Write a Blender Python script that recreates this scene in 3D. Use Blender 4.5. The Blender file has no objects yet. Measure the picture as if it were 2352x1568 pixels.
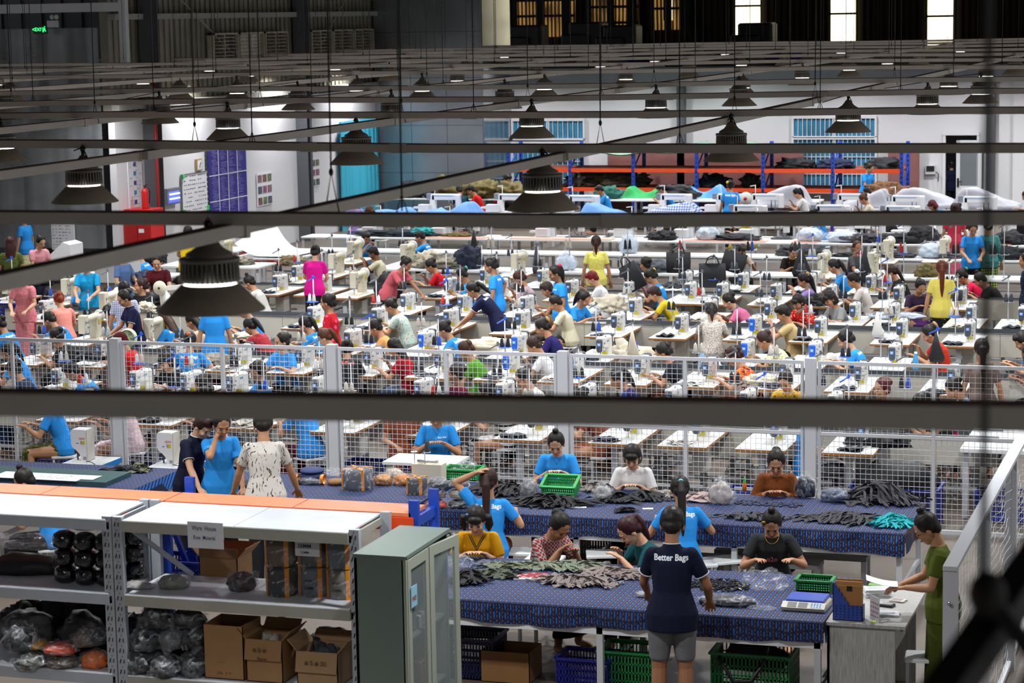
import bpy, bmesh, math, random
from mathutils import Vector, Matrix, noise
from mathutils.bvhtree import BVHTree
random.seed(7)
S = bpy.context.scene
COL = S.collection
# ---------------------------------------------------------------- camera
F, CX, CY, YH, ROLL, VX, H = 5300.0, 1176.0, 784.0, 35.0, .018, 2900.0, 5.4
_u = Vector((-ROLL * F, F, CY - YH)).normalized()
_y = Vector((VX - CX, CY - (YH - ROLL * (VX - CX)), -F))
_y = (_y - _u * _y.dot(_u)).normalized()
_x = _y.cross(_u)
CM = Matrix((_x, _y, _u))                      # camera axes -> building axes
cd = bpy.data.cameras.new('camera'); cam = bpy.data.objects.new('camera', cd); COL.objects.link(cam)
cam.matrix_world = Matrix.Translation((0, 0, H)) @ CM.to_4x4()
cd.sensor_width = 36; cd.lens = F / 2352 * 36; cd.clip_start = .05; cd.clip_end = 400
cd.dof.use_dof = True; cd.dof.focus_distance = 24; cd.dof.aperture_fstop = 5.0
S.camera = cam
def ray(px, py): return CM @ Vector((px - CX, CY - py, -F))
def P(px, py, h=0.):                           # point of the place at height h
    d = ray(px, py); t = (h - H) / d.z; return Vector((d.x * t, d.y * t, h))
def PXc(px, py, X):
    d = ray(px, py); t = X / d.x; return Vector((X, d.y * t, H + d.z * t))
def PYc(px, py, Y):
    d = ray(px, py); t = Y / d.y; return Vector((d.x * t, Y, H + d.z * t))
def Q(v):
    c = CM.transposed() @ (Vector(v) - Vector((0, 0, H))); return CX - F * c.x / c.z, CY + F * c.y / c.z
# ---------------------------------------------------------------- world, exposure
S.view_settings.view_transform = 'Standard'; S.view_settings.look = 'None'
S.view_settings.gamma = 1; S.view_settings.use_curve_mapping = False
S.view_settings.exposure = 0.0
W = bpy.data.worlds.new('world'); S.world = W; W.use_nodes = True
W.node_tree.nodes['Background'].inputs[0].default_value = (.95, .97, 1, 1)
W.node_tree.nodes['Background'].inputs[1].default_value = .55
LAMP_W = 92
S.cycles.max_bounces = 6; S.cycles.diffuse_bounces = 4; S.cycles.glossy_bounces = 2
S.cycles.transparent_max_bounces = 12; S.cycles.transmission_bounces = 3
S.cycles.caustics_reflective = False; S.cycles.caustics_refractive = False
S.cycles.sample_clamp_indirect = 4
# ---------------------------------------------------------------- materials
def sr(h):
    h = h.lstrip('#'); c = [int(h[i:i + 2], 16) / 255 for i in (0, 2, 4)]
    return tuple((x / 12.92 if x <= .04045 else ((x + .055) / 1.055) ** 2.4) for x in c) + (1,)
MC = {}
def mat(name, col, rough=.6, metal=0., vary=.0, vs=8., alpha=1., emit=0., spec=.5, bump=0., bs=40.):
    if name in MC: return MC[name]
    m = bpy.data.materials.new(name); m.use_nodes = True; nt = m.node_tree; b = nt.nodes['Principled BSDF']
    c = sr(col) if isinstance(col, str) else tuple(col)
    b.inputs['Base Color'].default_value = c
    b.inputs['Roughness'].default_value = rough; b.inputs['Metallic'].default_value = metal
    b.inputs['Specular IOR Level'].default_value = spec
    if alpha < 1: b.inputs['Alpha'].default_value = alpha
    if emit:
        b.inputs['Emission Color'].default_value = c; b.inputs['Emission Strength'].default_value = emit
    if vary or bump:
        tc = nt.nodes.new('ShaderNodeTexCoord'); n = nt.nodes.new('ShaderNodeTexNoise')
        n.inputs['Scale'].default_value = vs; n.inputs['Detail'].default_value = 4
        nt.links.new(tc.outputs['Object'], n.inputs['Vector'])
        if vary:
            r = nt.nodes.new('ShaderNodeValToRGB')
            r.color_ramp.elements[0].position = .3; r.color_ramp.elements[1].position = .7
            r.color_ramp.elements[0].color = tuple(x * (1 - vary) for x in c[:3]) + (1,)
            r.color_ramp.elements[1].color = tuple(min(1, x * (1 + vary * .6)) for x in c[:3]) + (1,)
            nt.links.new(n.outputs['Fac'], r.inputs[0]); nt.links.new(r.outputs[0], b.inputs['Base Color'])
        if bump:
            n2 = nt.nodes.new('ShaderNodeTexNoise'); n2.inputs['Scale'].default_value = bs
            nt.links.new(tc.outputs['Object'], n2.inputs['Vector'])
            bp = nt.nodes.new('ShaderNodeBump'); bp.inputs['Strength'].default_value = bump; bp.inputs['Distance'].default_value = .01
            nt.links.new(n2.outputs['Fac'], bp.inputs['Height']); nt.links.new(bp.outputs[0], b.inputs['Normal'])
    MC[name] = m; return m
def _nodes(name):
    m = bpy.data.materials.new(name); m.use_nodes = True; nt = m.node_tree
    b = nt.nodes['Principled BSDF']; b.inputs['Roughness'].default_value = .85; b.inputs['Specular IOR Level'].default_value = .2
    tc = nt.nodes.new('ShaderNodeTexCoord'); mp = nt.nodes.new('ShaderNodeMapping')
    nt.links.new(tc.outputs['Object'], mp.inputs['Vector']); return m, nt, b, mp
def _ramp(nt, fac, stops, const=True):
    r = nt.nodes.new('ShaderNodeValToRGB'); cr = r.color_ramp
    if const: cr.interpolation = 'CONSTANT'
    while len(cr.elements) < len(stops): cr.elements.new(.5)
    for e, (p, c) in zip(cr.elements, stops): e.position = p; e.color = sr(c)
    nt.links.new(fac, r.inputs[0]); return r
def pmat(name, kind, cols, scale=1.):
    """patterned cloth: flowers, dots, plaid, stripes, leaves, tiedye, speckle"""
    if name in MC: return MC[name]
    m, nt, b, mp = _nodes(name); L = nt.links
    if kind in ('flowers', 'dots', 'speckle'):
        s = {'flowers': 22, 'dots': 26, 'speckle': 75}[kind] * scale
        v = nt.nodes.new('ShaderNodeTexVoronoi'); v.inputs['Scale'].default_value = s; L.new(mp.outputs[0], v.inputs['Vector'])
        n = nt.nodes.new('ShaderNodeTexNoise'); n.inputs['Scale'].default_value = s * 1.5; L.new(mp.outputs[0], n.inputs['Vector'])
        a = nt.nodes.new('ShaderNodeMath'); a.operation = 'MULTIPLY_ADD'; a.inputs[1].default_value = .35 if kind != 'dots' else .02
        L.new(n.outputs['Fac'], a.inputs[0]); L.new(v.outputs['Distance'], a.inputs[2])
        t = {'flowers': .5, 'dots': .3, 'speckle': .55}[kind]
        r = _ramp(nt, a.outputs[0], [(0, cols[1]), (t * .55, cols[2] if len(cols) > 2 else cols[1]), (t, cols[0])])
        L.new(r.outputs[0], b.inputs['Base Color'])
    elif kind in ('plaid', 'stripes', 'vstripes'):
        sep = nt.nodes.new('ShaderNodeSeparateXYZ'); L.new(mp.outputs[0], sep.inputs[0])
        outs = []
        for ax in ({'plaid': 'XZ', 'stripes': 'Z', 'vstripes': 'X'}[kind]):
            q = nt.nodes.new('ShaderNodeMath'); q.operation = 'MULTIPLY'; q.inputs[1].default_value = 22 * scale; L.new(sep.outputs[ax], q.inputs[0])
            f = nt.nodes.new('ShaderNodeMath'); f.operation = 'FRACT'; L.new(q.outputs[0], f.inputs[0])
            g = nt.nodes.new('ShaderNodeMath'); g.operation = 'LESS_THAN'; g.inputs[1].default_value = .38; L.new(f.outputs[0], g.inputs[0]); outs.append(g)
        o = outs[0]
        if len(outs) > 1:
            o = nt.nodes.new('ShaderNodeMath'); o.operation = 'ADD'; L.new(outs[0].outputs[0], o.inputs[0]); L.new(outs[1].outputs[0], o.inputs[1])
            h = nt.nodes.new('ShaderNodeMath'); h.operation = 'MULTIPLY'; h.inputs[1].default_value = .49; L.new(o.outputs[0], h.inputs[0]); o = h
            r = _ramp(nt, o.outputs[0], [(0, cols[0]), (.3, cols[1]), (.8, cols[-1])])
        else: r = _ramp(nt, o.outputs[0], [(0, cols[0]), (.5, cols[1])])
        L.new(r.outputs[0], b.inputs['Base Color'])
    elif kind == 'leaves':
        w = nt.nodes.new('ShaderNodeTexNoise'); w.inputs['Scale'].default_value = 7 * scale; w.inputs['Distortion'].default_value = 3.5; w.inputs['Detail'].default_value = 6
        L.new(mp.outputs[0], w.inputs['Vector'])
        v = nt.nodes.new('ShaderNodeTexWave'); v.inputs['Scale'].default_value = 9 * scale; v.inputs['Distortion'].default_value = 18; v.inputs['Detail'].default_value = 1
        L.new(mp.outputs[0], v.inputs['Vector'])
        a = nt.nodes.new('ShaderNodeMath'); a.operation = 'MULTIPLY'; L.new(w.outputs['Fac'], a.inputs[0]); L.new(v.outputs['Fac'], a.inputs[1])
        r = _ramp(nt, a.outputs[0], [(0, cols[0]), (.50, cols[1]), (.55, cols[2])])
        L.new(r.outputs[0], b.inputs['Base Color'])
    elif kind == 'tiedye':
        v = nt.nodes.new('ShaderNodeTexVoronoi'); v.inputs['Scale'].default_value = 13 * scale; L.new(mp.outputs[0], v.inputs['Vector'])
        n = nt.nodes.new('ShaderNodeTexNoise'); n.inputs['Scale'].default_value = 28 * scale; L.new(mp.outputs[0], n.inputs['Vector'])
        a = nt.nodes.new('ShaderNodeMath'); a.operation = 'MULTIPLY_ADD'; a.inputs[1].default_value = .7; L.new(n.outputs['Fac'], a.inputs[0]); L.new(v.outputs['Distance'], a.inputs[2])
        r = _ramp(nt, a.outputs[0], [(0, cols[2]), (.55, cols[2]), (.72, cols[1]), (.95, cols[0])], False)
        L.new(r.outputs[0], b.inputs['Base Color'])
    elif kind == 'batik':                       # blue table cloth with brown and light blue motifs
        sep = nt.nodes.new('ShaderNodeSeparateXYZ'); L.new(mp.outputs[0], sep.inputs[0])
        def mth(op, x, y=None, z=None):
            q = nt.nodes.new('ShaderNodeMath'); q.operation = op
            for i, v in enumerate((x, y, z)):
                if v is None: continue
                if isinstance(v, (int, float)): q.inputs[i].default_value = v
                else: L.new(v, q.inputs[i])
            return q.outputs[0]
        fx = mth('FRACT', mth('MULTIPLY', sep.outputs['X'], 21.)); yz = mth('SUBTRACT', sep.outputs['Y'], sep.outputs['Z'])
        fy = mth('FRACT', mth('MULTIPLY', yz, 30.)); fy2 = mth('FRACT', mth('MULTIPLY', yz, 13.))
        dot = mth('LESS_THAN', fy, .5); dot2 = mth('LESS_THAN', fy2, .62)
        blue = mth('MULTIPLY', mth('LESS_THAN', fx, .15), dot2)
        brown = mth('MULTIPLY', mth('LESS_THAN', mth('ABSOLUTE', mth('SUBTRACT', fx, .58)), .08), dot)
        blue2 = mth('MULTIPLY', mth('LESS_THAN', mth('ABSOLUTE', mth('SUBTRACT', fx, .36)), .04), mth('SUBTRACT', 1., dot))
        m1 = nt.nodes.new('ShaderNodeMix'); m1.data_type = 'RGBA'; m1.inputs[6].default_value = sr('#182242'); m1.inputs[7].default_value = sr('#2f73c8'); L.new(blue, m1.inputs[0])
        m2 = nt.nodes.new('ShaderNodeMix'); m2.data_type = 'RGBA'; L.new(m1.outputs[2], m2.inputs[6]); m2.inputs[7].default_value = sr('#7a563f'); L.new(brown, m2.inputs[0])
        m3 = nt.nodes.new('ShaderNodeMix'); m3.data_type = 'RGBA'; L.new(m2.outputs[2], m3.inputs[6]); m3.inputs[7].default_value = sr('#2a4a86'); L.new(blue2, m3.inputs[0])
        L.new(m3.outputs[2], b.inputs['Base Color']); b.inputs['Roughness'].default_value = .6; b.inputs['Specular IOR Level'].default_value = .3
    MC[name] = m; return m
# ---------------------------------------------------------------- objects
def label(o, lab=None, cat=None, group=None, kind=None):
    if lab: o['label'] = lab
    if cat: o['category'] = cat
    if group: o['group'] = group
    if kind: o['kind'] = kind
    return o
def empty(name, loc, rz=0., lab=None, cat=None, group=None):
    o = bpy.data.objects.new(name, None); o.empty_display_size = .05; COL.objects.link(o)
    o.location = loc; o.rotation_euler = (0, 0, rz); return label(o, lab, cat, group)
class MB:
    def __init__(s): s.v = []; s.f = []; s.m = []; s.sm = []
    def add(s, vs, fs, mi=0, smooth=False):
        n = len(s.v); s.v += [tuple(v) for v in vs]
        for f in fs: s.f.append([i + n for i in f]); s.m.append(mi); s.sm.append(smooth)
        return s
    def box(s, x0, x1, y0, y1, z0, z1, mi=0):
        v = [(x0, y0, z0), (x1, y0, z0), (x1, y1, z0), (x0, y1, z0), (x0, y0, z1), (x1, y0, z1), (x1, y1, z1), (x0, y1, z1)]
        return s.add(v, [(0, 3, 2, 1), (4, 5, 6, 7), (0, 1, 5, 4), (1, 2, 6, 5), (2, 3, 7, 6), (3, 0, 4, 7)], mi)
    def rbox(s, x0, x1, y0, y1, z0, z1, r=.01, mi=0):      # box with rounded vertical and top edges
        pts = []
        for cx, cy, a0 in ((x1 - r, y1 - r, 0), (x0 + r, y1 - r, 90), (x0 + r, y0 + r, 180), (x1 - r, y0 + r, 270)):
            for k in range(3):
                a = math.radians(a0 + 45 * k); pts.append((cx + r * math.cos(a), cy + r * math.sin(a)))
        cx, cy = (x0 + x1) / 2, (y0 + y1) / 2; n = len(pts)
        kx = 1 - .6 * r / max(.001, (x1 - x0) / 2); ky = 1 - .6 * r / max(.001, (y1 - y0) / 2)
        v = [(x, y, z0) for x, y in pts] + [(x, y, z1 - r * .6) for x, y in pts] + [(cx + (x - cx) * kx, cy + (y - cy) * ky, z1) for x, y in pts]
        f = [tuple(range(n - 1, -1, -1)), tuple(range(2 * n, 3 * n))]
        for l in (0, 1):
            for i in range(n): j = (i + 1) % n; f.append((l * n + i, l * n + j, l * n + n + j, l * n + n + i))
        return s.add(v, f, mi, False)
    def beam(s, a, b, w, h, mi=0, up=(0, 0, 1)):
        a = Vector(a); b = Vector(b); d = (b - a).normalized(); u = Vector(up)
        if abs(d.dot(u)) > .98: u = Vector((0, 1, 0))
        r = d.cross(u).normalized() * (w / 2); u = r.cross(d).normalized() * (h / 2)
        v = [a - r - u, a + r - u, a + r + u, a - r + u, b - r - u, b + r - u, b + r + u, b - r + u]
        return s.add(v, [(0, 1, 2, 3), (7, 6, 5, 4), (0, 4, 5, 1), (1, 5, 6, 2), (2, 6, 7, 3), (3, 7, 4, 0)], mi)
    def tube(s, pts, rad, n=8, mi=0, caps=True, smooth=True):
        pts = [Vector(p) for p in pts]; k = len(pts)
        rad = rad if isinstance(rad, (list, tuple)) else [rad] * k
        vs = []; fs = []; prev = None
        for i, p in enumerate(pts):
            d = (pts[min(i + 1, k - 1)] - pts[max(i - 1, 0)]).normalized()
            if prev is None:
                prev = d.orthogonal().normalized()
                if abs(d.z) > .99: prev = Vector((1, 0, 0))
            r = (prev - d * prev.dot(d)).normalized(); prev = r; q = d.cross(r)
            for j in range(n):
                a = 2 * math.pi * j / n; vs.append(p + (r * math.cos(a) + q * math.sin(a)) * rad[i])
        for i in range(k - 1):
            for j in range(n):
                jj = (j + 1) % n; fs.append((i * n + j, i * n + jj, (i + 1) * n + jj, (i + 1) * n + j))
        s.add(vs, fs, mi, smooth)
        if caps:
            m = len(s.v) - k * n
            s.f.append([m + j for j in range(n - 1, -1, -1)]); s.m.append(mi); s.sm.append(False)
            s.f.append([m + (k - 1) * n + j for j in range(n)]); s.m.append(mi); s.sm.append(False)
        return s
    def lathe(s, c, prof, n=20, mi=0, axis='Z', smooth=True):   # prof: [(radius, height)]
        c = Vector(c); vs = []; fs = []
        for r, h in prof:
            for j in range(n):
                a = 2 * math.pi * j / n; x, y = r * math.cos(a), r * math.sin(a)
                v = {'Z': (x, y, h), 'Y': (x, h, y), 'X': (h, x, y)}[axis]; vs.append(c + Vector(v))
        for i in range(len(prof) - 1):
            for j in range(n):
                jj = (j + 1) % n; fs.append((i * n + j, i * n + jj, (i + 1) * n + jj, (i + 1) * n + j))
        return s.add(vs, fs, mi, smooth)
    def ell(s, c, r, n=12, mi=0, rot=None):
        c = Vector(c); vs = []; fs = []; m = n // 2 + 1
        R = rot if rot else Matrix.Identity(3)
        for i in range(m + 1):
            t = math.pi * i / m
            for j in range(n):
                a = 2 * math.pi * j / n
                vs.append(c + R @ Vector((r[0] * math.sin(t) * math.cos(a), r[1] * math.sin(t) * math.sin(a), r[2] * math.cos(t))))
        for i in range(m):
            for j in range(n):
                jj = (j + 1) % n; fs.append((i * n + j, (i + 1) * n + j, (i + 1) * n + jj, i * n + jj))
        return s.add(vs, fs, mi, True)
    def loft(s, rings, n=16, mi=0, cap=True):     # rings: (center, right, fwd, rx, ry)
        vs = []; fs = []; k = len(rings)
        for c, r, f, rx, ry in rings:
            c = Vector(c)
            for j in range(n):
                a = 2 * math.pi * j / n; vs.append(c + Vector(r) * (rx * math.cos(a)) + Vector(f) * (ry * math.sin(a)))
        for i in range(k - 1):
            for j in range(n):
                jj = (j + 1) % n; fs.append((i * n + j, i * n + jj, (i + 1) * n + jj, (i + 1) * n + j))
        if cap: fs.append(tuple(range(n - 1, -1, -1))); fs.append(tuple((k - 1) * n + j for j in range(n)))
        return s.add(vs, fs, mi, True)
    def xf(s, M):
        s.v = [tuple(M @ Vector(v)) for v in s.v]; return s
    def mesh(s, name, mats):
        me = bpy.data.meshes.new(name); me.from_pydata(s.v, [], s.f)
        for m in (mats if isinstance(mats, (list, tuple)) else [mats]): me.materials.append(m)
        if any(s.m): me.polygons.foreach_set('material_index', s.m)
        me.polygons.foreach_set('use_smooth', s.sm); me.update(); return me
    def obj(s, name, mats, parent=None, lab=None, cat=None, group=None, kind=None, loc=None, rz=0.):
        return mobj(name, s.mesh(name, mats), parent, lab, cat, group, kind, loc, rz)
def mobj(name, me, parent=None, lab=None, cat=None, group=None, kind=None, loc=None, rz=0.):
    o = bpy.data.objects.new(name, me); COL.objects.link(o); o.parent = parent
    if loc is not None: o.location = loc
    if rz: o.rotation_euler = (0, 0, rz)
    return label(o, lab, cat, group, kind)
def copy_tree(o, parent=None):
    c = o.copy(); COL.objects.link(c); c.parent = parent
    for ch in o.children: copy_tree(ch, c)
    return c
def struct(name, mb, m, lab=None):
    return mb.obj(name, m, None, lab, None, None, 'structure')
# text --------------------------------------------------------------
TX = {}
def text_mesh(txt, size=1., bold=.0, sx=1., align='CENTER'):
    k = (txt, size, bold, sx, align)
    if k in TX: return TX[k]
    cu = bpy.data.curves.new('lettering', 'FONT'); cu.body = txt; cu.size = size; cu.offset = bold; cu.align_x = align; cu.align_y = 'CENTER'; cu.resolution_u = 2
    o = bpy.data.objects.new('lettering', cu); COL.objects.link(o); dg = bpy.context.evaluated_depsgraph_get(); dg.update()
    me = bpy.data.meshes.new_from_object(o.evaluated_get(dg)); bpy.data.objects.remove(o)
    for v in me.vertices: v.co.x *= sx
    TX[k] = me; return me
def put_text(txt, size, M, m, parent, name='lettering', bold=.01, sx=1., align='CENTER'):
    me = text_mesh(txt, size, bold * size, sx, align).copy(); me.transform(M); me.materials.clear(); me.materials.append(m)
    o = bpy.data.objects.new(name, me); COL.objects.link(o); o.parent = parent; return o
def face_M(p, nrm, up=(0, 0, 1)):              # text plane at p facing nrm
    n = Vector(nrm).normalized(); u = Vector(up); u = (u - n * u.dot(n)).normalized(); r = u.cross(n)
    return Matrix.Translation(p) @ Matrix((r, u, n)).transposed().to_4x4()
# pre-made letterings (one evaluation each while the scene is nearly empty)
for a in (('Better Bags', .062), ('Better Bags', .022), ('250', .10), ('SUMM', .085), ('WITHIN', .03), ('o2o', .07)): text_mesh(a[0], a[1], a[1] * .026, .86)
# fusing closed shapes into one skin ----------------------------------
FQ = {}; FR = {}
def fuse(key, mb, voxel, smooth=3, fac=.5):
    if key not in FQ: FQ[key] = (mb, voxel, smooth, fac)
    return key
def fuse_all():
    obs = []
    for k, (mb, vx, sm, fc) in FQ.items():
        if k in FR: continue
        me = bpy.data.meshes.new('f'); me.from_pydata(mb.v, [], mb.f)
        o = bpy.data.objects.new('f', me); COL.objects.link(o)
        r = o.modifiers.new('r', 'REMESH'); r.mode = 'VOXEL'; r.voxel_size = vx; r.use_smooth_shade = True
        if sm: q = o.modifiers.new('s', 'SMOOTH'); q.factor = fc; q.iterations = sm
        obs.append((k, o))
    dg = bpy.context.evaluated_depsgraph_get(); dg.update()
    for k, o in obs: FR[k] = bpy.data.meshes.new_from_object(o.evaluated_get(dg)); FR[k].name = str(k[0]) if isinstance(k, tuple) else k
    for k, o in obs: me = o.data; bpy.data.objects.remove(o); bpy.data.meshes.remove(me)
# unique labels ----------------------------------------------------------
LM = []; USED = set()
def rel_label(base, pos, tail='', mx=60):
    ix, iy = Q(pos); c = []
    for (lx, ly, who, wp) in LM:
        dx, dy = ix - lx, (iy - ly); d = math.hypot(dx, dy * 1.5); c.append((d, dx, dy, who))
    c.sort(key=lambda t: t[0])
    for d, dx, dy, who in c[:mx]:
        n = 'just ' if d < 90 else ''
        if abs(dx) > 2.2 * abs(dy): r = n + ('right of' if dx > 0 else 'left of')
        elif abs(dy) > 2.2 * abs(dx): r = n + ('in front of' if dy > 0 else 'behind')
        else: r = ('in front and ' if dy > 0 else 'behind and ') + ('right of' if dx > 0 else 'left of')
        s = f'{base} {r} the {who}{tail}'
        if len(s.split()) > 16: continue
        if s not in USED: USED.add(s); return s
    s = f'{base}{tail}'; USED.add(s); return s
# ================================================================ people
def dirv(a): return Vector((0, math.sin(a), math.cos(a)))
def fwdv(a): return Vector((0, math.cos(a), -math.sin(a)))
XV = Vector((1, 0, 0))
D2R = math.radians
POSES = dict(
 sew=dict(k='sit', lean=24, nod=22, L=(-.12, .44, .82), R=(.11, .41, .82)),
 sew2=dict(k='sit', lean=36, nod=20, L=(-.14, .52, .82), R=(.10, .47, .82)),
 hold=dict(k='sit', lean=12, nod=26, L=(-.07, .34, 1.0), R=(.08, .33, .97)),
 one=dict(k='sit', lean=17, nod=30, L=(-.10, .42, .84), R=(.06, .36, .93)),
 idle=dict(k='sit', lean=4, nod=8, L=(-.13, .28, .68), R=(.13, .28, .68)),
 look=dict(k='sit', lean=8, nod=6, turn=35, L=(-.13, .38, .86), R=(.13, .38, .86)),
 stand=dict(k='stand', lean=3, nod=10, L=(-.25, .06, .82), R=(.25, .04, .82)),
 work=dict(k='stand', lean=10, nod=26, L=(-.12, .36, 1.0), R=(.12, .36, .98)),
 hip=dict(k='stand', lean=5, nod=22, L=(-.24, .10, .84), R=(.24, -.04, .99)),
 bend=dict(k='stand', lean=42, nod=15, L=(-.16, .62, .84), R=(.14, .58, .84)),
 turn=dict(k='stand', lean=2, nod=0, turn=-25, L=(-.14, .28, 1.02), R=(.12, .26, 1.0)),
 # poses of the nearest people
 backarm=dict(k='sit', lean=8, nod=10, turn=8, L=(-.115, .05, 1.27), R=(.24, .28, .84), pole=(-1, .3, .3), vox=.006),
 lookdown=dict(k='sit', lean=14, nod=30, L=(-.085, .27, .845), R=(.09, .25, .84), vox=.006),
 lookdown2=dict(k='sit', lean=26, nod=32, L=(-.04, .40, .92), R=(.07, .42, .94), vox=.006),
 lookdown3=dict(k='sit', lean=20, nod=34, L=(-.17, .33, .81), R=(.13, .36, .81), vox=.006),
 pinch=dict(k='sit', lean=24, nod=34, L=(-.08, .40, .88), R=(.06, .36, .90), vox=.006),
 backsit=dict(k='sit', lean=12, nod=18, L=(-.20, .34, .84), R=(.22, .34, .86), vox=.006),
 manback=dict(k='stand', lean=6, nod=24, L=(-.20, .34, .95), R=(.26, .24, .92), vox=.006),
 tablehand=dict(k='stand', lean=16, nod=34, L=(-.22, .22, .98), R=(.28, .46, .84), vox=.006),
 faceup=dict(k='stand', lean=10, nod=24, L=(-.14, .34, .90), R=(.07, .19, 1.40), vox=.006),
 manlean=dict(k='stand', lean=14, nod=22, L=(-.30, .30, .84), R=(.30, .30, .86), vox=.006),
 reader=dict(k='stand', lean=5, nod=36, L=(-.07, .30, 1.04), R=(.08, .34, 1.02), vox=.006),
)
def ik(S_, T_, l1, l2, pole):
    d = T_ - S_; L = min(d.length, (l1 + l2) * .995); dn = d.normalized(); T_ = S_ + dn * L
    a = (l1 * l1 - l2 * l2 + L * L) / (2 * L); h = math.sqrt(max(1e-6, l1 * l1 - a * a))
    p = pole - dn * pole.dot(dn); p.normalize()
    return S_ + dn * a + p * h, T_
def skel(pn):
    p = POSES[pn]; L = D2R(p['lean']); nod = D2R(p['nod']); sit = p['k'] == 'sit'; J = {}
    P0 = Vector((0, 0, .545 if sit else .90)); a0, a1, a2 = .6 * L, L, 1.12 * L
    P1 = P0 + dirv(a0) * .16; P2 = P1 + dirv(a1) * .17; N = P2 + dirv(a2) * .14
    J['sp'] = [(P0, 0 if sit else a0 * .3), (P1, a0), (P2, a1), (N, a2)]
    ah = .55 * L + nod; an = .8 * L + nod * .4
    J['ah'] = ah; turn = D2R(p.get('turn', 0))
    J['NT'] = N + dirv(an) * .07
    J['HC'] = N + dirv(an) * .055 + dirv(ah) * .112 + fwdv(ah) * .012
    J['HR'] = Matrix.Rotation(-turn, 3, 'Z') @ Matrix.Rotation(-ah, 3, 'X') @ Matrix.Scale(1.08, 3)
    for s, k in ((-1, 'L'), (1, 'R')):
        sh = N - dirv(a2) * .045 + XV * (.140 * s) + fwdv(a2) * .0
        T_ = Vector(p[k]); el, wr = ik(sh, T_, .27, .235, Vector(p['pole']) if s < 0 and 'pole' in p else Vector((.6 * s, -.35, -.8)))
        J['S' + k], J['E' + k], J['W' + k] = sh, el, wr
        hp = P0 + Vector((.085 * s, 0, -.03))
        if sit: kn, an_ = Vector((.13 * s, .41, .50)), Vector((.14 * s, .40 + .03 * s, .085))
        else: kn, an_ = Vector((.095 * s, .02, .48)), Vector((.10 * s, -.02, .085))
        J['hip' + k], J['K' + k], J['A' + k] = hp, kn, an_
    J['top'] = J['HC'] + J['HR'] @ Vector((0, -.01, .125)); J['sit'] = sit
    return J
def frame(d, ref=XV):
    d = d.normalized(); r = (ref - d * ref.dot(d)).normalized(); return r, d.cross(r)
def limb(mb, a, b, ra, rb, n=10, ex=0):
    d = (b - a).normalized(); r, f = frame(d, XV if abs(d.x) < .9 else Vector((0, 1, 0)))
    m = a.lerp(b, .35); mb.loft([(a - d * ex, r, f, ra, ra), (m, r, f, ra * .98 + rb * .06, ra * .98 + rb * .06), (b, r, f, rb, rb)], n)
def hand(mb, el, wr, s):
    d = (wr - el).normalized(); d = (d + Vector((0, .35, -.12))).normalized()
    side = d.cross(Vector((0, 0, 1))).normalized()          # to the right of the hand
    nrm = side.cross(d)                                     # back of the hand, up
    k = wr + d * .085
    mb.loft([(wr - d * .01, side, nrm, .024, .019), (wr + d * .03, side, nrm, .034, .016), (k, side, nrm, .038, .013)], 10)
    for i, (o, l) in enumerate(((-.029, .058), (-.010, .070), (.010, .066), (.029, .050))):
        dd = (d + side * (o * 4.5)).normalized(); b = k + side * o - d * .008
        c1 = b + dd * l * .55 - nrm * .006; c2 = c1 + (dd * .7 - nrm * .75).normalized() * l * .5
        mb.tube([b, c1, c2], [.0092, .0088, .0068], 6)
    ts = -s                                                  # thumbs point inwards
    b = wr + d * .025 + side * (ts * .026); c1 = b + (d * .7 + side * ts * .7 - nrm * .25).normalized() * .036
    mb.tube([b, c1, c1 + (d * .95 + side * ts * .15 - nrm * .2).normalized() * .03], [.0125, .011, .0085], 6)
def torso_rings(J, g, lo=-.10, hi=.47, wide=1., hem=0.):
    sp = J['sp']; P0, P1, P2, N = [q[0] for q in sp]; a = [q[1] for q in sp]
    d0 = dirv(a[0]); R = []
    for t, rx, ry in ((lo, .155, .108), (0, .162, .115)): R.append((P0 + d0 * t, XV, fwdv(a[0]), rx * wide + g + hem, ry + g + hem))
    R.append((P1, XV, fwdv(a[1]), .122 * wide + g, .092 + g))
    R.append((P2.lerp(P1, .35), XV, fwdv(a[2]), .132 * wide + g, .102 + g))
    R.append((P2 + dirv(a[2]) * .03, XV, fwdv(a[2]), .136 + g, .100 + g))
    R.append((N - dirv(a[3]) * .05, XV, fwdv(a[3]), .128 + g, .072 + g * .6))
    R.append((N - dirv(a[3]) * .012, XV, fwdv(a[3]), .088 + g * .5, .056 + g * .5))
    R.append((N + dirv(a[3]) * (hi - .47 + .004), XV, fwdv(a[3]), .066 + g * .4, .058 + g * .4))
    return R
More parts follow.
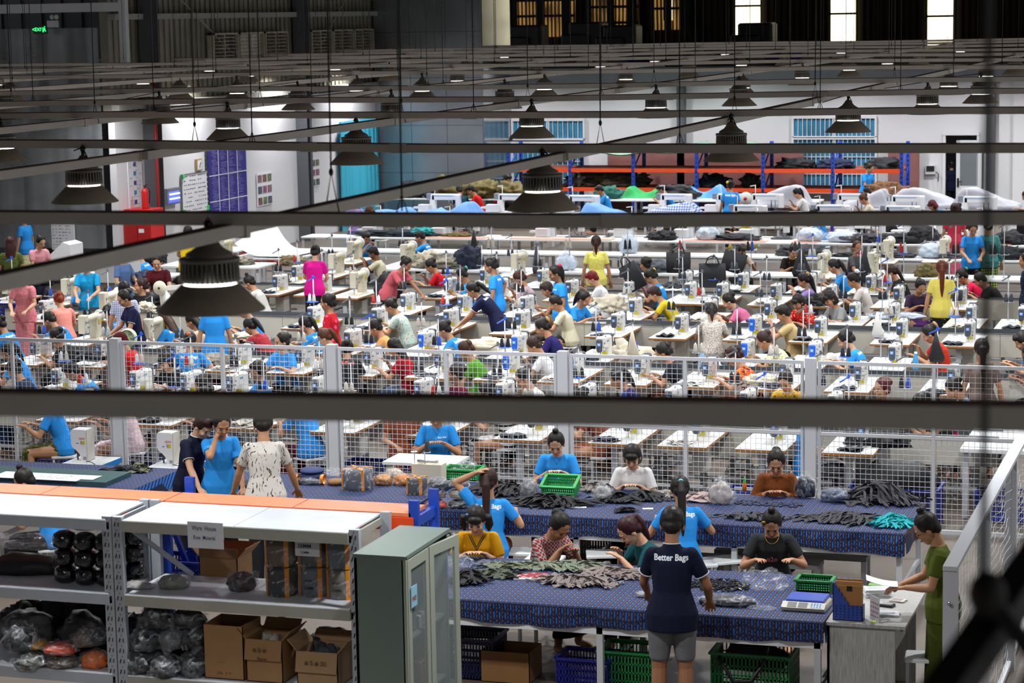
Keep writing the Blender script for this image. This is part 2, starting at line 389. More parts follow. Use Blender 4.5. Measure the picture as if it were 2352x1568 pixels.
def m_body(pn):
    J = skel(pn); mb = MB(); mb.loft(torso_rings(J, -.012))
    HC, HR = J['HC'], J['HR']; h = lambda x, y, z: HC + HR @ Vector((x, y, z))
    N = J['sp'][3][0]
    mb.tube([N - dirv(J['sp'][3][1]) * .03, J['NT'], h(0, -.02, -.05)], [.062, .050, .050], 12)
    mb.ell(h(0, -.012, .03), (.073, .088, .085), 16, rot=HR)
    mb.ell(h(0, .022, -.018), (.060, .062, .082), 14, rot=HR)
    mb.ell(h(0, .044, -.078), (.034, .034, .028), 12, rot=HR)
    mb.tube([h(0, .076, .014), h(0, .098, -.022)], [.0085, .0145], 8)
    mb.ell(h(0, .072, -.052), (.022, .017, .012), 8, rot=HR)
    mb.ell(h(0, .066, .032), (.050, .018, .010), 8, rot=HR)
    for s, k in ((-1, 'L'), (1, 'R')):
        mb.ell(h(.074 * s, -.006, -.012), (.012, .021, .031), 8, rot=HR)
        mb.ell(h(.036 * s, .062, -.025), (.022, .020, .022), 8, rot=HR)
        sh, el, wr = J['S' + k], J['E' + k], J['W' + k]
        mb.ell(sh, (.045, .047, .047), 10); limb(mb, sh, el, .041, .034); mb.ell(el, (.034, .034, .034), 8)
        limb(mb, el, wr, .035, .0225); hand(mb, el, wr, s)
        hp, kn, an = J['hip' + k], J['K' + k], J['A' + k]
        limb(mb, hp, kn, .080, .054); mb.ell(kn, (.054, .054, .054), 10); limb(mb, kn, an, .055, .036)
        limb(mb, kn, kn.lerp(an, .5) - Vector((0, .012, 0)), .045, .048)
        mb.ell(an + Vector((.01 * s, .065, -.05)), (.040, .118, .032), 10); mb.ell(an + Vector((0, -.01, -.03)), (.036, .045, .05), 8)
    return mb
def m_top(pn, kind):
    J = skel(pn); mb = MB(); sit = J['sit']; g = .016
    lo = -.13 if not sit else -.075
    rr = torso_rings(J, g, lo, hem=.016); mb.loft(rr)
    if kind in ('tee', 'long', 'polo', 'blouse'):
        a = J['sp'][3][1]
        for k in 'LR':
            sh, el, wr = J['S' + k], J['E' + k], J['W' + k]
            mb.ell(sh + Vector((0, 0, -.004)), (.055, .058, .056), 10)
            mb.ell(sh.lerp(J['sp'][3][0] - dirv(a) * .05, .5), (.07, .066, .052), 10)
            e = sh.lerp(el, .66 if kind != 'long' else 1.)
            limb(mb, sh, e, .055 if kind != 'blouse' else .064, .056 if kind != 'blouse' else .052)
            if kind == 'long': mb.ell(el, (.049, .049, .049), 8); limb(mb, el, el.lerp(wr, .8), .049, .038)
    if kind == 'polo':
        N, a = J['sp'][3]; mb.loft([(N - dirv(a) * .02, XV, fwdv(a), .078, .070), (N + dirv(a) * .03, XV, fwdv(a), .062, .060)])
    return mb
def m_bottom(pn, kind):
    J = skel(pn); mb = MB(); P0 = J['sp'][0][0]; g = .014; Y = Vector((0, 1, 0))
    if J['sit']:
        mb.loft([(P0 + Vector((0, 0, .08)), XV, Y, .145 + g, .10 + g), (P0, XV, Y, .165 + g, .125 + g), (P0 + Vector((0, .02, -.09)), XV, Y, .165 + g, .13 + g)])
    else:
        mb.loft([(P0 + Vector((0, 0, .11)), XV, Y, .130 + g, .098 + g), (P0, XV, Y, .160 + g, .115 + g), (P0 + Vector((0, 0, -.12)), XV, Y, .155 + g, .115 + g)])
    if kind in ('pants', 'shorts'):
        for k in 'LR':
            hp, kn, an = J['hip' + k], J['K' + k], J['A' + k]
            limb(mb, hp, kn if kind == 'pants' else hp.lerp(kn, .85), .092, .074); 
            if kind == 'pants': mb.ell(kn, (.070, .070, .066), 10); limb(mb, kn, an, .072, .062)
    else:
        if J['sit']:
            a, b = P0 + Vector((0, .05, -.02)), Vector((0, .46, .49))
            mb.loft([(a, XV, Vector((0, 0, 1)), .175, .105), (b, XV, Vector((0, -.2, 1)).normalized(), .185, .085)])
            mb.loft([(Vector((0, .42, .54)), XV, Y, .185, .085), (Vector((0, .44, .30)), XV, Y, .19, .085), (Vector((0, .43, .14)), XV, Y, .20, .10)])
        else:
            mb.loft([(P0 + Vector((0, 0, -.08)), XV, Y, .172, .130), (Vector((0, .01, .5)), XV, Y, .175, .130), (Vector((0, 0, .16)), XV, Y, .20, .15)])
    return mb
def m_hair(st, pn):
    mb = MB(); E = mb.ell; J = skel(pn); L_ = D2R(POSES[pn]['lean']); inv = J['HR'].inverted()
    g = (inv @ Vector((0, -math.sin(L_) * 1.15, -math.cos(L_)))).normalized()      # hair hangs down along the back
    sd = (inv @ XV).normalized(); bk = g.cross(sd) * -1
    if bk.y > 0: bk = -bk
    E((0, -.024, .036), (.083, .091, .092), 16)
    E((0, -.058, -.018), (.068, .046, .062), 12)
    for s in (-1, 1): E((.068 * s, -.020, .022), (.018, .042, .045), 10)
    if st in ('short', 'boy'):
        E((0, .025, .082), (.066, .060, .040), 12); E((.02, .03, .095), (.05, .045, .035), 10)
    if st in ('bang', 'bob', 'pig'): E((0, .055, .058), (.060, .035, .038), 12)
    if st == 'bun': E((0, -.112, .045), (.042, .038, .042), 12); E((.012, -.10, .075), (.03, .03, .03), 8)
    if st == 'topbun': E((0, -.05, .138), (.032, .032, .028), 10); mb.tube([(0, -.05, .12), (0, -.05, .14)], .026)
    if st == 'claw': E((0, -.095, .05), (.05, .045, .055), 12); E((0, -.10, -.02), (.045, .035, .06), 10)
    if st == 'pony': a = Vector((0, -.125, .045)); mb.tube([(0, -.085, .055), a] + [a + g * t + bk * .015 for t in (.07, .16, .25)], [.025, .028, .036, .030, .010], 10)
    if st == 'longpony': a = Vector((0, -.125, .04)); mb.tube([(0, -.085, .05), a] + [a + g * t + bk * .02 for t in (.08, .22, .36, .46)], [.025, .028, .038, .036, .028, .008], 10)
    if st == 'braid':
        a = Vector((0, -.10, .0)); mb.tube([(0, -.07, .02), a] + [a + g * t + bk * .02 for t in (.1, .22, .36, .5)], [.05, .045, .032, .026, .022, .008], 10)
    if st == 'long':
        Y = Vector((0, 1, 0))
        a = Vector((0, -.045, .02)); mb.loft([(a, sd, bk, .084, .062)] + [(a + g * t + bk * (.02 + t * .12), sd, bk, rx, ry) for t, rx, ry in ((.10, .084, .05), (.20, .088, .042), (.35, .07, .03))])
    if st == 'bob':
        Y = Vector((0, 1, 0))
        mb.loft([(Vector((0, -.03, .05)), XV, Y, .088, .078), (Vector((0, -.035, -.04)), XV, Y, .094, .070), (Vector((0, -.035, -.10)), XV, Y, .085, .058)])
    if st == 'pig':
        for s in (-1, 1): a = Vector((.10 * s, -.03, .01)); mb.tube([(.07 * s, -.03, .02), a, a + g * .07 + Vector((.008 * s, 0, 0)), a + g * .13], [.022, .034, .036, .012], 10)
    if st == 'cap': E((0, -.01, .05), (.09, .10, .085), 14); mb.loft([(Vector((0, .09, .05)), XV, Vector((0, 1, 0)), .07, .06), (Vector((0, .09, .062)), XV, Vector((0, 1, 0)), .07, .06)])
    return mb
def hairmat(c):
    return mat('hair_' + c, c, rough=.5, vary=.2, vs=30, bump=.08, bs=60, spec=.3)
FMESH = {}
def face_meshes():
    e = MB(); e.ell((0, 0, 0), (.0125, .006, .0042), 10); FMESH['eye'] = e.mesh('eye', mat('eye_dark', '#1c1310', .25))
    b = MB(); b.tube([(-.016, -.004, -.002), (0, .001, .003), (.016, -.004, .0)], [.0022, .0034, .0020], 6); FMESH['eyebrow'] = b.mesh('eyebrow', mat('brow', '#1d1512', .8))
    l = MB(); l.tube([(-.021, -.010, .001), (-.008, .001, .003), (0, .002, .001), (.008, .001, .003), (.021, -.010, .001)], [.002, .0052, .0055, .0052, .002], 8); FMESH['lips'] = l.mesh('lips', mat('lips', '#9c4a45', .45))
face_meshes()
PEOPLE = []
TXREQ = {}
def person(px, py, pose, head, who, lab, top, tcol, bottom, bcol, hair='bun', hcol='#17120f', skin=1, text=0, face=0, sc=None, extra=None, h=None, lm=1, trim=None, Y=None):
    PEOPLE.append(dict(px=px, py=py, pose=pose, head=head, who=who, lab=lab, top=top, tcol=tcol, bottom=bottom, bcol=bcol, hair=hair, hcol=hcol, skin=skin, text=text, face=face, sc=sc, extra=extra, h=h, lm=lm, trim=trim, Y=Y))
SKIN = ['#c79a7a', '#b58463', '#9c6c4e', '#7d5239']
def skinm(i): return mat('skin%d' % i, SKIN[i], .55, vary=.06, vs=12, spec=.4)
def cl(c):
    return MC[c] if c in MC else mat('cloth_' + c, c, .85, bump=.35, bs=14, spec=.2)
def child(o_par, name, key, m, M=None):
    me = FR[key]
    if not me.materials: me.materials.append(None)
    o = bpy.data.objects.new(name, me); COL.objects.link(o); o.parent = o_par
    o.material_slots[0].link = 'OBJECT'; o.material_slots[0].material = m
    if M is not None: o.matrix_local = M
    return o
def build_people():
    for p in PEOPLE:
        pn = p['pose']; vx = POSES[pn].get('vox', .0085)
        p['kb'] = fuse(('body', pn), m_body(pn), vx, 4)
        p['kt'] = fuse(('shirt', pn, p['top']), m_top(pn, p['top']), .011 if vx > .007 else .008, 7)
        p['kp'] = fuse(('bottom', pn, p['bottom']), m_bottom(pn, p['bottom']), .014, 7) if p['bottom'] else None
        hs = p['hair']; p['kh'] = fuse(('hair', hs, pn if hs in ('pony', 'longpony', 'braid', 'long', 'pig') else ''), m_hair(hs, pn), .006, 2)
    fuse_all(); bv = {}
    for p in PEOPLE:
        pn = p['pose']; J = skel(pn); sc = p['sc'] or .97; th = D2R(p['head'] - 90)
        hz = J['top'].z * sc if p['h'] is None else p['h']
        w = P(p['px'], p['py'], hz)
        if p['Y']: w = PYc(p['px'], p['py'], p['Y']); sc = w.z / J['top'].z; hz = w.z
        t = Matrix.Rotation(th, 3, 'Z') @ (J['top'] * sc)
        root = empty('person', (w.x - t.x, w.y - t.y, hz - t.z), th, p['lab'], 'person'); root.scale = (sc,) * 3
        p['root'] = root; USED.add(p['lab'])
        b = child(root, 'body', p['kb'], skinm(p['skin']))
        child(root, {'tee': 't_shirt', 'polo': 'polo_shirt', 'long': 'long_sleeved_shirt', 'tank': 'sleeveless_top', 'blouse': 'blouse', 'crop': 'top'}[p['top']], p['kt'], cl(p['tcol']))
        if p['kp']: child(root, {'pants': 'trousers', 'skirt': 'skirt', 'shorts': 'shorts'}[p['bottom']], p['kp'], cl(p['bcol']))
        HM = Matrix.Translation(J['HC']) @ J['HR'].to_4x4()
        if p['hair'] == 'cap': child(root, 'cap', p['kh'], cl(p['hcol']), HM)
        else: child(root, 'hair', p['kh'], hairmat(p['hcol']), HM)
        if p['face']:
            for s in (-1, 1):
                mobj('eye', FMESH['eye'], root).matrix_local = HM @ Matrix.Translation((.030 * s, .0755, .006))
                mobj('eyebrow', FMESH['eyebrow'], root).matrix_local = HM @ Matrix.Translation((.031 * s, .0815, .030)) @ Matrix.Scale(s, 4, (1, 0, 0))
            mobj('lips', FMESH['lips'], root).matrix_local = HM @ Matrix.Translation((0, .0885, -.052))
        if p['top'] == 'polo':
            N, a = J['sp'][3]; mb = MB(); c = N + dirv(a) * .030; f = fwdv(a); pw = mat('piping_white', '#d9dde2', .7)
            mb.tube([c + XV * (.060 * math.cos(t)) + f * (.058 * math.sin(t)) for t in [math.pi * 2 * k / 16 for k in range(17)]], .0045, 5, caps=False); mb.obj('collar_piping', pw, root)
            for k in 'LR':
                sh, el = J['S' + k], J['E' + k]; e = sh.lerp(el, .655); r_, f_ = frame(el - sh, XV if abs((el - sh).normalized().x) < .9 else Vector((0, 1, 0)))
                mb = MB(); mb.tube([e + r_ * (.055 * math.cos(t)) + f_ * (.055 * math.sin(t)) for t in [math.pi * 2 * q / 14 for q in range(15)]], .004, 5, caps=False); mb.obj('sleeve_piping', pw, root)
        if p['text']:
            tx = p['text'] if isinstance(p['text'], tuple) else (('Better Bags', .062, 1, '#e9eef2', 0., .075), ('Better Bags', .022, 0, '#e9eef2', .055, .05))[p['text'] - 1]
            col = mat('print_' + tx[3], tx[3], .7); k = (pn, p['top'], tx)
            if k not in TXREQ:
                key = p['kt']
                if key not in bv: me0 = FR[key]; bv[key] = BVHTree.FromPolygons([v.co.copy() for v in me0.vertices], [tuple(q.vertices) for q in me0.polygons])
                a = J['sp'][2][1]; fw = fwdv(a); up = dirv(a); back = tx[2]; sgn = -1 if back else 1; C = J['sp'][2][0]
                bm = bmesh.new(); bm.from_mesh(text_mesh(tx[0], tx[1], tx[1] * .026, .86))
                if tx[1] > .03: bmesh.ops.subdivide_edges(bm, edges=bm.edges[:], cuts=1)
                bmesh.ops.triangulate(bm, faces=bm.faces[:]); rt = XV * (1 if back else -1)
                for v in bm.verts:
                    o = C + rt * (v.co.x + tx[4]) + up * (v.co.y + tx[5]); hit = bv[key].ray_cast(o + fw * (sgn * .5), -fw * sgn)[0]
                    v.co = (hit + fw * (sgn * .0045)) if hit else o + fw * sgn * .12
                m2 = bpy.data.meshes.new('printed_lettering'); bm.to_mesh(m2); bm.free(); m2.materials.append(col); TXREQ[k] = m2
            mobj('printed_lettering', TXREQ[k], root)
        if p['trim']:
            key = p['kt']; a = J['sp'][2][1]; fw = fwdv(a); up = dirv(a); C = J['sp'][2][0]
            if key not in bv: me0 = FR[key]; bv[key] = BVHTree.FromPolygons([v.co.copy() for v in me0.vertices], [tuple(q.vertices) for q in me0.polygons])
            for nm, c, rad, lines in p['trim']:
                mb = MB()
                for ln in lines:
                    pts = []
                    for (x0, y0), (x1, y1) in zip(ln[:-1], ln[1:]):
                        for k in range(7):
                            t = k / 6; o = C - XV * (x0 + (x1 - x0) * t) + up * (y0 + (y1 - y0) * t); hit = bv[key].ray_cast(o + fw * .5, -fw)[0]
                            if hit: pts.append(hit + fw * .002)
                    if len(pts) > 1: mb.tube(pts, rad, 5)
                if mb.v: mb.obj(nm, mat('trim_' + c, c, .7), root)
        x = Q(root.matrix_basis @ (J['sp'][2][0]))
        p['pos'] = root.matrix_basis @ J['sp'][2][0]
        if p['lm'] and len(p['who'].split()) < 9: LM.append((x[0], x[1], p['who'], p['pos']))
        if p['extra']: p['extra'](p, root, J, HM)
BL = '#2c8fe0'; NV = '#15193a'; DK = '#1b1c20'; WH = '#d9d9dc'
pmat('green_flowers', 'flowers', ['#59652c', '#c9c98a', '#3a4420']); pmat('pink_flowers', 'flowers', ['#d77f88', '#a3283c', '#e4a0a4'], 1.4)
pmat('turq_pattern', 'flowers', ['#1d9bd8', '#0d2a52', '#18b4dd'], .8); pmat('blue_check', 'plaid', ['#e3e4ee', '#9aa2c4', '#5a66a0'], 1.7)
pmat('red_weave', 'flowers', ['#a8333a', '#e5c9bd', '#7b1f2c'], 1.2); pmat('red_flowers', 'flowers', ['#b81724', '#e8d8d0', '#d9487e'], .45)
pmat('brown_spots', 'flowers', ['#d9cdbb', '#5c3320', '#8c5a38'], .7); pmat('olive_flowers', 'flowers', ['#3c3f22', '#b79a3a', '#6d6a2c'], .8)
pmat('pale_pink_flowers', 'flowers', ['#dfc3c9', '#b66a78', '#e6d5d8'], 1.1); pmat('mint_flowers', 'flowers', ['#a9c4bd', '#6f7f6f', '#b56a4a'], 1.7)
pmat('yellow_dots', 'dots', ['#d8cf62', '#e9e4a8'], 1.4); pmat('white_black_check', 'plaid', ['#d8d8d8', '#5a5a5c', '#1c1c1e'], 2.2)
pmat('red_dots', 'dots', ['#c41b22', '#e9e2da', '#d8b33a'], 1.1); pmat('leopard', 'speckle', ['#c9c1b8', '#39302c', '#4a3d38'])
pmat('cream_dots', 'dots', ['#ddd5a6', '#c2503c', '#4a9a7a'], .9); pmat('tie_dye', 'tiedye', ['#e8731c', '#c93a14', '#2a120c'])
pmat('stripe_bw', 'stripes', ['#dcdcdc', '#1a1a1c'], .75); pmat('yellow_floral', 'flowers', ['#dba41f', '#a83a3a', '#5b7c3c'], .9)
pmat('teal_pattern', 'flowers', ['#3e7d7a', '#c9b48c', '#1d3f44'], 1.2); pmat('green_plaid', 'plaid', ['#2e3f1c', '#7f9a3a', '#c3cc7a'], 1.0)
pmat('dark_yellow_pattern', 'flowers', ['#1a1512', '#8a6a22', '#3a2c18'], .9); pmat('black_flowers', 'flowers', ['#17151a', '#a86a7c', '#6f8a58'], .75)
pmat('blue_white', 'stripes', ['#d7dfe6', '#4a86b8'], 1.6); pmat('navy_floral', 'flowers', ['#172138', '#3f7c8c', '#2a3a5c'], .8)
pmat('magenta_floral', 'flowers', ['#a32350', '#d9a03c', '#5c1436'], .5); pmat('red_plaid', 'plaid', ['#5a1a20', '#a05a50', '#201014'], .9)
pmat('grey_plaid', 'plaid', ['#2a2a30', '#6a6a70', '#9a9a9c'], 1.3); pmat('palm_print', 'leaves', ['#cfcac2', '#8c8474', '#3a3832'])
pmat('plaid_red_grey', 'plaid', ['#8f2a2c', '#9b9492', '#5a2224'], 1.3); pmat('red_orient', 'flowers', ['#7a1c1a', '#c08a3a', '#3a1212'], 1.)
pmat('pink_skirt', 'flowers', ['#c9657c', '#e8c9cc', '#b33c58'], .9)
pr = person
# --- rows behind the fence, left part of the picture
pr(22, 543, 'stand', 120, 'person in green floral dress', 'person in green floral dress with very long maroon hair, seen from behind', 'blouse', 'green_flowers', 'skirt', 'green_flowers', 'long', '#3a1418')
pr(50, 486, 'stand', 170, 'person in the doorway of the plastic partition', 'person in blue t-shirt and white patterned skirt standing in the dark doorway at left', 'tee', BL, 'skirt', 'cream_dots', 'bun')
pr(97, 542, 'work', 330, 'person in pale pink blouse with hair clip', 'person in pale pink blouse, black hair pinned up, standing and looking down by the whiteboard', 'blouse', '#d9949c', 'skirt', '#2a2a3a', 'bun', skin=0, face=1)
pr(45, 622, 'work', 285, 'person in pink floral dress', 'person in pink floral dress facing out, standing behind the blue crates', 'blouse', 'pink_flowers', 'skirt', 'pink_flowers', 'bun', skin=0, face=1)
pr(194, 595, 'work', 285, 'person in turquoise patterned dress', 'person in turquoise dress with dark squares, standing and looking down at own hand', 'blouse', 'turq_pattern', 'skirt', 'turq_pattern', 'bun', skin=0, face=1)
pr(185, 634, 'sew', 140, 'ponytailed worker sitting before the turquoise dress', 'person in blue t-shirt with ponytail, back turned, sitting in front of the turquoise dress', 'tee', BL, 'pants', DK, 'pony', text=1)
pr(132, 672, 'sew', 135, 'person in salmon dress', 'person in salmon pink dress with short orange hair, back turned, seated', 'blouse', '#e08d80', 'skirt', '#e08d80', 'claw', '#7a2c12', skin=0)
pr(275, 668, 'work', 225, 'navy polo person with flower hair clip', 'person in navy polo shirt, hair clip, standing and looking down in the left rows', 'polo', NV, 'skirt', DK, 'bun', face=1)
pr(284, 644, 'stand', 120, 'person in blue checked shirt', 'person in blue and white checked shirt, back turned, behind the navy polo', 'tee', 'blue_check', 'pants', DK, 'short')
pr(281, 568, 'turn', 345, 'person with long blonde hair', 'person with long dyed blonde hair in slate blue t-shirt, standing', 'tee', '#55719f', 'pants', '#33466e', 'long', '#8a5a2c', skin=0, face=1)
pr(308, 575, 'sew', 185, 'boyish blue worker beside the blonde hair', 'person with short black hair in blue t-shirt bending beside the blonde one', 'tee', BL, 'pants', DK, 'boy', text=1, skin=0)
pr(320, 638, 'look', 250, 'person in black top with reddish hair', 'person in black top with reddish brown tied hair, seated behind the checked shirt', 'tee', DK, 'pants', DK, 'claw', '#2c1413')
pr(359, 587, 'work', 290, 'smiling person in maroon', 'smiling person in maroon blouse standing with one arm on a white machine wheel', 'blouse', '#4a1018', 'skirt', '#33101a', 'bun', skin=0, face=1)
pr(404, 636, 'sew', 190, 'blue worker half behind the big lamp, left', 'person in blue t-shirt half hidden behind the left edge of the nearest lamp', 'tee', BL, 'pants', DK, 'boy')
pr(563, 634, 'sew', 185, 'bun-haired person in white right of the big lamp', 'person in white t-shirt with a high bun, just right of the nearest lamp', 'tee', '#c9c7c2', 'pants', DK, 'topbun')
pr(102, 718, 'sew2', 180, 'short-haired blue worker above the fence, far left', 'person with short black hair in blue t-shirt bent over the left-most table above the fence', 'tee', BL, 'pants', DK, 'boy', text=1)
pr(240, 702, 'sew', 175, 'worker with knee-long black ponytail', 'person in blue t-shirt with a very long black ponytail, seen from behind', 'tee', BL, 'pants', DK, 'longpony', text=1)
pr(118, 755, 'sew', 185, 'black-shirted person at the left fence', 'person in black t-shirt with black hair just over the fence rail at far left', 'tee', DK, 'pants', DK, 'bun')
pr(268, 766, 'sew', 175, 'person in bright red shirt', 'person in bright red shirt with maroon cap behind the first thick fence post', 'tee', '#c01a1c', 'pants', '#8c1016', 'cap', '#4a1218')
pr(368, 716, 'sew', 170, 'brown-bobbed blue worker', 'person in blue t-shirt with brown shoulder-length hair, back turned', 'tee', BL, 'pants', DK, 'long', '#3c2216', text=1)
pr(430, 720, 'sew', 185, 'person in cream blouse with long black hair', 'person in cream blouse with long loose black hair, seated below the nearest lamp', 'blouse', '#d1b9a2', 'skirt', DK, 'long')
pr(490, 674, 'stand', 115, 'blue back right under the nearest lamp', 'person in blue t-shirt and maroon skirt, back turned, head hidden by the nearest lamp', 'tee', BL, 'skirt', '#5c1626', 'bun')
pr(548, 695, 'sew', 195, 'blue worker at the lower right edge of the big lamp', 'person in blue t-shirt at the lower right edge of the nearest lamp', 'tee', BL, 'pants', DK, 'bun')
pr(563, 733, 'sew2', 170, 'person in red woven-pattern blouse', 'person in red and white patterned blouse with ponytail leaning over a table', 'blouse', 'red_weave', 'skirt', DK, 'pony')
pr(437, 762, 'backsit', 108, 'broad blue back with orange hair tie', 'person in blue t-shirt with an orange hair tie, broad back turned, behind the fence', 'tee', BL, 'pants', DK, 'bun', text=1)
pr(-12, 728, 'sew', 180, 'blue worker cut by the left picture edge', 'person in blue t-shirt cut off by the left edge of the picture', 'tee', BL, 'pants', DK, 'bun', text=1)
pr(370, 812, 'sew', 250, 'person in black with half-long hair behind the fence', 'person in black top with dark half-long hair looking down behind the fence mesh', 'tee', DK, 'pants', DK, 'bob', skin=0, face=1)
pr(150, 835, 'sew2', 205, 'blue worker bowed low at the left fence', 'person in blue t-shirt bowed low just above the nearest ceiling rail at left', 'tee', BL, 'pants', DK, 'boy', text=1)
pr(452, 864, 'sew', 205, 'black-haired worker under the nearest rail', 'person with black hair low behind the fence, blue jeans, between two machines', 'tee', DK, 'pants', '#2a3d5c', 'bun')
pr(588, 826, 'look', 215, 'blue worker behind the mesh at centre left', 'person in blue t-shirt with dark fringe behind the fence, left of the second thick post', 'tee', BL, 'pants', DK, 'bang', '#1e1410', text=1)
pr(644, 763, 'look', 262, 'smiling blue worker with one hand on the table', 'person in blue t-shirt turned toward the viewer, tilted head, behind the fence rail', 'tee', BL, 'pants', DK, 'bun', skin=0, face=1, text=2)
pr(733, 757, 'sew', 195, 'person in black with auburn ponytail', 'person in black t-shirt with auburn ponytail beside the second thick fence post', 'tee', DK, 'pants', DK, 'pony', '#4a2812', skin=0)
pr(690, 728, 'sew', 180, 'ponytailed blue worker left of the red floral shirt', 'person in blue t-shirt with ponytail in front of the red floral shirt', 'tee', BL, 'pants', DK, 'pony', text=1)
pr(748, 673, 'stand', 185, 'person in red floral shirt', 'person in red shirt with a big flower print and brown spotted skirt, standing', 'tee', 'red_flowers', 'skirt', 'brown_spots', 'claw')
pr(726, 564, 'work', 100, 'person in magenta blouse', 'person in plain magenta blouse standing with the back turned', 'tee', '#d3138a', 'skirt', DK, 'bun', skin=0)
pr(432, 519, 'work', 110, 'person in yellow t-shirt by the blue banner', 'person in bright yellow t-shirt and camouflage trousers below the blue banner', 'tee', '#e0bf10', 'pants', 'olive_flowers', 'short')
pr(78, 898, 'sew', 200, 'person in yellow-flowered skirt', 'person in blue t-shirt and black skirt with yellow flowers behind the fence at left', 'tee', BL, 'skirt', 'olive_flowers', 'bun')
pr(240, 890, 'sew', 195, 'person in pale pink floral dress', 'person in pale pink floral dress seated behind the first thick fence post', 'blouse', 'pale_pink_flowers', 'skirt', 'pale_pink_flowers', 'bun')
pr(458, 890, 'sew', 195, 'person in light grey shirt', 'person in light grey shirt behind the fence mesh and the navy polo boy', 'tee', '#a9b6c4', 'pants', DK, 'bun')
pr(20, 830, 'sew', 185, 'person in jeans at the left', 'person in dark top and blue jeans at the far left behind the fence', 'tee', '#23324c', 'pants', '#24406c', 'bun')
pr(8, 790, 'sew', 185, 'worker at the left edge just below the fence rail', 'person in blue t-shirt at the left picture edge just below the fence top rail', 'tee', BL, 'pants', DK, 'pony')
pr(672, 893, 'sew', 150, 'blue back behind the palm-print shirt', 'person in blue t-shirt and maroon trousers behind the fence right of the palm-print shirt', 'tee', BL, 'pants', '#4a121c', 'bun')
# --- middle
pr(844, 533, 'hold', 320, 'blue man looking right with the bag strap', 'person in blue t-shirt, short hair, facing out and looking right, with a bag in hand', 'tee', BL, 'pants', DK, 'short', skin=2, face=1)
pr(849, 567, 'hold', 190, 'dark-haired man in cream t-shirt', 'person in cream t-shirt with dark skin holding up a black bag strap', 'tee', '#d3ccb0', 'pants', DK, 'short', skin=3)
pr(957, 531, 'hold', 185, 'blue man at the cream machine', 'person in blue t-shirt with short hair, side view, at a tall cream machine', 'tee', BL, 'pants', DK, 'short', text=1)
pr(941, 593, 'bend', 345, 'person in salmon t-shirt with shoulder strap', 'person in salmon t-shirt with a black shoulder strap standing bent to the right', 'tee', '#c8606a', 'pants', DK, 'bun', skin=2)
pr(979, 597, 'one', 190, 'person in crimson t-shirt', 'person in crimson t-shirt seated and working left, next to the salmon t-shirt', 'tee', '#b8121f', 'pants', DK, 'bun')
pr(1051, 617, 'sew', 190, 'blue worker with teal hair tie', 'person in blue t-shirt with a teal hair tie, arms reaching left', 'tee', BL, 'pants', DK, 'bun', skin=2)
pr(1074, 650, 'bend', 190, 'person in navy polo bending over', 'person in navy polo shirt with ponytail bending over a table', 'polo', NV, 'pants', DK, 'pony', text=1)
pr(1119, 593, 'hip', 190, 'standing blue worker with hand on hip', 'person in blue t-shirt standing upright, hair in a big bun, hand at the hip', 'tee', BL, 'pants', DK, 'claw', text=1, skin=2, face=1)
pr(1181, 626, 'one', 190, 'person in pale lilac dress', 'person in pale lilac dress with brown hair and a white clip, seated', 'blouse', '#b8a2ac', 'skirt', '#b8a2ac', 'claw', '#3c1c16')
pr(1267, 610, 'hip', 215, 'blue worker with red flower in ponytail', 'person in blue t-shirt standing, red flower in a ponytail, elbow out', 'tee', BL, 'pants', DK, 'pony', skin=2, face=1, text=2)
pr(1247, 649, 'sew', 190, 'man in mauve sleeveless top', 'person in mauve sleeveless top with short curly hair', 'tank', '#6d5878', 'pants', DK, 'short', '#2a1812', skin=2)
pr(1264, 680, 'one', 190, 'person in pale cream t-shirt', 'person in pale cream t-shirt, top bun, looking down left', 'tee', '#d3cdb2', 'skirt', DK, 'topbun')
pr(1350, 625, 'one', 190, 'red-haired person in white blouse', 'person in white blouse with bright red hair, seated', 'blouse', '#dcdcde', 'skirt', DK, 'short', '#6d0d16', skin=0)
pr(1350, 671, 'sew', 340, 'blue worker behind the plastic bag trough', 'person in blue t-shirt with a loose ponytail facing right, behind the big plastic bag', 'tee', BL, 'pants', DK, 'pony')
pr(1369, 540, 'stand', 105, 'person in yellow dotted blouse', 'person in pale yellow blouse with a blue shoulder strap, standing with the back turned', 'tee', 'yellow_dots', 'skirt', 'white_black_check', 'pony', '#2a1712')
pr(1480, 589, 'look', 190, 'person in pale pink top', 'person in pale pink top with dark hair looking left, seated', 'tee', '#d6bcc6', 'pants', DK, 'bun')
pr(1482, 621, 'one', 190, 'blue worker with yellow flower clip', 'person in blue t-shirt with a yellow flower clip, head bowed', 'tee', BL, 'pants', DK, 'claw', text=1)
pr(1493, 660, 'sew2', 188, 'person in yellow t-shirt', 'person in yellow t-shirt with short brown hair stretching both arms to the machine', 'tee', '#d6bd2c', 'pants', DK, 'boy', '#2c140e')
pr(887, 686, 'sew', 185, 'person in mint floral dress', 'person in mint green floral dress with a bun, arm on the table', 'blouse', 'mint_flowers', 'skirt', 'mint_flowers', 'bun')
pr(850, 735, 'sew', 190, 'person in peach t-shirt', 'person in peach orange t-shirt, seated just above the fence rail', 'tee', '#d39a5c', 'pants', DK, 'bun')
pr(1008, 739, 'sew', 188, 'blue worker with curly bun at the fence', 'person in blue t-shirt with a curly bun, just above the fence rail in the middle', 'tee', BL, 'pants', DK, 'bun', text=1)
pr(1233, 734, 'sew', 190, 'person in purple navy t-shirt', 'person in purple navy t-shirt with a large fawn hair claw', 'tee', '#262260', 'pants', DK, 'claw')
pr(1213, 776, 'one', 190, 'person in white t-shirt at the third post', 'person in loose white t-shirt with brown bun left of the third thick fence post', 'tee', '#d3d3d6', 'skirt', '#b0b0b4', 'bun', '#2c1a14')
